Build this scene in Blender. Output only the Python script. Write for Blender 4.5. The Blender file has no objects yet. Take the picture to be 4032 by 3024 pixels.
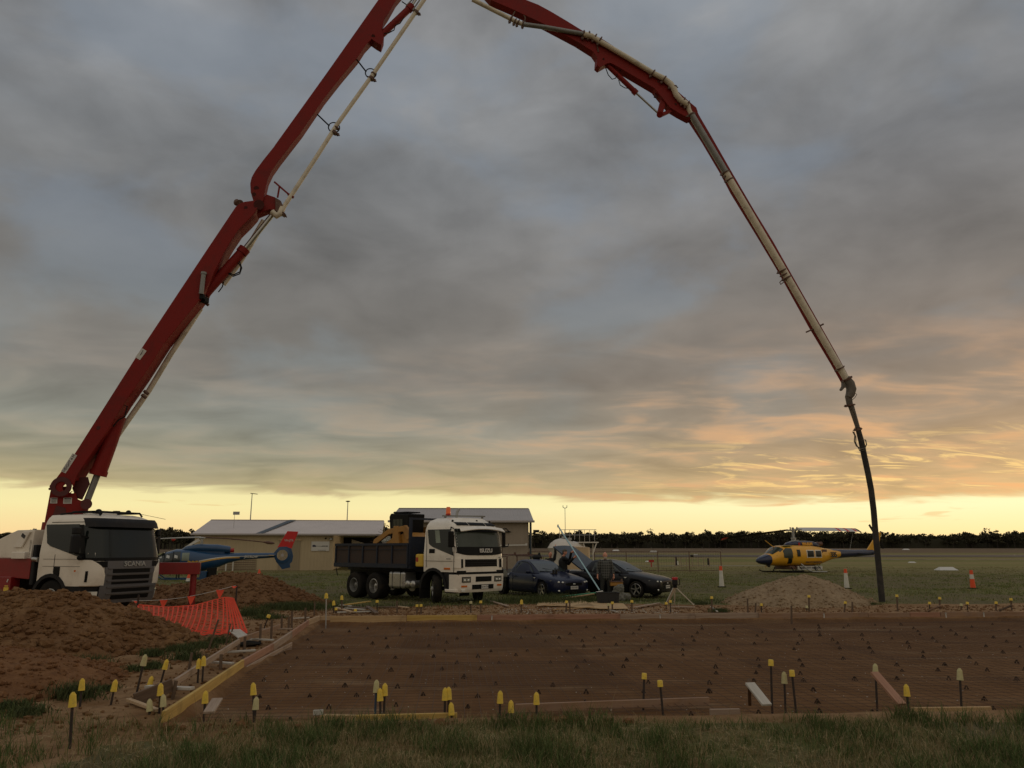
import bpy, bmesh, math, random
import numpy as np
from mathutils import Vector as V, Matrix as MX
from mathutils.bvhtree import BVHTree
random.seed(7); np.random.seed(7)
PI=math.pi
SC=bpy.context.scene
COL=SC.collection

# ------------------------------------------------------------------ camera
CAMH=1.9; LENS=27.0; FPX=4032*LENS/36.0; CX=2016.0; CY=1512.0; HOR=2162.0
PITCH=math.atan((HOR-CY)/FPX)
cam_d=bpy.data.cameras.new('camera'); cam=bpy.data.objects.new('camera',cam_d); COL.objects.link(cam)
cam_d.lens=LENS; cam_d.sensor_width=36; cam_d.clip_start=.1; cam_d.clip_end=6000
cam.location=(0,0,CAMH); cam.rotation_euler=(PI/2+PITCH,0,0)
SC.camera=cam
# ------------------------------------------------------------------ exposure
SC.view_settings.view_transform='Standard'; SC.view_settings.look='None'
SC.view_settings.exposure=0.12; SC.view_settings.gamma=1.0
SC.cycles.max_bounces=6; SC.cycles.diffuse_bounces=3; SC.cycles.glossy_bounces=3

# ------------------------------------------------------------------ node helper
class NG:
    def __init__(s,tree):
        s.t=tree; tree.nodes.clear()
    def n(s,typ,**kw):
        nd=s.t.nodes.new(typ)
        for k,v in kw.items():
            if k.startswith('i_'):
                key=k[2:]; key=int(key) if key.isdigit() else key.replace('_',' ')
                s.put(nd.inputs[key],v)
            else: setattr(nd,k,v)
        return nd
    def put(s,inp,v):
        if hasattr(v,'outputs'): s.t.links.new(v.outputs[0],inp)
        elif isinstance(v,bpy.types.NodeSocket): s.t.links.new(v,inp)
        else: inp.default_value=v
    def m(s,op,a,b=0.0,c=None,clamp=False):
        nd=s.t.nodes.new('ShaderNodeMath'); nd.operation=op; nd.use_clamp=clamp
        s.put(nd.inputs[0],a); s.put(nd.inputs[1],b)
        if c is not None: s.put(nd.inputs[2],c)
        return nd
    def mix(s,f,a,b,mode='MIX'):
        nd=s.t.nodes.new('ShaderNodeMix'); nd.data_type='RGBA'; nd.blend_type=mode
        s.put(nd.inputs[0],f)
        s.put(nd.inputs[6],a if not isinstance(a,tuple) else (*a[:3],1)); s.put(nd.inputs[7],b if not isinstance(b,tuple) else (*b[:3],1))
        return nd.outputs[2]
    def ramp(s,f,stops,interp='LINEAR'):
        nd=s.t.nodes.new('ShaderNodeValToRGB'); cr=nd.color_ramp; cr.interpolation=interp
        while len(cr.elements)<len(stops): cr.elements.new(.5)
        for e,(p,c) in zip(cr.elements,stops):
            e.position=p; e.color=(*c[:3],1) if isinstance(c,tuple) else (c,c,c,1)
        s.put(nd.inputs[0],f); return nd.outputs[0]
    def noise(s,vec,scale,detail=4,rough=.55,dist=0.0):
        nd=s.t.nodes.new('ShaderNodeTexNoise')
        if vec is not None: s.put(nd.inputs['Vector'],vec)
        nd.inputs['Scale'].default_value=scale; nd.inputs['Detail'].default_value=detail
        nd.inputs['Roughness'].default_value=rough; nd.inputs['Distortion'].default_value=dist
        return nd.outputs[0]
    def mr(s,v,a,b,c=0.0,d=1.0,smooth=True):
        nd=s.t.nodes.new('ShaderNodeMapRange'); nd.interpolation_type='SMOOTHSTEP' if smooth else 'LINEAR'
        s.put(nd.inputs[0],v)
        for i,x in enumerate((a,b,c,d)): s.put(nd.inputs[1+i],x)
        return nd.outputs[0]
def lin(r,g,b):
    f=lambda c:(c/255)/12.92 if c/255<=.04045 else ((c/255+.055)/1.055)**2.4
    return (f(r),f(g),f(b))

# ------------------------------------------------------------------ sky
W=bpy.data.worlds.new('World'); SC.world=W; W.use_nodes=True
SUN_EL=math.radians(2.0); SUN_AZ=math.radians(34)    # azimuth to the right of +Y
def build_world():
    g=NG(W.node_tree)
    tc=g.n('ShaderNodeTexCoord'); gen=tc.outputs['Generated']
    sep=g.n('ShaderNodeSeparateXYZ',i_0=gen); X,Y,Z=sep.outputs
    az=g.m('ARCTAN2',X,Y).outputs[0]                      # 0 = ahead, + = right
    zc=g.m('MAXIMUM',Z,0.0).outputs[0]
    # clear strip near the horizon
    clearA=g.ramp(zc,[(0.0,lin(242,198,140)),(.02,lin(246,214,154)),(.05,lin(244,230,168)),(.10,lin(228,220,168)),(.2,lin(150,165,180)),(1,lin(95,120,150))])
    clearB=g.ramp(zc,[(0.0,lin(255,212,146)),(.02,lin(255,232,168)),(.05,lin(255,246,192)),(.10,lin(255,230,160)),(.2,lin(190,178,165)),(1,lin(95,120,150))])
    right=g.mr(az,-.35,.6)
    clear=g.mix(right,clearA,clearB)
    # cloud plane coordinates
    den=g.m('ADD',zc,.10).outputs[0]
    u=g.m('DIVIDE',X,den).outputs[0]; v=g.m('DIVIDE',Y,den).outputs[0]
    P=g.n('ShaderNodeCombineXYZ',i_0=u,i_1=v,i_2=0.0).outputs[0]
    rot=g.n('ShaderNodeMapping',i_0=P); rot.inputs['Rotation'].default_value=(0,0,math.radians(-10)); rot.inputs['Scale'].default_value=(.85,1.25,1)
    P=rot.outputs[0]
    n1=g.noise(P,.8,4,.45,.3); n2=g.noise(P,1.7,4,.5,.6); n3=g.noise(P,.45,3,.5,.2); n5=g.noise(P,4.5,4,.55,.6)
    rot2=g.n('ShaderNodeMapping',i_0=gen); rot2.inputs['Scale'].default_value=(1.0,1.0,1.9); rot2.inputs['Location'].default_value=(3.1,1.7,.4)
    b1=g.noise(rot2.outputs[0],2.7,4,.5,.5)               # broad soft masses high up
    b2=g.noise(rot2.outputs[0],6.5,6,.52,.25); b3=g.noise(rot2.outputs[0],4.2,5,.5,.3)
    # cloud base colour by elevation
    cA=g.ramp(zc,[(0.0,lin(200,178,128)),(.07,lin(186,170,126)),(.105,lin(152,146,122)),(.15,lin(141,141,130)),(.21,lin(126,122,115)),(.32,lin(114,112,109)),(.46,lin(121,123,125)),(.62,lin(140,141,143)),(1,lin(146,148,152))])
    cB=g.ramp(zc,[(0.0,lin(240,190,120)),(.07,lin(212,178,128)),(.11,lin(190,160,122)),(.16,lin(160,140,118)),(.22,lin(136,124,112)),(.32,lin(122,117,112)),(.46,lin(123,124,126)),(.62,lin(141,142,143)),(1,lin(146,148,152))])
    cc=g.mix(right,cA,cB)
    # light / dark modelling
    hi=g.mr(zc,.12,.4)
    low=g.m('SUBTRACT',1.0,hi).outputs[0]
    soft=g.m('ADD',g.m('MULTIPLY',b1,.45).outputs[0],g.m('MULTIPLY',b2,.55).outputs[0]).outputs[0]
    var=g.m('ADD',g.m('MULTIPLY',g.m('SUBTRACT',n2,.5).outputs[0],g.m('MULTIPLY_ADD',low,.55,.22).outputs[0]).outputs[0],
              g.m('MULTIPLY',g.m('SUBTRACT',soft,.5).outputs[0],g.m('MULTIPLY_ADD',hi,1.1,.45).outputs[0]).outputs[0]).outputs[0]
    gain=g.m('ADD',1.0,g.m('MULTIPLY',var,1.25).outputs[0]).outputs[0]
    gc=g.n('ShaderNodeCombineXYZ',i_0=gain,i_1=gain,i_2=gain).outputs[0]
    cc=g.mix(1.0,cc,gc,'MULTIPLY')
    # bluish thin places
    blue=g.m('MULTIPLY',g.mr(b3,.47,.66),g.mr(zc,.10,.28,.12,.46)).outputs[0]
    cc=g.mix(blue,cc,g.mix(hi,lin(140,150,148),lin(122,134,148)))
    # warm undersides
    warm=g.m('MULTIPLY',g.mr(g.m('ADD',g.m('MULTIPLY',n2,.75).outputs[0],g.m('MULTIPLY',n5,.25).outputs[0]).outputs[0],.46,.68),g.mr(zc,.30,.08,.0,.8)).outputs[0]
    warmr=g.m('MULTIPLY',warm,g.mr(az,-.7,.45,.25,1.0)).outputs[0]
    cc=g.mix(warmr,cc,g.mix(right,lin(176,150,124),lin(238,178,120)))
    # bright broken streaks, low and to the right
    st=g.n('ShaderNodeMapping',i_0=P); st.inputs['Scale'].default_value=(.95,1.5,1); st.inputs['Location'].default_value=(2.3,.9,0)
    n4=g.noise(st.outputs[0],2.0,7,.62,1.2)
    str_=g.m('MULTIPLY',g.mr(n4,.52,.64),g.m('MULTIPLY',g.mr(zc,.155,.10),g.mr(az,.10,.36)).outputs[0]).outputs[0]
    cc=g.mix(g.m('MULTIPLY',str_,.75).outputs[0],cc,lin(255,214,138))
    # edge of the cloud sheet
    e1=g.m('ADD',zc,g.m('MULTIPLY',g.m('SUBTRACT',n3,.5).outputs[0],.025).outputs[0]).outputs[0]
    e2=g.m('ADD',e1,g.m('MULTIPLY',g.m('SUBTRACT',n2,.5).outputs[0],.035).outputs[0]).outputs[0]
    e2=g.m('ADD',e2,g.m('MULTIPLY',az,.013).outputs[0]).outputs[0]
    mask=g.mr(e2,.059,.072)
    # thin veil over the clear strip's upper part on the left
    col=g.mix(mask,clear,cc)
    # small drifting wisps in the clear strip
    wv=g.n('ShaderNodeMapping',i_0=gen); wv.inputs['Scale'].default_value=(6,6,70)
    wn=g.noise(wv.outputs[0],1.2,4,.5,.2)
    wm=g.m('MULTIPLY',g.mr(wn,.66,.72,0,.45),g.m('SUBTRACT',1.0,mask).outputs[0]).outputs[0]
    col=g.mix(wm,col,lin(222,180,120))
    # the unseen sky behind the camera: warm grey, brightened to light the vehicles
    back=g.mr(Y,.5,-.15)
    bc=g.ramp(zc,[(0,lin(96,88,80)),(.12,lin(152,142,128)),(.3,lin(180,170,152)),(1,lin(164,160,154))])
    col=g.mix(g.m('MULTIPLY',back,.85).outputs[0],col,bc)
    below=g.mr(Z,0.0,-.03)
    col=g.mix(below,col,lin(60,52,40))
    bg=g.n('ShaderNodeBackground',i_0=col,i_1=1.0)
    sky=g.n('ShaderNodeTexSky'); sky.sky_type='NISHITA'; sky.sun_disc=False
    sky.sun_elevation=SUN_EL; sky.sun_rotation=SUN_AZ; sky.altitude=100
    bg2=g.n('ShaderNodeBackground',i_0=sky,i_1=.05)
    add=g.n('ShaderNodeMixShader',i_0=.04,i_1=bg,i_2=bg2)
    out=g.n('ShaderNodeOutputWorld'); g.t.links.new(add.outputs[0],out.inputs[0])
build_world()
W.cycles.sampling_method='MANUAL'; W.cycles.sample_map_resolution=1024
# ------------------------------------------------------------------ the setting sun, veiled by cloud
sd=bpy.data.lights.new('sun','SUN'); sun=bpy.data.objects.new('sun',sd); COL.objects.link(sun)
sd.energy=.16; sd.angle=math.radians(6); sd.color=(1,.68,.38)
sdir=V((math.sin(SUN_AZ)*math.cos(SUN_EL*2),math.cos(SUN_AZ)*math.cos(SUN_EL*2),math.sin(SUN_EL*2)))
sun.rotation_euler=(-sdir).to_track_quat('-Z','Y').to_euler()

# ------------------------------------------------------------------ picking helpers (photo pixel of the 4032x3024 photo -> place in the world)
_R=V((1,0,0)); _F=V((0,math.cos(PITCH),math.sin(PITCH))); _U=V((0,-math.sin(PITCH),math.cos(PITCH)))
def ray(px,py): return _F+_R*((px-CX)/FPX)+_U*((CY-py)/FPX)
O=V((0,0,CAMH))
def G(px,py,z=0.0):
    d=ray(px,py); return O+d*((z-CAMH)/d.z)
def atY(px,py,y):
    d=ray(px,py); return O+d*(y/d.y)
# ------------------------------------------------------------------ numpy value noise
def vn(x,y,sc,oct=3,seed=0):
    x=np.asarray(x,float)*sc+31.7+seed*17.3; y=np.asarray(y,float)*sc+11.9+seed*7.1
    tot=0; amp=1; s=0
    for o in range(oct):
        xi=np.floor(x).astype(np.int64); yi=np.floor(y).astype(np.int64); fx=x-xi; fy=y-yi
        fx=fx*fx*(3-2*fx); fy=fy*fy*(3-2*fy)
        def h(a,b):
            n=(a*374761393+b*668265263+(seed+o)*974634777)&0x7fffffff
            n=((n^(n>>13))*1274126177)&0x7fffffff
            n=(n^(n>>16))&0xffffff
            return n/float(0xffffff)
        v=(h(xi,yi)*(1-fx)+h(xi+1,yi)*fx)*(1-fy)+(h(xi,yi+1)*(1-fx)+h(xi+1,yi+1)*fx)*fy
        tot=tot+v*amp; s+=amp; amp*=.5; x=x*2.03+5.3; y=y*2.03+9.1
    return tot/s
# ------------------------------------------------------------------ mesh helper
class M:
    def __init__(s): s.v=[]; s.f=[]; s.mi=[]; s.k=0
    def add(s,vs,fs):
        b=len(s.v); s.v+=[tuple(p) for p in vs]
        for f in fs: s.f.append([b+i for i in f]); s.mi.append(s.k)
        return s
    def box(s,c,sz,R=None):
        c=V(c); h=[x/2 for x in sz]; vs=[]
        for x in (-1,1):
            for y in (-1,1):
                for z in (-1,1):
                    p=V((x*h[0],y*h[1],z*h[2]))
                    if R is not None: p=R@p
                    vs.append(c+p)
        return s.add(vs,[(0,1,3,2),(4,6,7,5),(0,4,5,1),(2,3,7,6),(0,2,6,4),(1,5,7,3)])
    def frame(s,p0,p1,up=(0,0,1)):
        d=(V(p1)-V(p0)).normalized(); up=V(up)
        if abs(d.dot(up))>.98: up=V((1,0,0))
        a=d.cross(up).normalized(); b=a.cross(d).normalized(); return d,a,b
    def beam(s,p0,p1,w,h,up=(0,0,1)):
        p0=V(p0);p1=V(p1); d,a,b=s.frame(p0,p1,up); vs=[]
        for p in (p0,p1):
            for i,j in ((-1,-1),(1,-1),(1,1),(-1,1)): vs.append(p+a*(w/2*i)+b*(h/2*j))
        return s.add(vs,[(0,1,2,3),(7,6,5,4),(0,4,5,1),(1,5,6,2),(2,6,7,3),(3,7,4,0)])
    def tube(s,pts,r,n=8,up=(0,0,1),cap=True):
        pts=[V(p) for p in pts]; k=len(pts); rs=r if isinstance(r,(list,tuple)) else [r]*k
        rings=[]; prev=None
        for i,p in enumerate(pts):
            a=pts[max(0,i-1)]; b=pts[min(k-1,i+1)]; d=(b-a).normalized()
            if prev is None:
                u=V(up)
                if abs(d.dot(u))>.95: u=V((1,0,0))
                e=d.cross(u).normalized()
            else:
                e=(prev-d*prev.dot(d)); e=e.normalized() if e.length>1e-6 else d.orthogonal().normalized()
            prev=e; f=d.cross(e)
            rings.append([p+(e*math.cos(t)+f*math.sin(t))*rs[i] for t in [2*PI*j/n for j in range(n)]])
        return s.loft(rings,cap)
    def loft(s,rings,cap=True,closed=True):
        n=len(rings[0]); vs=[p for r in rings for p in r]; fs=[]
        for i in range(len(rings)-1):
            for j in range(n if closed else n-1):
                a=i*n+j; b=i*n+(j+1)%n; fs.append((a,b,b+n,a+n))
        if cap: fs.append(tuple(range(n-1,-1,-1))); fs.append(tuple((len(rings)-1)*n+j for j in range(n)))
        return s.add(vs,fs)
    def prism(s,pts,vec):
        pts=[V(p) for p in pts]; vec=V(vec); n=len(pts)
        vs=pts+[p+vec for p in pts]
        fs=[tuple(range(n)),tuple(range(2*n-1,n-1,-1))]+[(i,i+n,(i+1)%n+n,(i+1)%n) for i in range(n)]
        return s.add(vs,fs)
    def cyl(s,p0,p1,r0,r1=None,n=16): return s.tube([p0,p1],[r0,r0 if r1 is None else r1],n)
    def ell(s,c,r,n=12,m=8,R=None):
        c=V(c); r=(r,r,r) if not hasattr(r,'__len__') else r; vs=[]; fs=[]
        for i in range(1,m):
            t=PI*i/m
            for j in range(n):
                a=2*PI*j/n; p=V((r[0]*math.sin(t)*math.cos(a),r[1]*math.sin(t)*math.sin(a),r[2]*math.cos(t)))
                if R is not None: p=R@p
                vs.append(c+p)
        top=V((0,0,r[2])); bot=V((0,0,-r[2]))
        if R is not None: top=R@top; bot=R@bot
        vs+= [c+top,c+bot]; T=len(vs)-2; B=len(vs)-1
        for i in range(m-2):
            for j in range(n): fs.append((i*n+j,(i+1)*n+j,(i+1)*n+(j+1)%n,i*n+(j+1)%n))
        for j in range(n): fs.append((T,j,(j+1)%n)); fs.append((B,(m-2)*n+(j+1)%n,(m-2)*n+j))
        return s.add(vs,fs)
    def lathe(s,prof,c,ax,n=24,close=False):
        # prof: (radius, distance along axis)
        c=V(c); ax=V(ax).normalized(); e=ax.orthogonal().normalized(); f=ax.cross(e)
        rings=[[c+ax*h+(e*math.cos(2*PI*j/n)+f*math.sin(2*PI*j/n))*r for j in range(n)] for r,h in prof]
        if close: rings.append(rings[0])
        return s.loft(rings,cap=not close)
    def build(s,name,mat,parent=None,smooth=False,bevel=0,ang=38,seg=2):
        me=bpy.data.meshes.new(name); me.from_pydata(s.v,[],s.f)
        mats=mat if isinstance(mat,(list,tuple)) else [mat]
        for m_ in mats: me.materials.append(m_)
        if len(mats)>1: me.polygons.foreach_set('material_index',s.mi)
        bm=bmesh.new(); bm.from_mesh(me)
        bmesh.ops.remove_doubles(bm,verts=bm.verts,dist=1e-5)
        bmesh.ops.recalc_face_normals(bm,faces=bm.faces)
        if smooth:
            for f in bm.faces: f.smooth=True
            c=math.radians(ang)
            for e in bm.edges:
                if len(e.link_faces)==2 and e.calc_face_angle(0)>c: e.smooth=False
        bm.to_mesh(me); bm.free()
        o=bpy.data.objects.new(name,me); COL.objects.link(o)
        if parent is not None: o.parent=parent
        if bevel:
            b=o.modifiers.new('bevel','BEVEL'); b.width=bevel; b.segments=seg; b.limit_method='ANGLE'; b.angle_limit=math.radians(35)
        return o
def meshobj(name,verts,faces,mats,parent=None,mi=None,smooth=False):
    """numpy arrays to mesh; faces (n,k)"""
    me=bpy.data.meshes.new(name); verts=np.asarray(verts,np.float32); faces=np.asarray(faces,np.int32)
    k=faces.shape[1]; me.vertices.add(len(verts)); me.vertices.foreach_set('co',verts.ravel())
    me.loops.add(faces.size); me.loops.foreach_set('vertex_index',faces.ravel())
    me.polygons.add(len(faces)); me.polygons.foreach_set('loop_start',np.arange(0,faces.size,k,dtype=np.int32))
    for m_ in (mats if isinstance(mats,(list,tuple)) else [mats]): me.materials.append(m_)
    if mi is not None: me.polygons.foreach_set('material_index',np.asarray(mi,np.int32))
    me.polygons.foreach_set('use_smooth',np.full(len(faces),smooth,dtype=bool))
    me.update(calc_edges=True); me.validate()
    o=bpy.data.objects.new(name,me); COL.objects.link(o)
    if parent is not None: o.parent=parent
    return o
def tag(o,label=None,cat=None,group=None,kind=None):
    if label: o['label']=label
    if cat: o['category']=cat
    if group: o['group']=group
    if kind: o['kind']=kind
    return o
def thing(name,label,cat,loc=(0,0,0),rz=0,group=None,rot=None):
    o=bpy.data.objects.new(name,None); COL.objects.link(o); o.location=loc
    o.rotation_euler=rot if rot is not None else (0,0,rz); o.empty_display_size=.2
    return tag(o,label,cat,group)
def struct(o): o['kind']='structure'; return o
def kids(o): return [c for c in bpy.data.objects if c.parent==o]
def copy_tree(o,loc=None,rz=None,label=None,parent=None,rot=None):
    ch=kids(o); c=o.copy(); COL.objects.link(c); c.parent=parent
    if loc is not None: c.location=loc
    if rz is not None: c.rotation_euler=(0,0,rz)
    if rot is not None: c.rotation_euler=rot
    if label: c['label']=label
    for k in ch: copy_tree(k,parent=c)
    return c
def applied(o):
    """replace an object's mesh by its evaluated (modifier-applied) mesh"""
    bpy.context.view_layer.update()
    dg=bpy.context.evaluated_depsgraph_get()
    me=bpy.data.meshes.new_from_object(o.evaluated_get(dg))
    mats=[m for m in o.data.materials]
    o.modifiers.clear(); o.data=me
    if len(me.materials)==0:
        for m_ in mats: me.materials.append(m_)
    return o
def cut(o,cutters):
    """boolean difference with M() builders (cut shapes are deleted afterwards)"""
    tmp=[]
    for c in cutters:
        k=c.build('tmp',MAT['black']); k.matrix_world=MX.Identity(4); tmp.append(k)
    par=o.parent; o.parent=None
    for k in tmp:
        b=o.modifiers.new('b','BOOLEAN'); b.object=k; b.operation='DIFFERENCE'; b.solver='EXACT'
    bpy.context.view_layer.update()
    applied(o); o.parent=par
    for k in tmp:
        me=k.data; bpy.data.objects.remove(k); bpy.data.meshes.remove(me)
    return o
def text(s,size,mat,parent,loc,right,up,name='lettering',ext=.004,bold=0.0,align='CENTER',shear=0.0,sx=1.0):
    cu=bpy.data.curves.new('t','FONT'); cu.body=s; cu.size=size; cu.extrude=ext; cu.offset=bold; cu.align_x=align; cu.align_y='CENTER'; cu.shear=shear; cu.resolution_u=3
    t=bpy.data.objects.new('t',cu); COL.objects.link(t)
    bpy.context.view_layer.update(); dg=bpy.context.evaluated_depsgraph_get()
    me=bpy.data.meshes.new_from_object(t.evaluated_get(dg)); bpy.data.objects.remove(t)
    r=V(right).normalized(); n=r.cross(V(up)).normalized(); u=n.cross(r)
    mt=MX((r*sx,u,n)).transposed().to_4x4(); mt.translation=V(loc); me.transform(mt)
    me.materials.clear(); me.materials.append(mat)
    o=bpy.data.objects.new(name,me); COL.objects.link(o); o.parent=parent
    return o
# ------------------------------------------------------------------ materials
MAT={}
def pm(key,col,rough=.6,metal=0.0,var=.18,scale=6.0,dirt=None,dscale=2.5,damt=.5,bump=0.0,bscale=40,coat=0.0,spec=.5,trans=0.0,emit=None,hstretch=None):
    """painted / plain procedural material: base colour with soft variation, optional dirt blotches and bump"""
    m_=bpy.data.materials.new(key); m_.use_nodes=True; g=NG(m_.node_tree)
    tc=g.n('ShaderNodeTexCoord').outputs['Object']
    if hstretch: mp=g.n('ShaderNodeMapping',i_0=tc); mp.inputs['Scale'].default_value=hstretch; tc=mp.outputs[0]
    n=g.noise(tc,scale,5,.6,.2)
    c0=tuple(max(0,c*(1-var)) for c in col); c1=tuple(min(1,c*(1+var)) for c in col)
    base=g.mix(n,c0,c1)
    if dirt:
        d=g.noise(tc,dscale,6,.65,.4); base=g.mix(g.mr(d,.45,.72,0,damt),base,dirt)
    p=g.n('ShaderNodeBsdfPrincipled'); g.put(p.inputs['Base Color'],base)
    r=g.m('MULTIPLY_ADD',n,.25,rough-.12); g.put(p.inputs['Roughness'],r)
    p.inputs['Metallic'].default_value=metal; p.inputs['Coat Weight'].default_value=coat; p.inputs['Specular IOR Level'].default_value=spec
    p.inputs['Transmission Weight'].default_value=trans
    if emit: p.inputs['Emission Color'].default_value=(*emit[:3],1); p.inputs['Emission Strength'].default_value=emit[3]
    if bump:
        b=g.n('ShaderNodeBump'); b.inputs['Strength'].default_value=bump; b.inputs['Distance'].default_value=.02
        g.put(b.inputs['Height'],g.noise(tc,bscale,4,.6)); g.put(p.inputs['Normal'],b)
    out=g.n('ShaderNodeOutputMaterial'); g.t.links.new(p.outputs[0],out.inputs[0])
    MAT[key]=m_; return m_
DUST=(.16,.11,.07)
pm('black',(.008,.008,.008),.55,spec=.15); pm('rubber',(.018,.017,.016),.9,spec=.15,dirt=(.06,.045,.03),damt=.45,bump=.2)
pm('plastic',(.015,.015,.017),.6,spec=.25,dirt=(.05,.04,.03),damt=.3)
pm('boomred',(.235,.017,.014),.6,var=.12,dirt=(.12,.025,.02),damt=.5,scale=2,dscale=1.4,spec=.2)
pm('boomdark',(.09,.016,.015),.6,var=.2)
pm('pipe_cream',(.74,.66,.52),.5,var=.15,dirt=(.25,.2,.15),damt=.5,dscale=3)
pm('pipe_grey',(.26,.26,.25),.45,var=.15,dirt=(.15,.13,.11),damt=.5,metal=.3)
pm('pipe_brown',(.13,.11,.09),.6,var=.2,dirt=(.3,.26,.2),damt=.4); pm('headglass',(.24,.24,.21),.15,var=.5,scale=12,spec=.8); pm('clamp',(.12,.055,.035),.6,var=.3,dirt=(.3,.25,.2),damt=.4,dscale=9)
pm('steel',(.42,.41,.39),.28,metal=.9,var=.1)
pm('galv',(.42,.42,.41),.5,metal=.5,var=.15)
pm('hose',(.028,.025,.022),.75,dirt=(.09,.075,.06),damt=.6,dscale=3,bump=.3)
pm('white',(.85,.78,.67),.38,var=.05,dirt=(.42,.34,.25),damt=.35,dscale=1.6,coat=.3)
pm('white2',(.88,.82,.72),.35,var=.05,dirt=(.45,.38,.30),damt=.3,dscale=1.9,coat=.3)
pm('grillegrey',(.12,.115,.12),.5,var=.1,dirt=(.12,.1,.08),damt=.3)
pm('truckred',(.26,.012,.014),.4,var=.1,dirt=(.12,.03,.02),damt=.4,coat=.3)
pm('glass',(.010,.014,.012),.10,var=.2,spec=.45)
pm('glass_soft',(.045,.058,.045),.14,var=.5,scale=1.3,spec=.5)
pm('glass_pale',(.20,.24,.19),.2,var=.5,scale=1.7,spec=.6)
pm('lamp',(.8,.8,.74),.12,var=.2,coat=.6,spec=.9); pm('amber',(.65,.16,.02),.25); pm('redlamp',(.4,.02,.015),.3)
pm('beacon',(.8,.16,.04),.2,emit=(1,.16,.03,.06))
pm('yellow',(.72,.47,.05),.45,var=.08,dirt=(.4,.25,.06),damt=.3); pm('caseyellow',(.42,.20,.035),.5,var=.12,dirt=(.2,.1,.04),damt=.5)
pm('capyellow',(.80,.56,.06),.5,var=.12,dirt=(.35,.28,.1),damt=.45,dscale=30)
pm('cappale',(.55,.50,.26),.55,var=.15,dirt=(.3,.26,.14),damt=.4,dscale=30)
pm('orange',(.85,.09,.02),.5,var=.1,dirt=(.4,.12,.05),damt=.4); pm('netorange',(.80,.065,.02),.45,var=.15)
pm('navy',(.022,.028,.045),.55,spec=.25,dirt=(.06,.045,.035),damt=.5); pm('trayboard',(.055,.035,.026),.8,var=.25,dirt=(.03,.028,.03),damt=.6)
pm('carblue',(.006,.010,.036),.32,var=.08,coat=.1,spec=.32); pm('carblack',(.004,.004,.007),.32,var=.08,coat=.1,spec=.3)
pm('lidblue',(.028,.042,.058),.4,var=.05)
pm('carglass',(.03,.04,.04),.12,var=.1,spec=.6)
pm('alloy',(.45,.44,.42),.3,metal=.8,var=.1)
pm('heliyellow',(.80,.40,.02),.35,var=.06,dirt=(.55,.28,.05),damt=.25,coat=.3); pm('helinavy',(.01,.016,.055),.3,var=.1,coat=.4)
pm('heliblue',(.010,.055,.14),.35,var=.08,coat=.4); pm('helired',(.6,.02,.02),.4); pm('gold',(.6,.34,.05),.5)
pm('silver',(.5,.5,.48),.35,metal=.4); pm('tapegrey',(.6,.6,.58),.5)
pm('beige',(.36,.29,.18),.65,var=.06,dirt=(.28,.23,.15),damt=.4,dscale=.6); pm('beige2',(.27,.22,.17),.65,var=.06,dirt=(.22,.18,.14),damt=.4,dscale=.6)
pm('roofgrey',(.42,.38,.37),.5,var=.08,scale=.7); pm('roofpale',(.44,.47,.46),.5,var=.08)
pm('signwhite',(.62,.60,.56),.5,var=.04); pm('ink',(.03,.03,.035),.5)
pm('tankwhite',(.66,.62,.56),.5,var=.08,dirt=(.4,.34,.27),damt=.3,dscale=1); pm('tanktan',(.55,.40,.24),.6,var=.06)
pm('conewhite',(.66,.64,.58),.5,dirt=(.4,.35,.28),damt=.4)
pm('pegsteel',(.03,.022,.018),.75,var=.4,dirt=(.12,.055,.03),damt=.6,dscale=25,bump=.3)
pm('pegblue',(.03,.06,.11),.6,var=.3,dirt=(.03,.025,.02),damt=.6,dscale=20)
pm('stake',(.13,.085,.055),.8,var=.3,dirt=(.06,.045,.03),damt=.5,dscale=14,hstretch=(1,1,.15))
pm('skin',(.66,.30,.20),.6,var=.1); pm('hair',(.05,.04,.033),.8); pm('legwhite',(.85,.82,.75),.4,var=.05); pm('beard',(.38,.33,.28),.9,var=.3,scale=60)
pm('hoodie',(.014,.015,.015),.9,var=.2,bump=.4,bscale=25); pm('trouser',(.03,.03,.026),.9,var=.25,bump=.4,bscale=20)
pm('boot',(.02,.017,.014),.8); pm('capcloth',(.12,.11,.09),.9)
pm('tub',(.016,.017,.019),.6,var=.2); pm('sack',(.17,.165,.14),.95,var=.5,scale=22,dirt=(.05,.05,.045),damt=.8,dscale=9,bump=.8,bscale=18)
pm('pipegreen',(.05,.26,.14),.5); pm('alu',(.36,.52,.54),.3,metal=.5,var=.1); pm('toolred',(.45,.02,.025),.4)
pm('barchair',(.034,.021,.013),.8,spec=.2); pm('rebar',(.085,.045,.024),.8,var=.4,scale=4)
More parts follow.
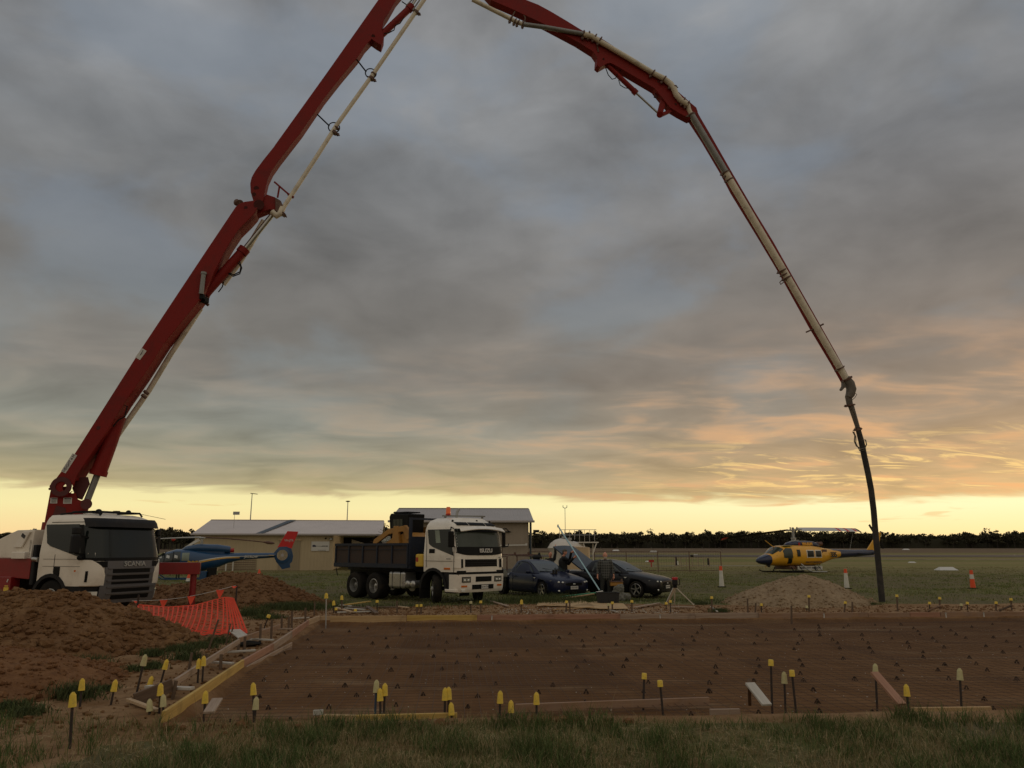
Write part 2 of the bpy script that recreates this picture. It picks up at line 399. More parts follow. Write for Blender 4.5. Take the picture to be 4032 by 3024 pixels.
def wood(key,c0,c1,rough=.75,paint=None,pamt=.5):
    m_=bpy.data.materials.new(key); m_.use_nodes=True; g=NG(m_.node_tree)
    tc=g.n('ShaderNodeTexCoord').outputs['Object']
    mp=g.n('ShaderNodeMapping',i_0=tc); mp.inputs['Scale'].default_value=(.6,12,12)
    n=g.noise(mp.outputs[0],2.2,6,.6,.6); n2=g.noise(tc,1.6,4,.6)
    base=g.mix(g.mr(n,.3,.7),c0,c1); base=g.mix(g.mr(n2,.5,.75,0,.55),base,tuple(c*.45 for c in c0))
    if paint: base=g.mix(g.mr(g.noise(tc,3.1,5,.6),.42,.58,0,pamt),base,paint)
    p=g.n('ShaderNodeBsdfPrincipled'); g.put(p.inputs['Base Color'],base); p.inputs['Roughness'].default_value=rough
    b=g.n('ShaderNodeBump'); b.inputs['Strength'].default_value=.4; b.inputs['Distance'].default_value=.01; g.put(b.inputs['Height'],n); g.put(p.inputs['Normal'],b)
    out=g.n('ShaderNodeOutputMaterial'); g.t.links.new(p.outputs[0],out.inputs[0]); MAT[key]=m_; return m_
wood('lvl',(.46,.29,.07),(.58,.40,.12)); wood('ply',(.44,.28,.13),(.56,.39,.2)); wood('pine',(.44,.30,.17),(.56,.41,.26))
wood('pinkwood',(.32,.16,.10),(.42,.23,.15)); wood('greywood',(.30,.21,.15),(.42,.32,.24)); wood('brownwood',(.26,.15,.085),(.36,.22,.13),paint=(.30,.2,.14),pamt=.6)
wood('whitewood',(.44,.41,.36),(.56,.52,.46)); wood('darkwood',(.10,.062,.04),(.17,.11,.07))
# ================================================================== terrain
SA=G(645,2800,.12); SB=G(1258,2425,.12); SCC=G(4032,2408,.12); SD=G(4032,2790,.02)
# extend the slab to the right past the frame
def lerp(a,b,t): return a+(b-a)*t
SCX=lerp(SB,SCC,1.25); SDX=lerp(SA,SD,1.35)
def sdist(x,y):
    """signed distance into the slab pit (positive inside)"""
    d=np.full(np.shape(x),1e9)
    P=[SA,SB,SCX,SDX]
    for i in range(4):
        a=P[i]; b=P[(i+1)%4]; ex,ey=b.x-a.x,b.y-a.y; L=math.hypot(ex,ey)
        d=np.minimum(d,((x-a.x)*ey-(y-a.y)*ex)/L)
    return d
def ss(x,a,b):
    t=np.clip((np.asarray(x,float)-a)/(b-a),0,1); return t*t*(3-2*t)
def H(x,y):
    x=np.asarray(x,float); y=np.asarray(y,float)
    r=np.hypot(x,y)
    z=(vn(x,y,.35,3,1)-.5)*.10*ss(r,2,6)*(1-ss(r,120,300))
    z=z+(vn(x,y,2.6,3,2)-.5)*.05*(1-ss(y,22,40))
    z=z+ss(y,70,420)*2.3
    inn=ss(sdist(x,y),.03,.16)
    near=1-ss(sdist(x,y),-.9,-.1)
    z=z*np.where(sdist(x,y)>-.9,1-.7*(1-near),1)
    z=z*(1-inn)+inn*(-.125+(vn(x,y,1.2,3,5)-.5)*.03)
    return z
def Hs(x,y): return float(H(np.array([x]),np.array([y]))[0])
def hit(px,py):
    """where the sight line of a photo pixel meets the terrain"""
    d=ray(px,py); t=3.0
    while t<900:
        p=O+d*t
        if p.z<Hs(p.x,p.y): break
        t*=1.02
    a=t/1.02; b=t
    for _ in range(24):
        m_=(a+b)/2; p=O+d*m_
        if p.z<Hs(p.x,p.y): b=m_
        else: a=m_
    return O+d*b
def axis(lo,hi,fine0,fine1,step,grow=1.13,mx=60):
    pts=list(np.arange(fine0,fine1+1e-6,step)); s=step; p=fine1
    while p<hi: s=min(s*grow,mx); p+=s; pts.append(p)
    s=step; p=fine0; left=[]
    while p>lo: s=min(s*grow,mx); p-=s; left.append(p)
    return np.array(left[::-1]+pts)
xs=axis(-1600,1600,-15,17,.11,1.06,70); ys=axis(-60,2600,5.5,30,.11,1.035,70)
XX,YY=np.meshgrid(xs,ys); ZZ=H(XX,YY)
vts=np.stack([XX.ravel(),YY.ravel(),ZZ.ravel()],1); nx=len(xs); ny=len(ys)
ii=(np.arange(ny-1)[:,None]*nx+np.arange(nx-1)[None,:]).ravel()
fcs=np.stack([ii,ii+1,ii+1+nx,ii+nx],1)
# zones: R = bare brown earth, G = lush green, B = slab interior
def zones(x,y):
    n=vn(x,y,.55,4,11); n2=vn(x,y,1.7,3,12); nb=vn(x,y,.18,3,13)
    d=sdist(x,y)
    dirt=np.zeros(np.shape(x))
    band=(d>-6.5+4.0*(n-.5))&(y>8.3)
    back=ss(-d,7.2+3*(n-.5),4.6)                       # worked earth round the formwork
    dirt=np.where(y>9.2,1-ss(-d,4.6,6.4+3*(n-.5)),0)
    dirt=np.maximum(dirt,(1-ss(x,-6.4,-3.6+2*(n-.5)))*ss(y,8.0,9.4)*(1-ss(y,25.5,28.5+2*(nb-.5))))
    patch=ss(n2*.6+n*.4,.60,.70)*.75
    dirt=np.maximum(dirt,patch*(1-ss(y,40,60))*.6)
    bare=(1-ss(x,-3.3,-1.6+1.5*(n-.5)))*ss(n2*.5+n*.5,.44,.54)*(1-ss(y,9,10))*ss(y,6.3,7.2)
    dirt=np.maximum(dirt,bare)
    dirt=np.where((y<8.5),np.maximum(bare,patch*.8),dirt)
    return np.clip(dirt,0,1),np.clip(ss(n*.5+nb*.5,.40,.60),0,1),ss(d,-.05,.12)
zr,zg,zb=zones(XX.ravel(),YY.ravel())
ground=meshobj('ground',vts,fcs,[],smooth=True); struct(ground)
ca=ground.data.color_attributes.new('zone','FLOAT_COLOR','POINT')
ca.data.foreach_set('color',np.stack([zr,zg,zb,np.ones_like(zr)],1).astype(np.float32).ravel())
def ground_mat():
    m_=bpy.data.materials.new('ground'); m_.use_nodes=True; g=NG(m_.node_tree)
    tc=g.n('ShaderNodeNewGeometry').outputs['Position']
    at=g.n('ShaderNodeVertexColor'); at.layer_name='zone'
    s=g.n('ShaderNodeSeparateColor',i_0=at.outputs[0]); R_,G_,B_=s.outputs[0],s.outputs[1],s.outputs[2]
    xyz=g.n('ShaderNodeSeparateXYZ',i_0=tc); yy=xyz.outputs[1]
    n1=g.noise(tc,1.1,6,.6,.3); n2=g.noise(tc,6,6,.65,.3); n3=g.noise(tc,28,5,.7); nf=g.noise(tc,.12,5,.6,.3)
    grass=g.mix(g.mr(n2,.35,.68),(.14,.16,.046),(.22,.205,.07)); grass=g.mix(g.mr(n3,.42,.68,0,.6),grass,(.045,.06,.02))
    grass=g.mix(g.m('MULTIPLY',G_,.55).outputs[0],g.mix(n1,(.16,.125,.07),(.105,.10,.045)),grass)
    # far airfield: dry bands
    band=g.n('ShaderNodeMapping',i_0=tc); band.inputs['Scale'].default_value=(.12,1,1)
    nbd=g.noise(band.outputs[0],.045,4,.55,.3)
    far=g.mix(g.mr(nbd,.38,.62),(.19,.19,.056),(.28,.22,.095)); far=g.mix(g.mr(n2,.35,.7,0,.5),far,(.085,.085,.035))
    grass=g.mix(g.mr(yy,48,95),grass,far)
    plow=g.mr(yy,190,235,0,.9); grass=g.mix(plow,grass,g.mix(nf,(.115,.075,.05),(.16,.11,.075)))
    dirt=g.mix(g.mr(n1,.3,.7),(.21,.115,.05),(.34,.215,.115)); dirt=g.mix(g.mr(n2,.45,.7,0,.6),dirt,(.125,.066,.032)); dirt=g.mix(g.mr(n3,.60,.72,0,.55),dirt,(.38,.29,.18))
    f=g.m('MULTIPLY_ADD',g.m('SUBTRACT',n2,.5).outputs[0],.9,R_).outputs[0]
    c=g.mix(g.mr(f,.32,.62),grass,dirt)
    pit=g.mix(g.mr(n1,.3,.72),(.155,.078,.032),(.235,.125,.056)); pit=g.mix(g.mr(nf,.35,.65,0,.5),pit,(.135,.064,.026)); pit=g.mix(g.mr(n2,.45,.75,0,.5),pit,(.115,.058,.026)); 
    st=g.n('ShaderNodeMapping',i_0=tc); st.inputs['Scale'].default_value=(.35,1.6,1)
    pit=g.mix(g.mr(g.noise(st.outputs[0],.8,5,.6,.6),.52,.72,0,.5),pit,(.33,.235,.14))
    pit=g.mix(g.mr(n3,.68,.76,0,.5),pit,(.4,.33,.25))
    c=g.mix(B_,c,pit)
    p=g.n('ShaderNodeBsdfPrincipled'); g.put(p.inputs['Base Color'],c); p.inputs['Roughness'].default_value=.95; p.inputs['Specular IOR Level'].default_value=.15
    b=g.n('ShaderNodeBump'); b.inputs['Strength'].default_value=.7; b.inputs['Distance'].default_value=.05
    g.put(b.inputs['Height'],g.m('ADD',n2,g.m('MULTIPLY',n3,.5).outputs[0]).outputs[0]); g.put(p.inputs['Normal'],b)
    out=g.n('ShaderNodeOutputMaterial'); g.t.links.new(p.outputs[0],out.inputs[0]); MAT['ground']=m_; return m_
ground.data.materials.append(ground_mat())

# strips of track / runway across the field, draped 4 mm+ over the ground
def strip(name,y0,y1,x0,x1,key,skew=0.0,lift=.03):
    n=120; vs=[]; fs=[]
    for i in range(n+1):
        x=x0+(x1-x0)*i/n; w=(vn(np.array([x]),np.array([y0]),.02,2,3)[0]-.5)*(y1-y0)*.5
        for k,y in enumerate((y0,y1)):
            yy=y+skew*(x-x0)+w; vs.append((x,yy,Hs(x,yy)+lift))
    for i in range(n): fs.append((2*i,2*i+2,2*i+3,2*i+1))
    return struct(meshobj(name,vs,fs,MAT[key],smooth=True))
pm('asphalt',(.075,.06,.05),.9,scale=.2,var=.3); pm('limestone',(.22,.19,.12),.9,scale=.5,var=.25)
pm('asphalt2',(.085,.07,.05),.9,scale=.2,var=.3)
strip('runway',150,176,-300,420,'asphalt',0.02,.06); strip('taxiway',88,91,6,29,'limestone',0.03,.02); strip('track',128,131,60,200,'limestone',0.02,.04)

# ================================================================== mounds
def mound(name,label,cones,x0,x1,y0,y1,mat,step=.08,rough=.1,nclod=500,cs=(.03,.12),seed=1,power=1.0,rc=1.7):
    gx=np.arange(x0,x1,step); gy=np.arange(y0,y1,step); X,Y=np.meshgrid(gx,gy)
    h=np.zeros_like(X)-1
    for (ax,ay,bx,by,hh,sl) in cones:     # ridge segment, height, slope
        ex,ey=bx-ax,by-ay; L2=ex*ex+ey*ey+1e-9
        t=np.clip(((X-ax)*ex+(Y-ay)*ey)/L2,0,1); d=np.hypot(X-(ax+ex*t),Y-(ay+ey*t))
        d=d*(1+.35*(vn(X,Y,.5,3,seed)-.5))
        d=np.sqrt(d*d+.12)-.34
        hk=hh-sl*d; h=np.logaddexp(h*6,hk*6)/6
    h=h+(vn(X,Y,.9,4,seed+1)-.5)*rough*2.2+(vn(X,Y,4.5,4,seed+2)-.5)*rough*1.1+(vn(X,Y,14,2,seed+3)-.5)*rough*.35
    h=np.maximum(h-.10,-.25)
    nxx=len(gx); nyy=len(gy)
    Zg=H(X,Y); Z=Zg+h
    keep=(h>-.18)
    vs=np.stack([X.ravel(),Y.ravel(),Z.ravel()],1)
    i0=(np.arange(nyy-1)[:,None]*nxx+np.arange(nxx-1)[None,:]).ravel()
    f=np.stack([i0,i0+1,i0+1+nxx,i0+nxx],1); k=keep.ravel()[f].any(1); f=f[k]
    # clods: jittered octahedra merged into the same heap
    rng=np.random.RandomState(seed+50); V_=[vs]; F_=[np.concatenate([f[:,[0,1,2]],f[:,[0,2,3]]])]; base=len(vs)
    bm=bmesh.new(); bmesh.ops.create_icosphere(bm,subdivisions=1,radius=1.0); bm.verts.index_update(); bm.faces.ensure_lookup_table()
    oc=np.array([tuple(v.co) for v in bm.verts]); hullf=np.array([[v.index for v in fa.verts] for fa in bm.faces]); bm.free()
    cnt=0; tries=0; hk=h.ravel(); ok=np.where(hk>-.02)[0]
    if len(ok):
        idx=ok[rng.randint(0,len(ok),nclod)]
        for i in idx:
            s=cs[0]+(cs[1]-cs[0])*rng.rand()**4
            if hk[i]<.25*hk.max(): s*=1.35
            R_=np.linalg.qr(rng.randn(3,3))[0]
            p=(oc*(s*(.72+.5*rng.rand(len(oc),1))))@R_; p[:,2]*=.8; p+=vs[i]+np.array([rng.uniform(-step,step)/2,rng.uniform(-step,step)/2,s*.1])
            V_.append(p); F_.append(hullf+base); base+=len(oc)
    o=meshobj(name,np.concatenate(V_),np.concatenate(F_),MAT[mat],smooth=False)
    n0=len(f)*2; sm=np.zeros(len(o.data.polygons),bool); sm[:n0]=True; o.data.polygons.foreach_set('use_smooth',sm)
    return tag(o,label,'gravel pile' if 'grav' in name else 'earth mound')
def earthmat(key,c0,c1,c2,spk,sscale=30):
    m_=bpy.data.materials.new(key); m_.use_nodes=True; g=NG(m_.node_tree)
    tc=g.n('ShaderNodeNewGeometry').outputs['Position']
    n1=g.noise(tc,1.3,6,.6,.3); n2=g.noise(tc,9,6,.7,.3); n3=g.noise(tc,sscale,3,.7)
    c=g.mix(g.mr(n1,.3,.7),c0,c1); c=g.mix(g.mr(n2,.42,.7,0,.75),c,c2); c=g.mix(g.mr(n3,.6,.72,0,.6),c,spk)
    p=g.n('ShaderNodeBsdfPrincipled'); g.put(p.inputs['Base Color'],c); p.inputs['Roughness'].default_value=.95; p.inputs['Specular IOR Level'].default_value=.12
    b=g.n('ShaderNodeBump'); b.inputs['Strength'].default_value=.8; b.inputs['Distance'].default_value=.03
    g.put(b.inputs['Height'],g.m('ADD',n2,g.m('MULTIPLY',n3,.6).outputs[0]).outputs[0]); g.put(p.inputs['Normal'],b)
    out=g.n('ShaderNodeOutputMaterial'); g.t.links.new(p.outputs[0],out.inputs[0]); MAT[key]=m_
earthmat('earth',(.165,.084,.037),(.235,.132,.062),(.105,.052,.025),(.36,.26,.16))
earthmat('earth_red',(.18,.086,.038),(.24,.125,.06),(.12,.055,.026),(.34,.21,.12))
earthmat('earth_back',(.17,.085,.04),(.235,.13,.063),(.095,.05,.026),(.26,.18,.11))
earthmat('gravel',(.28,.20,.12),(.37,.27,.17),(.22,.15,.085),(.48,.38,.27),60)
mound('earth_mound','long high heap of brown clods in front of the white and grey pump truck',
      [(-18,16.6,-12.0,16.3,1.22,.40),(-12.0,16.3,-9.2,16.0,1.13,.45),(-9.0,16.0,-8.3,16.5,.80,.50)],-20,-5.6,9.5,21.5,'earth',seed=3,nclod=15000,cs=(.008,.10),rough=.075)
mound('earth_mound','low reddish soil slope at the left edge, nearest the camera',
      [(-12,12.0,-7.6,11.7,.62,.34),(-8.5,10.6,-9.5,10.6,.45,.3)],-13,-4.9,7.6,14.5,'earth_red',seed=9,nclod=4500,cs=(.010,.055),rough=.07)
mound('earth_mound','rounded brown mound behind the orange safety net, below the blue helicopter tail',
      [(-14.6,29.0,-11.8,28.8,.70,.42),(-10.3,28.6,-9.3,28.4,1.12,.50),(-8.4,28.2,-8.0,28.2,.55,.40)],-17,-5.5,25,32.5,'earth_back',seed=15,nclod=5000,cs=(.015,.09),rough=.09)
mound('gravel_pile','pale sandy gravel pile with a pointed top beyond the formwork at right',
      [(10.55,29.2,10.6,29.2,1.04,.44),(11.0,29.2,11.35,29.2,.86,.62),(9.2,28.9,9.3,28.9,.46,.40),(9.9,28.2,10.0,28.0,.62,.5)],6.6,14.8,26.4,32.5,'gravel',seed=21,nclod=2600,cs=(.010,.05),rough=.09,step=.07)

# ================================================================== formwork round the slab
def plank(name,label,p0,p1,w,h,mat,cat='board',group=None,up=(0,0,1),parts=False):
    """board as an object whose X axis runs along it"""
    p0=V(p0);p1=V(p1); L=(p1-p0).length; d=(p1-p0).normalized(); u=V(up)
    b=d.cross(u).normalized() if abs(d.dot(u))<.98 else V((0,1,0)); c=b.cross(d)
    m_=M(); m_.box((0,0,0),(L,w,h))
    o=m_.build(name,MAT[mat],None,bevel=min(w,h)*.08,seg=1)
    R_=MX((d,b.normalized(),c.normalized())).transposed(); o.rotation_euler=R_.to_euler(); o.location=(p0+p1)/2
    return tag(o,label,cat,group)
FG='formwork boards round the slab'
def form(p,q,top0,top1,h,mat,label,w=.045):
    p=V(p);q=V(q); a=V((p.x,p.y,top0-h/2)); b=V((q.x,q.y,top1-h/2)); return plank('formwork_board',label,a,b,w,h,mat,'formwork board',FG)
def onAB(t): return lerp(SA,SB,t)
tl=lambda px,py:G(px,py,.12)
L0=G(645,2800,.12); L1=G(957,2597,.12); L2=G(1075,2533,.12); L3=G(1148,2485,.13); L4=G(1214,2441,.13); L5=G(1258,2424,.13)
form(L0,L1,.12,.12,.23,'lvl','long yellow board of the left slab edge, nearest the camera')
form(L1,lerp(L1,L2,.99),.12,.12,.21,'pinkwood','pinkish board joined to the yellow one along the left slab edge')
form(lerp(L1,L2,1.01),L3,.12,.13,.2,'greywood','grey brown board in the middle of the left slab edge')
form(lerp(L3,L4,.01),L4,.13,.13,.2,'pinkwood','short pinkish board near the far end of the left slab edge')
form(lerp(L4,L5,.01),L5,.14,.13,.22,'pine','pale pine board at the far left corner of the slab')
plank('formwork_board','grey lower board standing under the pinkish board inside the slab edge',V((L1.x+.06,L1.y,-.06)),V((L2.x+.06,L2.y+1.1,-.06)),.03,.15,'greywood','formwork board',FG)
def back(px0,px1,mat,label,h=.2,dz=0,yo=0):
    f=lambda px:G(px,2425+(2408-2425)*(px-1258)/(4032-1258),.12)
    a=f(px0); b=f(px1); a.y+=yo; b.y+=yo; return form(a,b,.12+dz,.12+dz,h,mat,label)
back(1262,1322,'pine','short pale board at the left end of the far slab edge',.15)
back(1303,1600,'ply','pale plywood board of the far slab edge behind the timber scraps',.19,0,-.05)
back(1602,1878,'lvl','yellow brown stamped board of the far slab edge in front of the white tipper truck',.21)
back(1880,2180,'pinkwood','pink primed board of the far slab edge in front of the blue car',.21)
back(2182,2440,'pinkwood','brownish pink board of the far slab edge below the black tub',.2,.005)
back(2442,2735,'greywood','pinkish grey board of the far slab edge below the tripod',.2)
back(2737,2985,'greywood','pale grey board of the far slab edge right of the tripod',.21,.012)
back(2987,3112,'brownwood','short brown board of the far slab edge left of the gravel pile',.19)
back(3114,3415,'brownwood','long brown board of the far slab edge below the gravel pile',.18)
back(3417,3580,'brownwood','brown board of the far slab edge at the foot of the concrete hose',.18,-.01)
back(3582,3700,'pinkwood','short reddish board of the far slab edge right of the concrete hose',.18)
back(3702,4300,'brownwood','last brown board of the far slab edge, running out at right',.19)
# near edge: low boards partly sunk in the grass
def near(px0,py0,px1,py1,z,h,mat,label,w=.045):
    a=G(px0,py0,z); b=G(px1,py1,z); return form(a,b,z,z,h,mat,label,w)
near(1262,2813,1400,2815,.03,.16,'ply','short plywood edge board showing at left in the near grass')
near(1402,2815,1800,2806,.02,.16,'lvl','thin yellow topped board of the near slab edge behind the grass')
near(2030,2772,2790,2745,.02,.10,'brownwood','long flat greyish brown board of the near slab edge at centre')
near(2795,2792,2912,2790,.02,.12,'greywood','short grey board end of the near slab edge left of the white prop')
near(3590,2786,3900,2782,.02,.10,'ply','pale board of the near slab edge at far right')

# ---- reinforcing mesh sheets on bar chairs
U=(SB-SA).normalized(); U.z=0; U.normalize()
ang=math.atan2((SCC-SB).y,(SCC-SB).x)
def mesh_sheet():
    L,Wd=6.0,2.4; vs=[];fs=[];m_=M(); r=.0045
    def bar(p,q):
        d=(q-p); a=V((-d.y,d.x,0)).normalized()*r; z=V((0,0,r)); b=len(m_.v)
        m_.v+= [tuple(p-a),tuple(p+z),tuple(p+a),tuple(q-a),tuple(q+z),tuple(q+a)]
        for f in ((0,1,4,3),(1,2,5,4),(2,0,3,5)): m_.f.append([b+i for i in f]); m_.mi.append(0)
    for i in range(13): bar(V((0,i*.2,0)),V((L,i*.2,0)))
    for i in range(31): bar(V((i*.2,0,.009)),V((i*.2,Wd,.009)))
    return m_
ms=mesh_sheet().build('reinforcing_mesh',MAT['rebar'])
rows=[]; first=True; k=0
rng=random.Random(4)
e1=V((math.cos(ang),math.sin(ang),0)); e2=V((-math.sin(ang),math.cos(ang),0))
org=V((SA.x+.12,SA.y+.15,0))
yv=0; row=0
while yv<11.3:
    off=-3.0*(row%2); col_=0
    while off<24:
        x0=max(off,0); 
        p=org+e1*(off if off>=0 else 0)+e2*yv
        # left edge of the slab leans, slide rows to follow it
        lean=(SB.x-SA.x)/(SB.y-SA.y)*yv
        p=p+e1*(lean+.05)
        if p.x>26: break
        o=ms if first else ms.copy()
        if not first: COL.objects.link(o)
        first=False
        o.location=(p.x,p.y,-.062+.012*((row+col_)%2)+.006*rng.random()); o.rotation_euler=(rng.uniform(-.002,.002),rng.uniform(-.001,.001),ang+rng.uniform(-.004,.004))
        tag(o,'flat steel reinforcing mesh sheet laid on bar chairs inside the formwork','reinforcing mesh','overlapping steel mesh sheets in the slab')
        k+=1; col_+=1; off+=5.7
    yv+=2.25; row+=1
def chair():
    m_=M(); n=5
    for j in range(4):
        a=2*PI*j/4+.4; m_.tube([(.055*math.cos(a),.055*math.sin(a),0),(.018*math.cos(a),.018*math.sin(a),.085)],[.014,.011],5)
    m_.cyl((0,0,.075),(0,0,.115),.028,.016,6)
    return m_.build('bar_chair',MAT['barchair'])
ch=chair(); first=True; cnt=0
rng=random.Random(11)
for r in range(15):
    for c in range(30):
        yv=.35+r*.78+rng.uniform(-.12,.12); xv=.5+c*.8+rng.uniform(-.14,.14)+(.4 if r%2 else 0)
        lean=(SB.x-SA.x)/(SB.y-SA.y)*yv
        p=org+e1*(xv+lean)+e2*yv
        if abs(p.x)>p.y*.70+.3 or p.x>16: continue
        if rng.random()<.28: continue
        if float(sdist(np.array([p.x]),np.array([p.y]))[0])<.15: continue
        o=ch if first else ch.copy()
        if not first: COL.objects.link(o)
        first=False
        o.location=(p.x,p.y,-.13); o.rotation_euler=(0,0,rng.uniform(0,6)); s=rng.uniform(.6,.8); o.scale=(s,s,s*.8)
        tag(o,'small black plastic bar chair under the steel mesh','bar chair','black bar chairs dotted over the slab'); cnt+=1
print('chairs',cnt,'sheets',k)
# ================================================================== concrete pump truck with its boom
TRUCK=V((-11.16,23.1,0)); TH=math.radians(-21)
pump=thing('concrete_pump_truck','white and grey cabbed concrete pump truck with a huge red boom arching over the site','truck',TRUCK,TH)
bpy.context.view_layer.update()
PINV=pump.matrix_world.inverted()
TUR=pump.matrix_world@V((-2.95,0,0)); HOS=G(3474,2368,0)
bu=(HOS-TUR); bu.z=0; bu.normalize(); bn=V((bu.y,-bu.x,0)); bn=bn if bn.y<0 else -bn     # normal towards the camera
def PW(px,py,off=0.0):
    d=ray(px,py); p0=V((TUR.x,TUR.y,0))+bn*off; t=(p0-O).dot(bn)/d.dot(bn); return O+d*t
def PL(px,py,off=0.0): return PINV@PW(px,py,off)
bnl=(PINV.to_3x3()@bn)
def plate(poly,w,off=None,mb=None):
    """polygon traced in the boom's own vertical plane, with real thickness w"""
    off=w/2 if off is None else off
    m_=mb or M(); m_.prism([PL(x,y,off) for x,y in poly],-bnl*w); return m_
def holed(o,cx,cy,r,depth=2):
    m_=M(); c=PL(cx,cy,1.0); m_.cyl(c,c-bnl*depth,r,r,20); return cut(o,[m_])
# --- turret
S_T=[(198,1935),(177,2047),(172,2085),(345,2085),(337,2022),(352,1983),(340,1966),(318,1972),(302,1965),(288,1925),(262,1915),(225,1918)]
tur=plate(S_T,.12,.30).build('turret',MAT['boomred'],pump,bevel=.012)
def rehole(o):
    bul=PINV.to_3x3()@bu; ms=[]
    for k in (0,.2,.4):
        m_=M(); c=PL(240,1916,.6)+bul*k; m_.cyl(c,c-bnl*2,.19,.19,18); ms.append(m_)
    cut(o,ms); o.data.materials.clear(); o.data.materials.append(MAT['boomred'])
tb=M(); plate(S_T,.12,-.38,tb); 
c=PL(262,2090,0); tb.cyl(V((-2.95,0,1.35)),V((-2.95,0,c.z+.25)),.62,.55,24); tbo=tb.build('turret_base',MAT['boomred'],pump,smooth=True); rehole(tur); rehole(tbo)
m_=M(); m_.cyl(PL(340,1985,.62),PL(340,1985,-.62),.16,.16,16); m_.build('pivot_pin',MAT['boomdark'],pump,smooth=True)
m_=M(); m_.prism([PL(x,y,.312) for x,y in ((205,2035),(222,1990),(258,2000),(262,2045),(240,2075))],-bnl*.01); m_.build('gusset',MAT['boomdark'],pump)
for (x0,y0,x1,y1) in ((199,1960,226,1982),(250,1960,283,1983)):
    m_=M(); m_.prism([PL(a,b,.308) for a,b in ((x0,y0),(x1,y0),(x1-1,y1),(x0-2,y1))],-bnl*.01); st=m_.build('warning_sticker',MAT['signwhite'],pump)
    m_=M()
    m_.prism([PL(a,b,.313) for a,b in ((x0+3,y0+2),(x1-2,y0+2),(x1-3,y0+6),(x0+3,y0+6))],-bnl*.006)
    for q in range(3): m_.prism([PL(a,b,.313) for a,b in ((x0+3,y0+9+q*4),(x1-5,y0+9+q*4),(x1-5,y0+10.3+q*4),(x0+3,y0+10.3+q*4))],-bnl*.006)
    m_.build('print',MAT['ink'],st)
def CAV(o):
    bul=PINV.to_3x3()@bu; ms=[]
    for k in (0,.22,.44,.66):
        m_=M(); c=PL(240,1916,.38 if o is None or o.name.startswith('boom') else .6)+bul*k; m_.cyl(c,c-bnl*2,.21,.21,18); ms.append(m_)
    return cut(o,ms)
# --- first arm
S1=[(204,1905),(292,1789),(557,1371),(803,1000),(929,812),(946,800),(962,794),(998,789),(1019,806),(1004,836),(981,862),(940,902),(905,955),(876,1005),(842,1073),(800,1160),(760,1213),(707,1277),(650,1347),(564,1480),(491,1585),(412,1711),(340,1815),(299,1878),(282,1935),(262,1952),(240,1958),(214,1950)]
a1=plate(S1,.80,.45).build('boom_arm',MAT['boomred'],pump,bevel=.015)
holed(a1,240,1916,.155); CAV(a1); a1.data.materials.clear(); a1.data.materials.append(MAT['boomred'])
m_=M(); c=PL(240,1916,.47)
m_.lathe([(.155,.0),(.30,.0),(.30,.045),(.155,.045)],c-bnl*.03,bnl,28,close=True); m_.build('pivot_ring',MAT['boomdark'],a1,smooth=True)
m_=M(); m_.cyl(PL(205,1915,.46),PL(205,1915,-.33),.07,.07,12); m_.cyl(PL(196,1925,.43),PL(196,1925,-.30),.04,.04,8); m_.build('lug',MAT['boomred'],a1,smooth=True)
# stiffening ribs / bolts on the arm
m_=M()
for (x,y,r) in ((388,1685,.06),(968,818,.06),(1000,765,.07)): m_.cyl(PL(x,y,.465),PL(x,y,.43),r,r,12)
m_.build('bolt',MAT['boomdark'],a1,smooth=True)
def sticker(x,y,dx,dy,w,h,s,off,par,name='sticker'):
    c=PL(x,y,off+.006); r=(PL(x+dx,y+dy,off)-PL(x,y,off)).normalized(); u=bnl.cross(r).normalized()
    if u.z<0: u=-u
    u=(u).normalized(); m_=M(); q=[c-r*w/2-u*h/2,c+r*w/2-u*h/2,c+r*w/2+u*h/2,c-r*w/2+u*h/2]; m_.prism(q,-bnl*.008)
    o=m_.build(name,MAT['signwhite'],par)
    if s: text(s,h*.8,MAT['ink'],o,c+bnl*.004,r,u,ext=.002,sx=.9)
    return o
sticker(272,1824,40,-62,.62,.15,'HEIGHT 4 M',.45,a1)
sticker(555,1394,30,-40,.36,.17,'',.45,a1)
m_=M(); c=PL(555,1394,.466)
for q in (-.09,-.02,.05,.1): m_.box(c+V((q*.5,-.0,q*.8)),(.012,.012,.10),MX.Rotation(.6,3,'Y'))
m_.build('sticker_print',MAT['ink'],a1)
# underside channel lip under the near face of arm one (delivery line runs inside it)
m_=M(); m_.tube([PL(790,1215,-.3),PL(672,1395,-.3),PL(585,1540,-.3),PL(480,1690,-.3),PL(405,1800,-.3)],.085,10); m_.build('delivery_pipe',MAT['pipe_cream'],pump,smooth=True)
m_=M()
for x,y in ((575,1545),(566,1560),(800,1185),(806,1170),(424,1770),(432,1760),(812,1195)): m_.cyl(PL(x-8,y-6,.05),PL(x+9,y+7,.05),.05,.05,8)
m_.build('hose_fitting',MAT['clamp'],pump,smooth=True)
m_=M()
m_.tube([PL(420,1760,.1),PL(432,1790,.1),PL(425,1800,.1),PL(408,1780,.1)],.02,6); m_.tube([PL(428,1755,.1),PL(436,1775,.1),PL(424,1778,.1)],.02,6)
m_.tube([PL(935,1030,.1),PL(948,1050,.1),PL(945,1070,.1),PL(920,1082,.1),PL(903,1075,.1)],.022,6)
m_.tube([PL(942,1025,.1),PL(952,1055,.1),PL(944,1078,.1),PL(918,1088,.1),PL(900,1078,.1)],.022,6)
m_.tube([PL(880,1110,.1),PL(875,1130,.1),PL(860,1150,.1)],.02,6)
m_.tube([PL(478,1590,.30),PL(500,1600,.34),PL(492,1640,.34),PL(465,1655,.3),PL(445,1680,.3)],.02,6)
m_.build('hydraulic_hose',MAT['rubber'],pump,smooth=True)
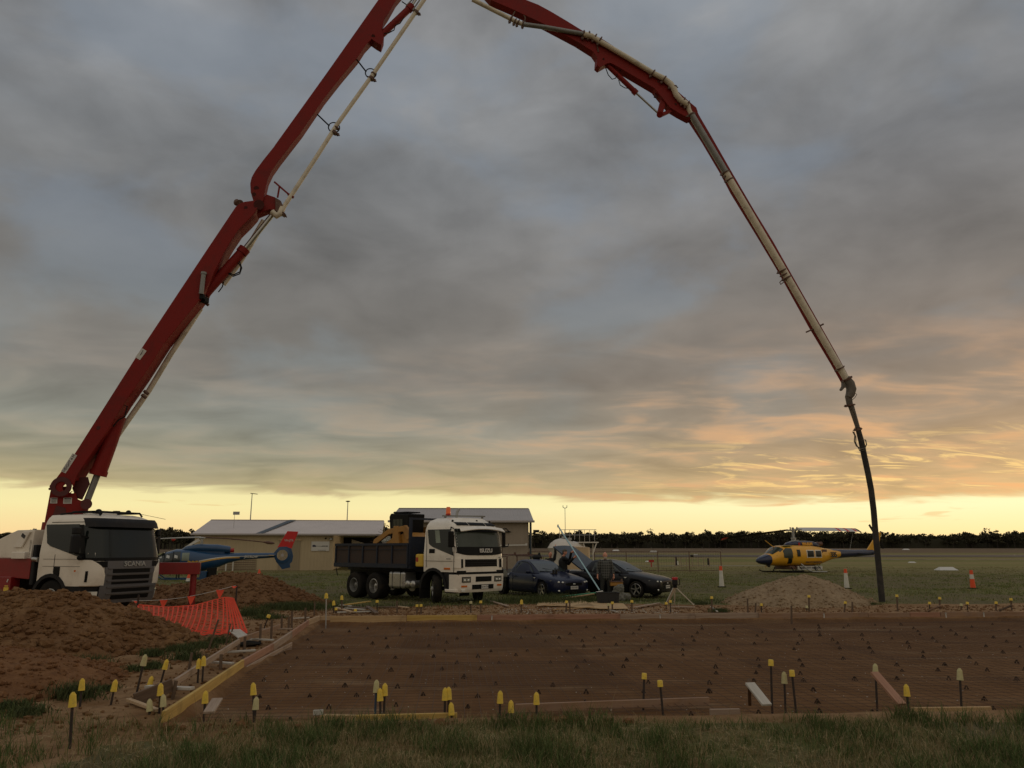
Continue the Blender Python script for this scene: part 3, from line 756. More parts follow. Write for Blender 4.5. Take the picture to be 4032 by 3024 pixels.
# --- main lift cylinder
m_=M(); m_.tube([PL(386,1868,0),PL(432,1745,0),PL(470,1640,-.05)],[.235,.225,.2],20); m_.cyl(PL(385,1872,0),PL(392,1852,0),.26,.26,20)
m_.build('lift_cylinder',MAT['boomred'],pump,smooth=True)
m_=M(); m_.cyl(PL(338,1985,0),PL(386,1862,0),.10,.10,16); m_.build('piston_rod',MAT['pipe_grey'],pump,smooth=True)
m_=M(); m_.prism([PL(x,y,.12) for x,y in ((300,1880),(345,1878),(352,1905),(322,1968),(298,1960),(284,1922))],-bnl*.05); m_.build('web_plate',MAT['boomdark'],pump)
# grey tube bolted on the arm
m_=M(); m_.cyl(PL(802,1078,.53),PL(792,1158,.53),.075,.075,14); m_.cyl(PL(803,1072,.53),PL(802,1080,.53),.095,.095,14); m_.build('filter_canister',MAT['pipe_grey'],pump,smooth=True)
m_=M(); m_.box(PL(796,1168,.46),(.16,.10,.16)); m_.box(PL(806,1182,.2),(.2,.2,.18)); m_.build('valve_block',MAT['black'],pump,bevel=.01)
# --- second fold cylinder with rod and link
m_=M(); m_.tube([PL(806,1158,.05),PL(960,985,.05)],[.17,.165],20); m_.cyl(PL(950,996,.05),PL(965,979,.05),.20,.20,20); m_.build('fold_cylinder',MAT['boomred'],pump,smooth=True)
m_=M(); m_.cyl(PL(960,985,.05),PL(1086,828,.05),.085,.085,16); m_.build('piston_rod',MAT['steel'],pump,smooth=True)
m_=M(); plate([(1017,800),(1050,765),(1082,776),(1110,800),(1114,822),(1098,832),(1060,824),(1005,846)],.4,.15,m_); m_.build('link_lever',MAT['boomred'],pump,bevel=.01)
m_=M(); plate([(1084,777),(1106,790),(1114,810),(1108,828),(1092,833),(1084,826)],.5,.22,m_); m_.build('link_cap',MAT['clamp'],pump,bevel=.01)
m_=M(); m_.cyl(PL(945,800,.34),PL(945,800,-.3),.12,.12,14); m_.ell(PL(932,797,.25),(.11,.1,.12)); m_.build('hinge_roller',MAT['clamp'],pump,smooth=True)
m_=M(); m_.cyl(PL(1020,806,.48),PL(1020,806,-.36),.17,.17,20); m_.build('hinge_pin',MAT['boomdark'],pump,smooth=True)
# --- second arm (runs out through the top of the picture and back in)
S2=[(1023,806),(999,795),(987,757),(985,722),(991,697),(1005,672),(1040,625),(1078,578),(1083,570),(1282,293),(1490,-2),(1690,-285),(1760,-330),(1830,-320),(1840,-265),(1790,-215),(1700,-160),(1625,-80),(1560,-2),(1528,55),(1511,80),(1503,118),(1512,150),(1502,178),(1484,168),(1463,153),(1436,182),(1409,224),(1343,302),(1276,387),(1186,519),(1101,628),(1070,672),(1053,708),(1041,760),(1036,790)]
a2=plate(S2,.46).build('boom_arm',MAT['boomred'],pump,bevel=.012)
m_=M()
for (x,y,r) in ((1010,742,.09),(1470,143,.07)): m_.cyl(PL(x,y,.245),PL(x,y,.22),r,r,12)
m_.build('bolt',MAT['boomdark'],a2,smooth=True)
# pipe brackets and the cream delivery pipe beside arm two
m_=M(); m_.tube([PL(990,960,-.1),PL(940,1040,-.12),PL(880,1120,-.15)],.085,12); m_.tube([PL(1040,870,-.05),PL(985,962,-.1)],.105,12)
m_.tube([PL(1072,835,.12),PL(1090,850,.16),PL(1104,840,.18),PL(1113,818,.16)],.11,12)
m_.tube([PL(1110,826,.1),PL(1250,612,.08),PL(1326,492,.08),PL(1472,288,.08),PL(1668,2,.08),PL(1790,-170,.08)],.078,12)
m_.build('delivery_pipe',MAT['pipe_cream'],pump,smooth=True)
def coupling(x,y,dx,dy,r,off=.08,w=.07,key='clamp',par=None,name='pipe_clamp',ear=True):
    c=PL(x,y,off); d=(PL(x+dx,y+dy,off)-c).normalized(); m_=M()
    m_.cyl(c-d*w/2,c+d*w/2,r,r,16)
    e=d.cross(bnl).normalized()
    if ear: m_.box(c+e*(r+.03),(.09,.07,.09)); m_.cyl(c-e*(r+.05),c+e*(r+.11),.022,.022,6)
    return m_.build(name,MAT[key],par or pump,smooth=True)
for (x,y) in ((1315,508),(1460,295)):
    m_=M(); c=PL(x,y-6,.08); d=bnl
    a=[c+ (PINV.to_3x3()@V((math.cos(t)*.2*bu.x,math.cos(t)*.2*bu.y,math.sin(t)*.2))) for t in [2*PI*i/18 for i in range(19)]]
    m_.tube(a,.022,6); m_.cyl(PL(x-66,y-58,.15) if x<1400 else PL(x-55,y-60,.15),PL(x-18,y-12,.1),.028,.028,8); m_.build('pipe_bracket',MAT['black'],pump,smooth=True)
    coupling(x+2,y+14,20,-28,.11,.08,.10); coupling(x+10,y-4,20,-28,.10,.08,.05,ear=False)
m_=M(); m_.beam(PL(1080,716,.1),PL(1140,768,.1),.05,.05); m_.cyl(PL(1134,764,.1),PL(1156,778,.1),.05,.05,8); m_.beam(PL(1100,736,.1),PL(1093,778,.1),.045,.045); m_.build('pipe_bracket',MAT['boomred'],pump)
coupling(1113,842,-10,10,.14,.12,.08)
# top linkage + cylinder between arms two and three
m_=M(); m_.tube([PL(1500,140,.05),PL(1618,28,.05)],[.125,.13],18); m_.cyl(PL(1608,38,.05),PL(1622,24,.05),.155,.155,18); m_.build('fold_cylinder',MAT['boomred'],pump,smooth=True)
m_=M(); m_.cyl(PL(1616,30,.05),PL(1705,-110,.05),.06,.06,14); m_.build('piston_rod',MAT['steel'],pump,smooth=True)
m_=M(); m_.tube([PL(1512,132,.2),PL(1530,130,.2),PL(1552,118,.2),PL(1556,100,.2),PL(1575,92,.2),PL(1590,70,.2)],.02,6); m_.tube([PL(1582,6,.1),PL(1600,18,.1),PL(1612,20,.1)],.02,6); m_.build('hydraulic_hose',MAT['rubber'],pump,smooth=True)
coupling(1638,48,20,-28,.11,.08,.09)
m_=M(); m_.cyl(PL(1600,22,.12),PL(1660,-40,.12),.03,.03,8); m_.cyl(PL(1625,40,.12),PL(1700,-70,.12),.03,.03,8); m_.build('link_rod',MAT['pipe_grey'],pump,smooth=True)
# --- third arm
S3=[(1700,-290),(1760,-335),(1830,-310),(1960,-60),(2069,-2),(2120,18),(2168,44),(2232,82),(2292,119),(2367,150),(2480,222),(2560,272),(2616,306),(2668,358),(2712,398),(2742,423),(2748,440),(2735,462),(2717,468),(2676,446),(2640,424),(2618,398),(2578,348),(2500,302),(2427,259),(2405,248),(2392,249),(2362,266),(2350,256),(2352,226),(2337,204),(2272,163),(2208,129),(2148,97),(2019,37),(1934,0),(1880,-60),(1790,-200)]
a3=plate(S3,.36).build('boom_arm',MAT['boomred'],pump,bevel=.01)
m_=M()
for (x,y,r) in ((2376,233,.045),(2592,322,.05),(2660,410,.05)): m_.cyl(PL(x,y,.20),PL(x,y,.16),r,r,10)
m_.build('bolt',MAT['boomdark'],a3,smooth=True)
m_=M(); m_.tube([PL(1860,-2,.12),PL(2014,76,.14),PL(2034,87,.145),PL(2064,97,.16)],.085,12); m_.build('delivery_pipe',MAT['pipe_cream'],pump,smooth=True)
m_=M(); m_.tube([PL(2060,96,.16),PL(2150,108,.22),PL(2297,134,.27)],.09,12); m_.build('delivery_pipe',MAT['pipe_grey'],pump,smooth=True)
m_=M(); m_.tube([PL(2297,135,.29),PL(2330,143,.29),PL(2365,165,.29),PL(2470,226,.29),PL(2572,288,.29),PL(2612,308,.29),PL(2640,330,.29),PL(2655,352,.29),PL(2662,372,.29),PL(2680,394,.29),PL(2708,412,.29)],[.115,.11,.10,.10,.10,.11,.12,.12,.115,.115,.11],14)
m_.build('delivery_pipe',MAT['pipe_cream'],pump,smooth=True)
for (x,y,dx,dy,r) in ((2012,75,10,5,.12),(2028,85,10,5,.11),(2040,90,10,5,.11),(2058,94,10,2,.12),(2297,135,10,3,.15),(2318,138,10,3,.14),(2342,148,10,6,.15),(2362,160,10,6,.16),(2570,288,8,6,.15),(2614,312,8,6,.15),(2652,345,2,8,.15),(2690,398,8,5,.15),(2706,410,8,6,.15)): coupling(x,y,dx,dy,r,.26 if x>2290 else .14,.055)
m_=M(); m_.tube([PL(2356,165,.3),PL(2352,185,.2),PL(2356,205,.19)],.03,8); m_.tube([PL(2030,40,.14),PL(2022,55,.14),PL(2014,72,.14)],.028,8); m_.tube([PL(2060,54,.14),PL(2068,68,.14),PL(2066,88,.14)],.028,8); m_.build('pipe_bracket',MAT['clamp'],pump,smooth=True)
# --- cylinder and linkage between arms three and four
m_=M(); m_.tube([PL(2390,256,.0),PL(2503,364,.0)],[.095,.105],16); m_.cyl(PL(2494,356,0),PL(2506,368,0),.125,.125,16); m_.build('fold_cylinder',MAT['boomred'],pump,smooth=True)
m_=M(); m_.cyl(PL(2500,362,0),PL(2596,450,0),.042,.042,12); m_.build('piston_rod',MAT['steel'],pump,smooth=True)
m_=M(); m_.beam(PL(2613,388,.05),PL(2598,448,.05),.22,.13,bnl); m_.cyl(PL(2598,451,.15),PL(2598,451,-.15),.13,.13,16); m_.beam(PL(2600,455,.05),PL(2668,424,.05),.14,.10,bnl); m_.build('link_lever',MAT['boomred'],pump,bevel=.01)
m_=M(); m_.beam(PL(2586,362,.0),PL(2580,384,.0),.12,.08,bnl); m_.build('pipe_stop',MAT['boomdark'],pump)
m_=M(); m_.tube([PL(2385,268,.08),PL(2395,295,.08),PL(2410,312,.08),PL(2424,308,.08),PL(2430,290,.08)],.018,6); m_.tube([PL(2436,315,.08),PL(2442,335,.08),PL(2460,346,.08),PL(2476,348,.08)],.018,6); m_.tube([PL(2440,280,.08),PL(2448,270,.08),PL(2455,275,.08)],.02,6); m_.build('hydraulic_hose',MAT['rubber'],pump,smooth=True)
# --- fourth arm: slim red beam with the pipe in front of it
S4=[(2700,402),(2728,415),(2742,430),(2752,452),(2808,548),(2888,688),(2972,832),(3046,953),(3120,1085),(3205,1235),(3290,1385),(3336,1470),(3352,1505),(3338,1524),(3332,1518),(3281,1427),(3199,1290),(3078,1072),(2990,925),(2884,752),(2848,682),(2770,550),(2716,468),(2700,440)]
a4=plate(S4,.2,.04).build('boom_arm',MAT['boomred'],pump,bevel=.008)
m_=M(); m_.tube([PL(2708,412,.2),PL(2712,432,.2),PL(2722,452,.2)],.095,12); m_.build('pipe_elbow',MAT['pipe_cream'],pump,smooth=True)
m_=M(); m_.tube([PL(2720,448,.18),PL(2858,680,.18)],.128,14); m_.build('delivery_pipe',MAT['pipe_grey'],pump,smooth=True)
m_=M(); m_.tube([PL(2858,680,.18),PL(2876,712,.18),PL(3085,1065,.17),PL(3332,1492,.17)],[.135,.135,.135,.125],14); m_.build('delivery_pipe',MAT['pipe_cream'],pump,smooth=True)
for (x,y,r) in ((2722,452,.16),(2857,680,.17),(2864,692,.14),(2873,708,.16),(3080,1066,.17),(3090,1080,.14),(3098,1094,.17),(3308,1450,.17)): coupling(x,y,9,16,r,.17,.05)
m_=M(); m_.tube([PL(3082,1100,.2),PL(3070,1112,.25),PL(3074,1120,.25),PL(3100,1100,.2)],.018,6); m_.cyl(PL(3174,1308,.1),PL(3202,1296,.1),.03,.03,8); m_.cyl(PL(3218,1288,.15),PL(3242,1276,.15),.03,.035,8); m_.build('pipe_bracket',MAT['clamp'],pump,smooth=True)
# --- end elbow, reducer and rubber end hose
m_=M(); m_.tube([PL(3330,1488,.15),PL(3346,1510,.15),PL(3352,1532,.15),PL(3348,1552,.15),PL(3340,1566,.15)],[.15,.185,.19,.17,.13],16); m_.prism([PL(x,y,.2) for x,y in ((3318,1500),(3330,1522),(3316,1538),(3310,1534),(3318,1520))],-bnl*.1); m_.build('pipe_elbow',MAT['pipe_brown'],pump,smooth=True)
coupling(3336,1492,9,16,.20,.15,.07,'clamp'); 
m_=M(); m_.tube([PL(3340,1560,.12),PL(3346,1592,.12),PL(3352,1602,.12),PL(3378,1686,.1)],[.125,.12,.11,.085],14); m_.build('reducer_pipe',MAT['pipe_brown'],pump,smooth=True)
coupling(3348,1596,4,16,.17,.12,.06); coupling(3380,1690,4,14,.12,.1,.10)
hp=[(3377,1684),(3392,1740),(3404,1800),(3418,1865),(3430,1928),(3440,2010),(3447,2096),(3454,2170),(3462,2250),(3468,2310),(3474,2372)]
m_=M(); m_.tube([PL(x,y,.1*(1-i/10)) for i,(x,y) in enumerate(hp)],[.095]+[.108]*8+[.112,.112],16); m_.build('end_hose',MAT['hose'],pump,smooth=True)
m_=M(); m_.tube([PL(3364,1545,.2),PL(3374,1553,.25),PL(3366,1566,.25),PL(3353,1577,.25),PL(3352,1605,.25),PL(3366,1630,.22),PL(3374,1665,.22),PL(3364,1690,.22),PL(3358,1698,.22)],.012,6)
m_.tube([PL(3358,1700,.22),PL(3366,1715,.22),PL(3364,1738,.22),PL(3372,1756,.22),PL(3390,1768,.25),PL(3406,1764,.25),PL(3412,1750,.22),PL(3408,1732,.2),PL(3404,1732,.2)],.022,6)
m_.tube([PL(3362,1700,.22),PL(3370,1720,.22),PL(3370,1745,.22),PL(3386,1776,.25),PL(3404,1772,.25)],.018,6); m_.build('safety_rope',MAT['capcloth'],pump,smooth=True)

# ------------------------------------------------------------------ generic cab-over body surface
class Cab:
    def __init__(s,L,w,rc,xf,wf,crown=.06): s.L=L; s.w=w; s.rc=rc; s.xf=xf; s.wf=wf; s.cr=crown
    def interp(s,tab,z):
        if z<=tab[0][0]: return tab[0][1]
        for (a,b),(c,d) in zip(tab,tab[1:]):
            if z<=c: return b+(d-b)*(z-a)/(c-a)
        return tab[-1][1]
    def P(s,t,z,off=0.0):
        w=s.interp(s.wf,z); x0=s.interp(s.xf,z); rc=s.rc; hf=w-rc; arc=rc*PI/2; a=abs(t); sg=1 if t>=0 else -1
        if a<hf: x,y,nx,ny=x0,a,1,0
        elif a<hf+arc: th=(a-hf)/rc; x=x0-rc+rc*math.cos(th); y=hf+rc*math.sin(th); nx,ny=math.cos(th),math.sin(th)
        else: x=max(x0-rc-(a-hf-arc),-s.L); y=w; nx,ny=0,1
        x-=s.cr*(y/w)**2*(1 if a<hf+arc else 1)
        return V((x+nx*off,sg*(y+ny*off),z))
    def tw(s,z,x):   # outline coordinate of the point on the side at distance x
        w=s.interp(s.wf,z); x0=s.interp(s.xf,z); return (w-s.rc)+s.rc*PI/2+(x0-s.rc-s.cr-x)
    def body(s,z0,z1,nz=26,roof=.06):
        m_=M(); ts=[]; 
        hf=s.w-s.rc; arc=s.rc*PI/2
        T=[-(hf+arc)-(s.L)*k for k in (1,.66,.33)]+[-(hf+arc)+arc*k/8 for k in range(8)]+[-hf+2*hf*k/8 for k in range(9)]+[hf+arc*k/8 for k in range(1,9)]+[(hf+arc)+s.L*k for k in (.33,.66,1)]
        rings=[[s.P(t,z0+(z1-z0)*i/nz) for t in T] for i in range(nz+1)]
        c=sum((p for p in rings[-1]),V())/len(rings[-1]); rings.append([c+(p-c)*.8+V((0,0,roof)) for p in rings[-1]]); 
        m_.loft(rings,cap=True); return m_
    def panel(s,ts,zlo,zhi,off=.01,nz=6,nt=None,back=-.012):
        if isinstance(ts,tuple): ts=[ts[0]+(ts[1]-ts[0])*i/(nt or 10) for i in range((nt or 10)+1)]
        lo=zlo if callable(zlo) else (lambda t:zlo); hi=zhi if callable(zhi) else (lambda t:zhi)
        m_=M(); n=nz+1
        F=[[s.P(t,lo(t)+(hi(t)-lo(t))*j/nz,off) for j in range(n)] for t in ts]; B=[[s.P(t,lo(t)+(hi(t)-lo(t))*j/nz,back) for j in range(n)] for t in ts]
        rings=[f+b[::-1] for f,b in zip(F,B)]; m_.loft(rings,cap=True); return m_

def wheel(par,x,y,r,w,rimkey='galv',steer=0.0,dish=.5,spokes=0,rr=.56,name='wheel',holes=0):
    """tyre with tread shoulders, rim as its child; y sign gives the outer side"""
    sg=1 if y>=0 else -1; ax=V((math.sin(-steer)*sg*1.0,math.cos(steer)*sg,0)); 
    m_=M(); c=V((x,y,r))
    R=r; prof=[(rr*R,-w/2),(rr*R+.03,-w/2-.01),(R*.88,-w/2-.012),(R*.97,-w/2+.015),(R,-w/2+.05),(R,w/2-.05),(R*.97,w/2-.015),(R*.88,w/2+.012),(rr*R+.03,w/2+.01),(rr*R,w/2)]
    m_.lathe(prof,c,ax,32,close=True)
    t=m_.build(name,MAT['rubber'],par,smooth=True)
    m_=M(); q=rr*R
    if spokes:
        m_.lathe([(q,-w/2),(q,w/2-.01),(q*.93,w/2),(q*.9,w/2-.03),(q*.9,-w/2)],c,ax,32,close=True)
        e=ax.orthogonal().normalized(); f=ax.cross(e)
        for k in range(spokes):
            a=2*PI*k/spokes+.3; d=e*math.cos(a)+f*math.sin(a); m_.beam(c+ax*(w/2-.035)+d*.03,c+ax*(w/2-.02)+d*q*.93,.05,.03,ax)
        m_.cyl(c+ax*(w/2-.06),c+ax*(w/2-.01),.05,.045,14)
        rim=m_.build('rim',MAT[rimkey],t,smooth=True)
        m_=M(); m_.cyl(c-ax*.02,c+ax*(w/2-.09),q*.88,q*.88,24); m_.build('brake_disc',MAT['black'],t,smooth=True)
    else:
        d=dish*w
        m_.lathe([(q,-w/2),(q,w/2-.012),(q*.9,w/2-.005),(q*.86,w/2-.04),(q*.80,w/2-d),(q*.35,w/2-d),(q*.32,w/2-d+.1),(q*.1,w/2-d+.13),(.001,w/2-d+.13)],c,ax,32)
        rim=m_.build('rim',MAT[rimkey],t,smooth=True)
        e=ax.orthogonal().normalized(); f=ax.cross(e); m_=M()
        for k in range(10):
            a=2*PI*k/10; dd=e*math.cos(a)+f*math.sin(a); m_.cyl(c+ax*(w/2-d-.01)+dd*q*.48,c+ax*(w/2-d+.035)+dd*q*.48,.018,.018,6)
        m_.build('wheel_nut',MAT['clamp'],rim)
    return t
def arch(x,z,r,y0,y1):
    m_=M(); m_.cyl((x,y0,z),(x,y1,z),r,r,28); return m_
# ------------------------------------------------------------------ the pump truck's cab
sc=Cab(2.1,1.25,.30,[(.5,-.10),(.95,-.02),(1.25,0),(1.62,-.03),(2.56,-.24),(2.70,-.30),(2.80,-.42),(2.87,-.62)],[(.4,1.22),(.9,1.25),(1.8,1.25),(2.56,1.18),(2.75,1.12),(2.87,1.0)],.07)
b=sc.body(.88,2.87,24,.03).build('cab_body',MAT['white'],pump,smooth=True,ang=30)
cut(b,[arch(-1.62,.52,.66,-1.5,1.5)]); b.data.materials.clear(); b.data.materials.append(MAT['white'])
GT=[0]
hf=1.25-.30; arcl=.30*PI/2
# lower dark skirts and step area
b=Cab(2.1,1.22,.36,[(.3,-.1),(.95,-.02)],[(.3,1.2),(.95,1.24)],.07).body(.42,.90,6,0).build('cab_skirt',MAT['plastic'],pump,smooth=True)
cut(b,[arch(-1.62,.52,.60,-1.5,1.5)]); b.data.materials.clear(); b.data.materials.append(MAT['plastic'])
# windscreen, front grille, bumper
sc.panel((-hf-.42,hf+.42),1.66,2.56,.012,6,16).build('windscreen',MAT['glass'],pump,smooth=True)
w_=sc.panel((-hf-.55,hf+.55),lambda t:1.57,lambda t:1.66,.018,2,16).build('windscreen_seal',MAT['black'],pump,smooth=True)
for sg in (-1,1): sc.panel((sg*(hf+.42),sg*(hf+.60)),1.62,2.56,.014,6,4).build('windscreen_pillar',MAT['black'],pump,smooth=True)
gb=sc.panel((-.86,.90),lambda t:.88,lambda t:1.57,.03,8,20); gb.build('grille_panel',MAT['grillegrey'],pump,smooth=True)
for sg in (-1,1): sc.panel((sg*.80,sg*1.22),1.40,1.56,.035,3,6).build('grille_air_intake',MAT['black'],pump,smooth=True)
for z0,z1 in ((1.23,1.34),(1.05,1.16),(.92,.98)): sc.panel((-.62,.72),z0,z1,.036,2,12).build('grille_opening',MAT['black'],pump,smooth=True)
for z in (1.35,1.18,1.00): sc.panel((-.78,.82),z,z+.035,.062,2,12).build('grille_slat',MAT['grillegrey'],pump,smooth=True)
lo=Cab(2.1,1.24,.36,[(.3,-.08),(.6,.0),(.95,.03)],[(.3,1.2),(.95,1.24)],.06)
lo.panel((-.98,1.0),.40,.90,.03,5,16).build('lower_grille',MAT['grillegrey'],pump,smooth=True)
for z0,z1 in ((.70,.80),(.50,.62)): lo.panel((-.62,.74),z0,z1,.036,2,12).build('grille_opening',MAT['black'],pump,smooth=True)
for z in (.83,.65): lo.panel((-.8,.9),z,z+.03,.06,2,12).build('grille_slat',MAT['grillegrey'],pump,smooth=True)
text('SCANIA',.19,MAT['galv'],pump,sc.P(.12,1.475,.045),(0,1,0),(-.06,0,1),ext=.012,bold=.003,sx=1.15)
for sg in (-1,1):
    lo.panel((sg*1.02,sg*1.34),.46,.74,.03,3,5).build('headlight',MAT['lamp'],pump,smooth=True)
    # corner deflector with its dark slot
    sc.panel((sg*.87,sg*1.52),lambda t:.90,lambda t:1.18+.42*min(1,max(0,(abs(t)-.87)/.34))**.5,.05,8,10).build('corner_deflector',MAT['white'],pump,smooth=True)
    sc.panel((sg*1.27,sg*1.33),1.0,1.30,.058,3,2).build('deflector_slot',MAT['black'],pump,smooth=True)
# sun visor and roof equipment
vz=[(2.44,.06),(2.50,.10),(2.66,.08),(2.72,.0)]
vis=Cab(2.1,1.22,.36,[(2.48,-.10),(2.68,-.16),(2.80,-.28)],[(2.4,1.24),(2.80,1.18)],.07)
vis.panel((-hf-.42,hf+.42),2.52,2.77,.05,5,16,back=-.0).build('sun_visor',MAT['plastic'],pump,smooth=True)
m_=M(); m_.box(vis.P(hf+.50,2.68,.06),(.06,.05,.05)); m_.box(vis.P(hf+.50,2.58,.06),(.06,.05,.05)); m_.build('marker_light',MAT['amber'],pump)
m_=M()
for x0,y0,x1,y1 in ((-1.75,-.75,-.55,-.75),(-1.75,.75,-.55,.75)): m_.tube([(x0,y0,2.89),(x0+.1,y0,2.97),(x1-.1,y1,2.97),(x1,y1,2.87)],.03,8)
m_.tube([(-1.5,-.75,2.97),(-1.5,.75,2.97)],.03,8); m_.tube([(-.7,-.75,2.97),(-.7,.75,2.97)],.03,8)
m_.tube([(-1.9,-.95,2.90),(-1.0,-.95,2.97),(-.55,-.7,2.91)],.025,8); m_.build('roof_bar',MAT['black'],pump,smooth=True)
m_=M(); m_.ell((-1.1,-.35,3.0),(.09,.09,.07)); m_.ell((-.9,.55,3.0),(.08,.08,.07)); m_.box((-1.0,.2,2.99),(.14,.14,.09)); m_.build('roof_lamp',MAT['black'],pump,smooth=True)
m_=M(); m_.box((-1.2,-.2,2.92),(.7,.6,.05)); m_.build('roof_hatch',MAT['white'],pump,bevel=.015)
m_=M(); m_.cyl((-.6,.6,2.97),(.05,1.1,2.80),.006,.006,5); m_.build('aerial',MAT['black'],pump)
# side windows, door shut lines, mirrors (both sides)
for sg in (-1,1):
    t=lambda x,z=2.0: sg*sc.tw(z,x)
    ts=[t(-1.93)+(t(-.62)-t(-1.93))*k/10 for k in range(11)]
    def zlo(tt,sg=sg):
        x=-1.93+(tt-t(-1.93))/(t(-.62)-t(-1.93))*1.31; return 2.02-.36*max(0,(x+1.93)/1.31)+(.05 if x<-1.85 else 0)
    sc.panel(ts,zlo,lambda tt:2.60,.012,5).build('side_window',MAT['glass'],pump,smooth=True)
    sc.panel((t(-.45),t(-.62)),1.60,2.58,.012,5,3).build('door_pillar',MAT['black'],pump,smooth=True)
    y=sg*1.25
    m_=M()
    m_.box((-1.05,y*1.001,1.62),(1.9,.012,.008)); m_.box((-1.2,y*1.001,1.42),(1.6,.012,.008)); m_.box((-.42,y*1.002,1.32),(.012,.014,.72)); m_.box((-1.55,y*1.002,1.50),(.01,.014,.5)); m_.box((-1.2,sg*1.13,2.66),(1.5,.05,.02))
    m_.build('door_seam',MAT['trayboard'],pump)
    m_=M(); m_.box((-1.42,y*1.004,1.28),(.24,.02,.26)); m_.build('grab_recess',MAT['black'],pump,bevel=.02)
    m_=M(); my=1.52 if sg<0 else 1.40; m_.box((-.50,sg*my,2.03),(.14,.26 if sg<0 else .16,.50)); m_.box((-.50,sg*my,2.40),(.14,.24 if sg<0 else .15,.20)); hs=m_.build('mirror_housing',MAT['plastic'],pump,bevel=.04,seg=3)
    m_=M(); m_.beam((-.42,sg*1.2,2.22),(-.5,sg*1.5,2.26),.05,.05); m_.beam((-.45,sg*1.2,1.74),(-.5,sg*1.5,1.78),.05,.05); m_.ell((-.45,sg*1.36,1.66),(.07,.09,.07)); m_.build('mirror_arm',MAT['black'],hs)
    # mud guard ring
    m_=M(); rings=[]
    for k in range(13):
        a=PI*(-.02+1.04*k/12); rings.append([V((-1.62+math.cos(a)*q,yy,.52+math.sin(a)*q)) for q,yy in ((.60,sg*1.28),(.70,sg*1.28),(.70,sg*.85),(.60,sg*.85))])
    m_.loft(rings); m_.build('mudguard',MAT['plastic'],pump,smooth=True)
    wheel(pump,-1.62,sg*1.06,.52,.32,'galv',0,.3)
m_=M(); m_.box((-.62,-1.335,1.30),(.05,.02,.05)); m_.build('side_marker',MAT['amber'],pump)
# chassis, decks and rear machinery (running out of the picture at left)
m_=M(); m_.box((-5.6,-.42,.85),(8.6,.12,.3)); m_.box((-5.6,.42,.85),(8.6,.12,.3)); m_.box((-2.95,0,1.2),(1.5,2.0,.35)); m_.build('chassis',MAT['black'],pump)
for x in (-6.9,-8.25):
    for sg in (-1,1): wheel(pump,x,sg*1.06,.52,.34,'galv',0,.6)
for sg in (-1,1): m_=M(); m_.box((-2.42,sg*1.1,1.45),(.14,.28,1.15)); m_.build('air_intake_stack',MAT['plastic'],pump,bevel=.03)
m_=M(); m_.prism([(-2.55,-1.2,1.63),(-8.0,-1.2,1.63),(-8.0,-1.2,1.28),(-2.55,-1.2,1.05)],(0,.5,0)); m_.build('outrigger_box',MAT['truckred'],pump,bevel=.01)
bx=M(); bx.box((-3.95,-1.13,.80),(1.55,.30,.62)); bxo=bx.build('side_locker',MAT['truckred'],pump,bevel=.015)
text('CO 309',.20,MAT['signwhite'],bxo,(-4.05,-1.286,.92),(1,0,0),(0,0,1),ext=.004,bold=.004)
m_=M(); m_.box((-3.32,-1.284,.73),(.20,.008,.17)); m_.box((-3.32,-1.284,.85),(.14,.008,.03)); m_.build('caution_sticker',MAT['capyellow'],bxo)
m_=M(); m_.box((-3.33,-1.286,.56),(.08,.008,.05)); m_.build('reflector',MAT['orange'],bxo)
m_=M(); m_.box((-3.3,-1.284,1.00),(.04,.008,.09),MX.Rotation(.4,3,'Y')); m_.build('hose_sticker',MAT['signwhite'],bxo)
m_=M(); m_.prism([(-2.7,-1.15,1.64),(-9,-1.15,1.64),(-9,-1.15,1.80),(-4.6,-1.15,2.0),(-3.35,-1.15,2.45),(-2.62,-1.15,2.46)],(0,.55,0)); m_.build('pump_cover',MAT['white'],pump,bevel=.02)
m_=M(); m_.prism([(-3.35,-1.16,1.95),(-3.05,-1.16,2.40),(-2.74,-1.16,2.40),(-3.02,-1.16,1.95)],(0,-.05,0)); m_.build('cover_flap',MAT['white2'],pump,bevel=.01)
m_=M(); m_.box((-2.98,-1.218,2.28),(.16,.01,.10),MX.Rotation(.5,3,'Y')); m_.build('grab_handle',MAT['ink'],pump)
m_=M(); m_.box((-3.0,-1.2,1.72),(.55,.2,.2)); m_.box((-2.72,-1.0,1.9),(.12,.3,.55)); m_.build('cover_bracket',MAT['white2'],pump,bevel=.02)
m_=M(); m_.box((-3.2,-.2,2.3),(.9,1.2,.3)); m_.build('turret_collar',MAT['truckred'],pump,bevel=.03)
m_=M(); m_.cyl((-2.42,-1.25,1.62),(-2.2,-1.25,1.60),.07,.07,12); m_.build('exhaust_pipe',MAT['steel'],pump,smooth=True)
m_=M(); m_.tube([(-4.2,-1.32,.75),(-4.0,-1.42,.55),(-3.85,-1.45,.25),(-3.82,-1.46,.0)],.035,8); m_.build('drain_hose',MAT['pipe_grey'],pump,smooth=True)
# far-side front outrigger swung forward: beam and leg
A=PINV@V((-13.6,25.2,1.30)); Bq=PINV@V((-10.55,26.2,1.30)); dleg=(PINV@atY(768,2200,26.0)); 
m_=M(); m_.beam((A.x,A.y,1.30),(dleg.x+.25,dleg.y,1.28),.22,.38); m_.build('outrigger_beam',MAT['truckred'],pump,bevel=.012)
m_=M(); m_.cyl((dleg.x,dleg.y,1.10),(dleg.x,dleg.y,-.02),.105,.105,18); m_.cyl((dleg.x,dleg.y,.06),(dleg.x,dleg.y,-.03),.24,.26,18); m_.build('outrigger_leg',MAT['truckred'],pump,smooth=True)
m_=M(); m_.box((dleg.x+.12,dleg.y-.118,1.38),(.16,.01,.07)); m_.build('caution_sticker',MAT['capyellow'],pump)
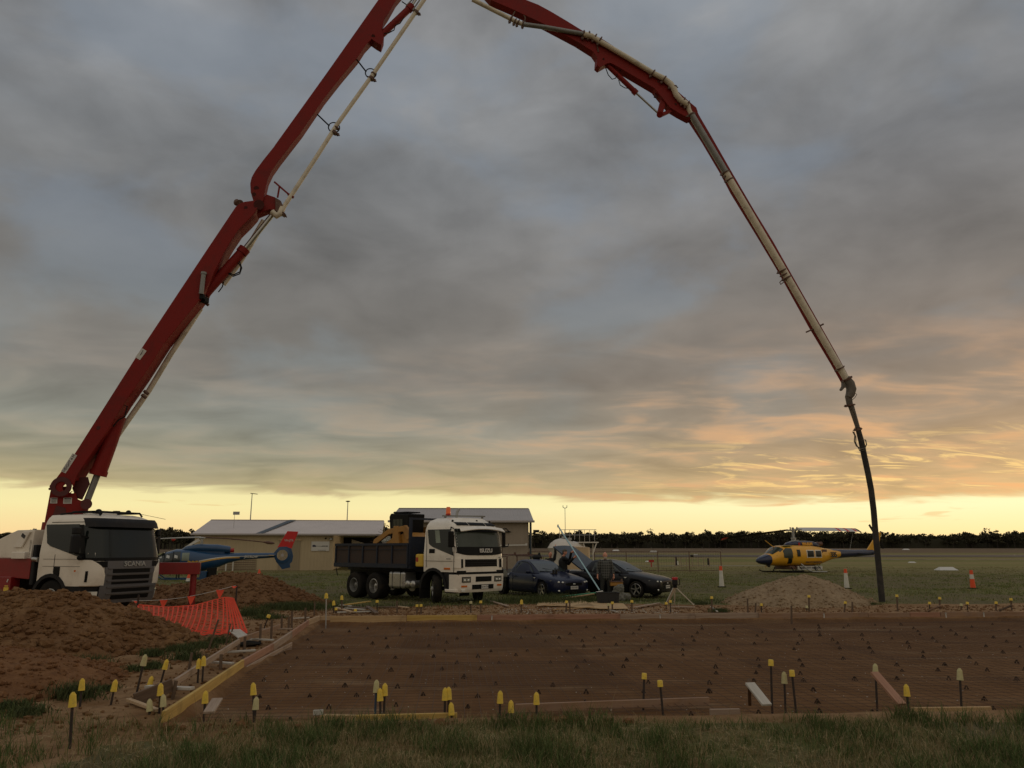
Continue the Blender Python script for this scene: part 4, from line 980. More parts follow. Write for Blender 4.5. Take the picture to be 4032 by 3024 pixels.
# ================================================================== white tipper truck
tip=thing('tipper_truck','white cabbed tipper truck with a brown sided steel tray, parked behind the formwork','truck',(-1.10,28.6,0),math.radians(-43))
tc_=Cab(1.72,1.24,.22,[(.9,.02),(1.15,.02),(1.7,.0),(2.6,-.16),(2.78,-.26),(2.92,-.48)],[(.9,1.22),(1.7,1.24),(2.6,1.17),(2.8,1.08),(2.92,.95)],.05)
b=tc_.body(1.10,2.92,24,.10).build('cab_body',MAT['white2'],tip,smooth=True,ang=30)
cut(b,[arch(-1.25,.50,.74,-1.5,1.5)]); b.data.materials.clear(); b.data.materials.append(MAT['white2'])
thf=1.24-.22
tc_.panel((-thf-.16,thf+.16),lambda t:1.98-.0*abs(t),2.60,.012,6,16).build('windscreen',MAT['glass_soft'],tip,smooth=True)
tc_.panel((-thf-.16,thf+.16),lambda t:1.68+.10*(abs(t)/1.2)**4,1.98,.016,4,20).build('front_panel',MAT['black'],tip,smooth=True)
for sg in (-1,1): tc_.panel((sg*(thf+.13),sg*(thf+.26)),1.80,2.6,.014,5,3).build('windscreen_pillar',MAT['white2'],tip,smooth=True)
text('ISUZU',.19,MAT['signwhite'],tip,tc_.P(.22,1.84,.03),(0,1,0),(-.08,0,1),ext=.008,bold=.006,sx=1.25)
text('GIGA',.05,MAT['pipe_grey'],tip,tc_.P(.95,1.60,.006),(0,1,0),(-.02,0,1),ext=.004)
# visor
vb=Cab(1.72,1.22,.26,[(2.5,.02),(2.62,.06),(2.74,-.06),(2.84,-.30)],[(2.5,1.24),(2.84,1.12)],.08)
m_=M(); T=[-1.08+2.16*k/16 for k in range(17)]
rings=[[vb.P(t,2.70-.10*(abs(t)/1.3)**2+.02,.06),vb.P(t,2.62-.13*(abs(t)/1.3)**2,.16),vb.P(t,2.595-.13*(abs(t)/1.3)**2,.15),vb.P(t,2.67-.10*(abs(t)/1.3)**2,.03)] for t in T]
m_.loft(rings); m_.build('sun_visor',MAT['white2'],tip,smooth=True)
tc_.panel((-thf-.1,thf+.1),2.50,2.62,.02,3,16).build('visor_shade',MAT['black'],tip,smooth=True)
# roof vents and markers, bar, beacon
for t0,t1 in ((-.98,-.45),(-.40,.42),(.47,.98)): tc_.panel((t0,t1),2.745,2.86,.02,3,6).build('roof_window',MAT['black'],tip,smooth=True)
m_=M(); m_.ell(tc_.P(-.95,2.90,.03),.045); m_.ell(tc_.P(.95,2.90,.03),.045); m_.ell(tc_.P(0.2,2.93,.0),.035); m_.build('roof_marker',MAT['plastic'],tip,smooth=True)
m_=M(); m_.beam((-1.5,-.6,3.12),(-.75,.9,3.12),.10,.05); m_.beam((-1.45,-.5,2.9),(-1.45,-.5,3.12),.07,.05,(1,0,0)); m_.beam((-.8,.8,2.9),(-.8,.8,3.12),.07,.05,(1,0,0)); m_.build('roof_bar',MAT['pipe_grey'],tip)
m_=M(); m_.cyl((-1.38,-.42,3.14),(-1.38,-.42,3.20),.10,.10,16); bb=m_.build('beacon_base',MAT['redlamp'],tip,smooth=True)
m_=M(); m_.lathe([(.001,.26),(.06,.26),(.085,.22),(.09,0),(.001,0)],(-1.38,-.42,3.19),(0,0,1),18); m_.build('beacon',MAT['beacon'],tip,smooth=True)
m_=M(); m_.tube([(-1.75,.35,2.6),(-1.75,.35,3.15),(-1.72,.37,3.34),(-1.66,.42,3.42)],[.055,.055,.06,.05],12); m_.build('exhaust_stack',MAT['galv'],tip,smooth=True)
for sg in (-1,1):
    t=lambda x,z=2.0: sg*tc_.tw(z,x)
    n=12; ts=[t(-1.50)+(t(-.26)-t(-1.50))*k/n for k in range(n+1)]
    def zlo(tt,sg=sg):
        u=(tt-t(-1.50))/(t(-.26)-t(-1.50)); return 2.03-.36*u+.06*max(0,1-u*8)
    tc_.panel(ts,zlo,2.60,.010,6).build('side_window',MAT['glass'],tip,smooth=True)
    ts=[t(-1.10)+(t(-.86)-t(-1.10))*k/4 for k in range(5)]
    tc_.panel(ts,2.12,2.57,.014,5).build('see_through_patch',MAT['glass_pale'],tip,smooth=True)  # pale patch on the opaque glass, painted for light seen through the cab
    m_=M(); y=sg*1.243
    m_.box((-.9,y,1.48),(1.6,.012,.010)); m_.box((-.14,y,1.75),(.010,.02,1.3)); m_.box((-1.62,y,1.9),(.010,.014,1.3)); m_.build('door_seam',MAT['trayboard'],tip)
    m_=M(); m_.box((-1.32,sg*1.245,1.83),(.30,.03,.15)); m_.build('door_handle',MAT['black'],tip,bevel=.03)
    m_=M(); m_.box((-.50,sg*1.235,1.22),(.32,.03,.07)); m_.build('side_indicator',MAT['amber'],tip,bevel=.01)
    m_=M(); m_.box((-.06 if sg<0 else -.2,sg*(1.47 if sg<0 else 1.36),2.24),(.12,.22 if sg<0 else .14,.56)); mh=m_.build('mirror_housing',MAT['black'],tip,bevel=.04,seg=3)
    m_=M(); m_.tube([(-.25,sg*1.18,2.62),(-.12,sg*1.42,2.66),(-.05,sg*1.50,2.55)],.022,7); m_.tube([(-.15,sg*1.2,1.98),(-.05,sg*1.44,2.0),(-.05,sg*1.48,2.1)],.02,7); m_.build('mirror_arm',MAT['black'],mh,smooth=True)
    # guard and splash flap
    m_=M(); rings=[]
    for k in range(13):
        a=PI*(.0+1.0*k/12); rings.append([V((-1.25+math.cos(a)*q,yy,.50+math.sin(a)*q)) for q,yy in ((.64,sg*1.25),(.74,sg*1.25),(.74,sg*.8),(.64,sg*.8))])
    m_.loft(rings); m_.build('mudguard',MAT['plastic'],tip,smooth=True)
    m_=M(); m_.box((-1.94,sg*1.0,.45),(.03,.50,.62)); m_.build('mud_flap',MAT['rubber'],tip)
text('550 GIGA',.055,MAT['pipe_grey'],tip,(-.42,-1.252,1.56),(1,0,0),(0,0,1),ext=.003)
tc_.panel((-.82,.80),1.28,1.54,.012,4,16).build('upper_grille',MAT['black'],tip,smooth=True)
for z in (1.33,1.41,1.49): tc_.panel((-.78,.76),z,z+.018,.03,2,12).build('grille_bar',MAT['plastic'],tip,smooth=True)
for sg in (-1,1):
    tc_.panel((sg*.93,sg*1.02),1.25,1.55,.03,3,3).build('corner_vent',MAT['black'],tip,smooth=True)
    tc_.panel((sg*1.03,sg*1.30),1.24,1.58,.035,3,5).build('corner_vane',MAT['white2'],tip,smooth=True)
m_=M(); m_.box((-.35,0,1.07),(.70,2.3,.16)); m_.build('bumper_gap',MAT['black'],tip)
bu_=Cab(1.0,1.25,.2,[(.3,-.02),(.5,.06),(1.02,.08)],[(.3,1.18),(.5,1.24),(1.02,1.25)],.07)
b=bu_.body(.40,1.02,10,0).build('bumper',MAT['white2'],tip,smooth=True,ang=30); 
cc=M(); cc.box((-.82,0,.7),(.9,3,1.0)); cut(b,[cc]); b.data.materials.clear(); b.data.materials.append(MAT['white2'])
bu_.panel((-.36,.44),.76,.94,.01,3,10).build('lower_grille',MAT['black'],tip,smooth=True)
bu_.panel((-.52,.56),lambda t:.50,lambda t:.66,.01,3,10).build('plate_recess',MAT['black'],tip,smooth=True)
m_=M(); p_=bu_.P(.08,.575,.03); m_.box(p_,(.012,.34,.13)); npl=m_.build('number_plate',MAT['signwhite'],tip); text('XLW-720',.085,MAT['ink'],npl,p_+V((.008,0,0)),(0,1,0),(0,0,1),ext=.002)
for sg in (-1,1):
    bu_.panel((sg*.60,sg*1.0),.745,.935,.012,3,6).build('lamp_surround',MAT['black'],tip,smooth=True); hh_=bu_.panel((sg*.63,sg*.97),.77,.91,.020,3,6).build('headlight',MAT['headglass'],tip,smooth=True)
    mm=M(); mm.ell(bu_.P(sg*.72,.82,.022),(.02,.05,.04)); mm.ell(bu_.P(sg*.88,.82,.022),(.02,.05,.04)); mm.build('reflector',MAT['lamp'],hh_,smooth=True)
    bu_.panel((sg*.76,sg*1.02),.585,.645,.014,2,5).build('indicator',MAT['amber'],tip,smooth=True)
m_=M(); m_.box(bu_.P(-.92,.47,.01),(.03,.18,.10)); m_.build('fog_lamp',MAT['lamp'],tip,bevel=.02)
for sg in (-1,1): m_=M(); m_.box((-.35,sg*1.0,.42),(.5,.45,.08)); m_.box((-.45,sg*1.12,.76),(.5,.16,.62)); m_.build('step',MAT['plastic'],tip,bevel=.02)
m_=M(); m_.box((-.3,-1.12,.47),(.55,.3,.10)); m_.build('step_board',MAT['white2'],tip,bevel=.02)
# chassis, tank, air tanks
m_=M(); m_.box((-4.1,-.4,.95),(6.6,.1,.26)); m_.box((-4.1,.4,.95),(6.6,.1,.26)); m_.box((-1.25,0,.5),(.14,2.0,.14)); m_.box((-4.75,0,.52),(.2,1.9,.2)); m_.box((-6.1,0,.52),(.2,1.9,.2)); m_.box((-.9,0,.9),(1.5,.8,.6)); m_.build('chassis',MAT['black'],tip)
for sg in (-1,):
    m_=M(); m_.box((-3.35,sg*.92,.76),(.95,.62,.62)); ft=m_.build('fuel_tank',MAT['alloy'],tip,bevel=.09,seg=4)
    m_=M()
    for x in (-3.58,-3.1): m_.box((x,sg*.92,.76),(.035,.64,.64))
    m_.build('tank_strap',MAT['black'],ft,bevel=.09)
    m_=M(); m_.cyl((-2.76,-1.15,.62),(-2.76,-.5,.62),.14,.14,18); m_.cyl((-2.46,-1.15,.62),(-2.46,-.5,.62),.14,.14,18); m_.ell((-2.76,-1.15,.62),(.14,.06,.14)); m_.ell((-2.46,-1.15,.62),(.14,.06,.14)); m_.build('air_tank',MAT['alloy'],tip,smooth=True)
wheel(tip,-1.25,-1.04,.50,.29,'galv',-.62,.2); wheel(tip,-1.25,1.04,.50,.29,'galv',-.62,.2)
for x in (-4.75,-6.05):
    for sg in (-1,1): wheel(tip,x,sg*.98,.50,.50,'alloy' if x>-5 else 'pipe_grey',0,.42)
# tray
m_=M(); m_.box((-5.0,0,1.24),(4.9,2.46,.12)); m_.box((-5.0,-.5,1.12),(4.8,.12,.12)); m_.box((-5.0,.5,1.12),(4.8,.12,.12)); tr=m_.build('tray_floor',MAT['navy'],tip)
for sg in (-1,1):
    m_=M(); m_.box((-5.02,sg*1.215,1.68),(4.7,.03,.78)); sd_=m_.build('tray_side',MAT['trayboard'],tip)
    m_=M()
    m_.box((-5.02,sg*1.245,2.08),(4.75,.07,.09)); m_.box((-5.02,sg*1.25,1.28),(4.75,.09,.15)); m_.box((-5.02,sg*1.24,1.88),(4.7,.03,.02))
    for k in range(6): m_.box((-2.69-.93*k,sg*1.245,1.68),(.07,.065,.75))
    m_.build('side_rail',MAT['navy'],sd_)
m_=M(); m_.box((-7.38,0,1.68),(.06,2.4,.85)); m_.build('tailgate',MAT['trayboard'],tip)
m_=M(); m_.box((-2.62,0,1.78),(.06,2.44,1.10)); m_.box((-2.62,-1.19,2.2),(.10,.10,1.75)); m_.box((-2.62,1.19,2.2),(.10,.10,1.75)); m_.box((-2.62,0,3.03),(.08,2.4,.07)); m_.box((-2.62,0,2.34),(.08,2.44,.05)); m_.build('headboard',MAT['navy'],tip)
m_=M(); m_.box((-2.4,.3,2.1),(.35,.5,1.0)); m_.box((-2.05,0,1.3),(.4,1.6,.5)); m_.build('air_cleaner',MAT['black'],tip,bevel=.03)
m_=M(); m_.cyl((-7.35,-1.2,1.15),(-7.15,-1.25,.85),.02,.02,6); m_.build('tailgate_chain',MAT['black'],tip)
# yellow fuel can held on the side behind the cab
m_=M(); m_.box((0,0,.25),(.42,.26,.46)); jc=thing('fuel_can','yellow plastic fuel can strapped behind the white tipper truck cab','fuel can',tip.matrix_basis@V((0,0,0)),0)
bpy.context.view_layer.update()
jc.location=tip.matrix_world@V((-2.10,-1.06,1.24)); jc.rotation_euler=(0,0,math.radians(-43))
m_.build('can_body',MAT['yellow'],jc,bevel=.05,seg=3)
m_=M(); m_.cyl((-.12,0,.48),(-.12,0,.54),.035,.035,10); m_.box((.06,0,.52),(.2,.04,.03)); m_.box((.0,0,.49),(.05,.04,.06)); m_.build('can_cap',MAT['black'],jc)
m_=M(); m_.box((-.1,-.133,.28),(.13,.004,.16)); m_.build('can_label',MAT['redlamp'],jc)

# ---------------- skid steer loader riding in the tray
sk=thing('skid_steer_loader','yellow skid steer loader with black cab carried in the tipper truck tray','loader',(0,0,0),0)
sk.location=tip.matrix_world@V((-4.55,.1,1.30)); sk.rotation_euler=(0,0,math.radians(180-43))
# local +x towards the tray's rear (bucket end)
m_=M(); m_.prism([(-1.05,-.55,.30),(-1.15,-.55,1.05),(-.75,-.55,1.25),(.1,-.55,1.05),(.75,-.55,.75),(.95,-.55,.35),(.85,-.55,.22)],(0,1.1,0)); m_.build('body',MAT['caseyellow'],sk,bevel=.03)
m_=M(); m_.prism([(-.65,-.42,1.02),(-.75,-.42,1.98),(.42,-.42,2.02),(.52,-.42,1.90),(.40,-.42,.95)],(0,.84,0)); m_.build('cab',MAT['black'],sk,bevel=.04)
m_=M()
for yy in (-.432,.425):
    m_.box((-.08,yy+.003,1.50),(.62,.006,.56))
m_.build('cab_window',MAT['glass_soft'],sk)
m_=M()
for k in range(7): m_.box((-.36+.09*k,-.44,1.5),(.012,.01,.56)); m_.box((-.36+.09*k,.44,1.5),(.012,.01,.56))
for k in range(5): m_.box((.46,-.3+.15*k,1.5),(.012,.012,.8))
m_.build('cab_grille',MAT['plastic'],sk)
m_=M(); m_.box((-.1,0,2.05),(.9,.7,.05)); m_.box((.35,.2,2.06),(.1,.16,.08)); m_.box((.35,-.2,2.06),(.1,.16,.08)); m_.build('cab_roof',MAT['plastic'],sk,bevel=.02)
for sg in (-1,1):
    y=sg*.62
    m_=M(); m_.prism([(-1.1,y-.05,1.30),(-.85,y-.05,1.52),(.25,y-.05,1.38),(1.15,y-.05,.98),(1.42,y-.05,.28),(1.20,y-.05,.22),(1.0,y-.05,.80),(.2,y-.05,1.18),(-.7,y-.05,1.28),(-.95,y-.05,.95),(-1.12,y-.05,.98)],(0,.1,0)); m_.build('lift_arm',MAT['caseyellow'],sk,bevel=.015)
    m_=M(); m_.prism([(-.55,y-.06,.7),(-.35,y-.06,1.50),(-.12,y-.06,1.50),(.0,y-.06,.7)],(0,.12,0)); m_.build('arm_tower',MAT['caseyellow'],sk,bevel=.015)
    m_=M(); m_.cyl((.1,y,.5),(.9,y,.95),.04,.04,8); m_.build('arm_cylinder',MAT['black'],sk)
    for x in (-.55,.5): wheel(sk,x,sg*.66,.36,.24,'caseyellow',0,.4,rr=.5)
m_=M(); m_.prism([(1.2,-.75,.1),(1.35,-.75,.6),(1.55,-.75,.6),(1.9,-.75,.12)],(0,1.5,0)); m_.build('bucket',MAT['caseyellow'],sk,bevel=.01)
# loose steel sticking out behind the loader
m_=M()
for k in range(7): m_.cyl((1.0+.06*k,-.7,.75+.05*k),(1.75,.5-.1*k,.82+.10*k),.007,.007,5)
for k in range(5): m_.cyl((1.35+.08*k,-.5,.75),(1.38+.07*k,-.45+.05*k,1.25),.007,.007,5)
mesh_=m_.build('steel_offcuts',MAT['rebar']); mesh_.location=sk.location; mesh_.rotation_euler=sk.rotation_euler; tag(mesh_,'loose rusty mesh offcuts standing in the tray in front of the loader','steel offcuts')

# ================================================================== utes
def ring(x,zb,zs,zc,w,wt,crown=.03):
    """half section -> closed ring, body"""
    h=[(0,zb),(w*.80,zb),(w*.97,zb+.06),(w*1.0,zb+.25*(zs-zb)),(w*1.0,zb+.62*(zs-zb)),(w*.965,zb+.86*(zs-zb)),(w*.92,zs),(wt,zc),(wt*.55,zc+crown*.75),(0,zc+crown)]
    return [V((x,-a,z)) for a,z in h]+[V((x,a,z)) for a,z in h[-2:0:-1]]
def ute(name,label,loc,th,paint,kind):
    t=thing(name,label,'ute',loc,th)
    #      x     zb   shoulder  top  halfwidth  topwidth
    st=[(.0,.34,.60,.62,.50,.40),(-.03,.26,.64,.67,.66,.52),(-.10,.21,.68,.71,.78,.62),(-.22,.19,.71,.755,.86,.68),(-.45,.18,.76,.81,.905,.70),(-.8,.18,.81,.87,.92,.70),(-1.2,.18,.86,.94,.925,.70),(-1.42,.18,.885,.965,.925,.70),(-1.7,.18,.90,.955,.925,.74),(-2.4,.18,.915,.955,.925,.78),(-3.0,.18,.93,.96,.925,.78)]
    end=-3.35 if kind=='tray' else -4.95
    if kind=='tray': st+=[(-3.25,.18,.94,.965,.92,.78),(-3.35,.25,.94,.965,.90,.78)]
    else: st+=[(-3.6,.20,.955,.975,.92,.80),(-4.4,.22,.985,1.0,.91,.80),(-4.85,.26,.99,1.005,.88,.78),(-4.95,.40,.97,.99,.85,.76)]
    m_=M(); m_.loft([ring(*q) for q in st]); b=m_.build('body',paint,t,smooth=True,ang=50)
    cuts=[arch(-.93,.315,.385,-1.2,-.62),arch(-.93,.315,.385,.62,1.2)]
    if kind!='tray': cuts+=[arch(-3.86,.315,.385,-1.2,-.62),arch(-3.86,.315,.385,.62,1.2)]
    cut(b,cuts); b.data.materials.clear(); b.data.materials.append(paint)
    for p in b.data.polygons: p.use_smooth=True
    # greenhouse
    gh=[(-1.32,.93,.94,.74,.72),(-1.62,.93,1.10,.80,.68),(-2.0,.93,1.30,.82,.63),(-2.28,.93,1.41,.83,.60),(-2.55,.93,1.455,.83,.585),(-2.9,.93,1.46,.83,.58),(-3.15,.93,1.42,.82,.58),(-3.36,.93,1.22,.80,.62),(-3.50 if kind!='tray' else -3.38,.93,.96,.78,.72)]
    def gr(x,zb,zt,wb,wt):
        h=[(0,zb),(wb,zb),(wb,zb+.02),(wb+(wt-wb)*.5,zb+(zt-zb)*.5),(wt+.015,zt-.05 if zt>zb+.1 else zt),(wt-.06,zt),(wt*.5,zt+.02),(0,zt+.025)]
        return [V((x,-a,z)) for a,z in h]+[V((x,a,z)) for a,z in h[-2:0:-1]]
    m_=M(); m_.loft([gr(*q) for q in gh]); g_=m_.build('cabin',paint,t,smooth=True,ang=50)
    # windscreen
    m_=M()
    def wsl(x): # greenhouse top height at x
        for (a,_,za,wa,ta),(b_,_,zb_,wb_,tb_) in zip(gh,gh[1:]):
            if x>=b_: k=(x-a)/(b_-a); return za+(zb_-za)*k,ta+(tb_-ta)*k
        return gh[-1][2],gh[-1][4]
    rings=[]
    for k in range(7):
        x=-1.42-.80*k/6; z,w=wsl(x); w-=.045
        rings.append([V((x,w*s,z+.035-.028*abs(s)**3-.012*(1-s*s)+.006)) for s in (-1,-.6,-.2,.2,.6,1)]+[V((x,w*s,z-.03)) for s in (1,-1)])
    m_.loft(rings); ws=m_.build('windscreen',MAT['carglass'],t,smooth=True,ang=50)
    m_=M(); m_.cyl((-1.40,.5,1.0),(-1.62,-.35,1.13),.009,.009,5); m_.cyl((-1.37,-.1,.99),(-1.45,-.62,1.04),.009,.009,5); m_.build('wiper',MAT['black'],ws)
    for sg in (-1,1):
        m_=M(); pts=[]
        poly=[(-1.62,.985),(-2.02,1.26),(-2.32,1.375),(-2.75,1.405),(-2.95,1.34),(-3.02,1.00)]
        def yy(x,z):
            zt,wt=wsl(x); wb=.82; k=min(1,max(0,(z-.95)/max(.05,(zt-.05-.95)))); return wb+(wt+.015-wb)*k+.008
        m_.prism([(x,sg*yy(x,z),z) for x,z in poly],(0,-sg*.02,0)); m_.build('side_window',MAT['carglass'],t)
        m_=M(); m_.tube([(x,sg*(yy(x,z)+.004),z) for x,z in poly[:4]],.012,5); m_.build('window_trim',MAT['black'],t)
        m_=M(); m_.ell((-1.72,sg*1.0,1.0),(.07,.11,.075)); m_.box((-1.72,sg*.90,.97),(.06,.14,.04)); m_.build('wing_mirror',paint,t,smooth=True)
        m_=M(); 
        for x in (-1.48,-2.98): m_.box((x,sg*.921,.60),(.008,.014,.62))
        m_.box((-2.25,sg*.922,.29),(1.5,.014,.008)); m_.build('door_seam',MAT['black'],t)
        m_=M(); m_.box((-2.82,sg*.925,.82),(.18,.03,.035)); m_.build('door_handle',paint,t,bevel=.01)
        m_=M(); m_.prism([(-1.30,sg*.922,.80),(-1.46,sg*.922,.80),(-1.38,sg*.922,.75)],(0,sg*.008,0)); m_.build('side_repeater',MAT['lamp'],t)
        # headlights following the curved corner
        m_=M()
        if kind=='tray': hp_=[(-.02,.40,.60,.65),(-.05,.52,.595,.67),(-.12,.66,.60,.69),(-.24,.775,.615,.70),(-.42,.855,.64,.71)]
        else: hp_=[(-.03,.42,.585,.66),(-.06,.54,.585,.675),(-.13,.67,.59,.69),(-.24,.775,.60,.70),(-.38,.85,.615,.69)]
        m_.loft([[V((x+.022,sg*(y+.012),z0)),V((x+.010,sg*(y+.010),z1)),V((x-.04,sg*(y-.03),z1-.005)),V((x-.04,sg*(y-.03),z0))] for x,y,z0,z1 in hp_]); hl=m_.build('headlight',MAT['headglass'],t,smooth=True)
        m_=M(); m_.ell((.0,sg*.54,.635),(.03,.05,.034)); m_.ell((-.07,sg*.68,.645),(.035,.05,.034)); m_.build('lamp_reflector',MAT['lamp'],hl,smooth=True)
        m_=M(); m_.ell((-.055,sg*.68,.32),(.03,.05,.035)); m_.build('fog_lamp',MAT['lamp'],t,smooth=True)
        wheel(t,-.93,sg*.80,.325,.225,'alloy',0.0,.3,spokes=5,rr=.72)
        wheel(t,-3.86,sg*.80,.325,.225,'alloy' if kind!='tray' else 'plastic',0.0,.3,spokes=5,rr=.72)
    m_=M(); m_.loft([[V((x,y,z0)),V((x,y,z1)),V((x-.05,y,z1)),V((x-.05,y,z0))] for x,y,z0,z1 in ((.0,-.40,.52,.60),(.020,-.2,.505,.615),(.024,0,.50,.62),(.020,.2,.505,.615),(.0,.40,.52,.60))]); m_.build('grille',MAT['black'],t,smooth=True)
    m_=M(); m_.ell((.03,0,.565),(.012,.065,.03)); m_.build('badge',MAT['silver'],t,smooth=True)
    m_=M(); m_.loft([[V((x,y,z0)),V((x,y,z1)),V((x-.05,y,z1)),V((x-.05,y,z0))] for x,y,z0,z1 in ((-.03,-.56,.27,.34),(.012,-.3,.255,.36),(.02,0,.25,.365),(.012,.3,.255,.36),(-.03,.56,.27,.34))]); m_.build('air_dam',MAT['black'],t,smooth=True)
    m_=M(); m_.box((.035,0,.43),(.012,.36,.12)); pl=m_.build('number_plate',MAT['signwhite'],t)
    text('1D·4TM' if False else 'UDV 401',.085,MAT['ink'],pl,(.043,0,.43),(0,1,0),(0,0,1),ext=.002)
    m_=M(); m_.box((-2.3,0,.28),(4.0 if kind!='tray' else 3.6,1.2,.16)); m_.build('underbody',MAT['black'],t)
    return t
blue=ute('blue_ute','dark blue ute with a ladder rack behind its cab, beside the white tipper truck',(2.42,31.0,0),math.radians(-57),MAT['carblue'],'tray')
black=ute('black_ute','black ute with its rear tray lid raised, parked behind the bearded man',(6.22,31.8,0),math.radians(-37),MAT['carblack'],'tub')
# tray and rack of the blue one
m_=M(); m_.box((-4.45,0,.80),(2.1,1.85,.08)); m_.box((-4.45,-.92,.92),(2.1,.03,.22)); m_.box((-4.45,.92,.92),(2.1,.03,.22)); m_.box((-5.49,0,.92),(.03,1.85,.22)); m_.build('tray',MAT['pipe_grey'],blue)
for sg in (-1,1): m_=M(); m_.box((-3.86,sg*.84,.66),(1.0,.30,.22)); m_.box((-3.50,sg*.84,.45),(.20,.28,.4)); m_.build('wheel_guard',MAT['black'],blue,bevel=.03)
m_=M()
for x in (-3.45,-5.4): m_.tube([(x,-.9,.85),(x,-.9,1.55),(x,-.80,1.66),(x,.80,1.66),(x,.9,1.55),(x,.9,.85)],.028,8)
for yv in (-.9,.9): m_.tube([(-3.45,yv*.95,1.60),(-5.4,yv*.95,1.60)],.022,8)
m_.box((-3.45,.2,1.72),(.06,.08,.10)); m_.box((-3.45,-.5,1.72),(.06,.08,.10)); m_.build('ladder_rack',MAT['clamp'],blue,smooth=True)
m_=M(); m_.cyl((-2.45,.30,1.47),(-2.50,.30,1.62),.012,.008,6); m_.build('aerial',MAT['black'],blue)
def jit(mb,a,seed):
    r=random.Random(seed); mb.v=[(x+r.uniform(-a,a),y+r.uniform(-a,a),z+r.uniform(-a,a)) for x,y,z in mb.v]; return mb
bpy.context.view_layer.update()
def on(o,p): return o.matrix_world@V(p)
bag=M(); bag.ell((0,0,.08),(.20,.14,.10),10,7); bag.ell((.12,.03,.15),(.07,.06,.13),8,6); bag=jit(bag,.012,3).build('tool_bag',MAT['hoodie'],smooth=True); bag.location=on(blue,(-2.95,.28,1.475)); tag(bag,'small black bag lying on the blue ute roof','bag')
for k in range(2):
    m_=M(); m_.tube([(0,0,.0),(0,0,.07),(0,0,.16),(0,.0,.20)],[.05,.052,.048,.05],10); m_.ell((.07,0,.035),(.10,.048,.038),10,6)
    bo=m_.build('work_boot',MAT['boot'],smooth=True); bo.location=on(blue,(-.93-.02*k,-.30+.15*k,.895)); bo.rotation_euler=(0,0,2.6+.5*k); tag(bo,('left','right')[k]+' one of the dark work boots standing on the blue ute bonnet','boot','pair of work boots on the bonnet')
# raised lid of the black one
m_=M(); a=math.radians(33); p0=V((-3.45,0,1.06)); d=V((-math.cos(a),0,math.sin(a)));n=V((math.sin(a),0,math.cos(a)))
L=1.75; m_.loft([[p0+d*L*u_+V((0,s*.86*(1-.04*u_**3),0))+n*(.05*(1-s*s)) for s in (-1,-.6,-.2,.2,.6,1)]+[p0+d*L*u_+V((0,s*.86*(1-.04*u_**3),0))-n*.05 for s in (1,-1)] for u_ in (0,.25,.5,.75,.93,1)])
m_.build('tray_lid',MAT['lidblue'],black,smooth=True,ang=40)
m_=M(); m_.cyl((-4.35,-.75,1.0),(-4.60,-.75,1.78),.014,.014,6); m_.cyl((-4.35,.75,1.0),(-4.60,.75,1.78),.014,.014,6); m_.build('lid_strut',MAT['galv'],black)
# amber kiss of the far indicator
m_=M(); m_.ell((-.33,.86,.60),(.06,.02,.03)); m_.build('indicator',MAT['amber'],black,smooth=True)

# ================================================================== helicopters
def sring(x,zc,hh,hw,p=2.4,n=24,flat=0):
    out=[]
    for k in range(n):
        a=2*PI*k/n; c,s_=math.cos(a),math.sin(a); y=hw*abs(c)**(2/p)*(1 if c>=0 else -1); z=hh*abs(s_)**(2/p)*(1 if s_>=0 else -1)
        out.append(V((x,y,zc+z)))
    return out
class Fus:
    def __init__(s,st): s.st=st
    def at(s,x):
        for a,b in zip(s.st,s.st[1:]):
            if x<=a[0] and x>=b[0]:
                k=(x-a[0])/(b[0]-a[0]); return [a[i]+(b[i]-a[i])*k for i in range(1,5)]
        e=s.st[0] if x>s.st[0][0] else s.st[-1]; return list(e[1:5])
    def side(s,x,z,off=0):
        zc,hh,hw,p=s.at(x); v=max(-.999,min(.999,(z-zc)/hh)); return hw*(1-abs(v)**p)**(1/p)+off
    def patch(s,poly_lo,poly_hi,x0,x1,sg,off=.012,n=10,m=6,back=-.02):
        """side panel between heights given as functions of x"""
        lo=poly_lo if callable(poly_lo) else (lambda x:poly_lo); hi=poly_hi if callable(poly_hi) else (lambda x:poly_hi)
        rings=[]
        for i in range(n+1):
            x=x0+(x1-x0)*i/n; zs=[lo(x)+(hi(x)-lo(x))*j/m for j in range(m+1)]
            rings.append([V((x,sg*s.side(x,z,off),z)) for z in zs]+[V((x,sg*s.side(x,z,back),z)) for z in zs[::-1]])
        return M().loft(rings)
# ---- yellow one
hy=thing('yellow_helicopter','yellow and navy helicopter numbered 335 with two blades, standing on the grass at right','helicopter',(23.9,66.5,0),math.radians(180+21))
hy.scale=(1,1,1)
FY=Fus([(3.95,.95,.08,.12,2.2),(3.7,.97,.24,.36,2.2),(3.2,1.02,.38,.62,2.3),(2.75,1.08,.50,.82,2.4),(2.3,1.22,.68,1.0,2.5),(1.8,1.34,.82,1.12,2.8),(1.4,1.36,.84,1.2,3),(.5,1.36,.86,1.27,3.2),(-1.2,1.36,.84,1.27,3.2),(-2.0,1.36,.76,1.15,3),(-2.9,1.40,.58,.88,2.6),(-3.8,1.46,.42,.6,2.3),(-4.6,1.50,.34,.42,2.1)])
m_=M(); m_.loft([sring(*q) for q in FY.st]); fz=m_.build('fuselage',MAT['heliyellow'],hy,smooth=True,ang=60)
FT=Fus([(-3.6,1.48,.42,.5,2.2),(-4.6,1.50,.37,.40,2.1),(-6.5,1.54,.30,.28,2),(-8.6,1.62,.23,.18,2)])
m_=M(); m_.loft([sring(*q) for q in [( -3.7,1.49,.43,.56,2.2)]+[(a,b,c+.005,d+.005,e) for a,b,c,d,e in FT.st[1:]]]); m_.build('tail_boom',MAT['helinavy'],hy,smooth=True,ang=60)
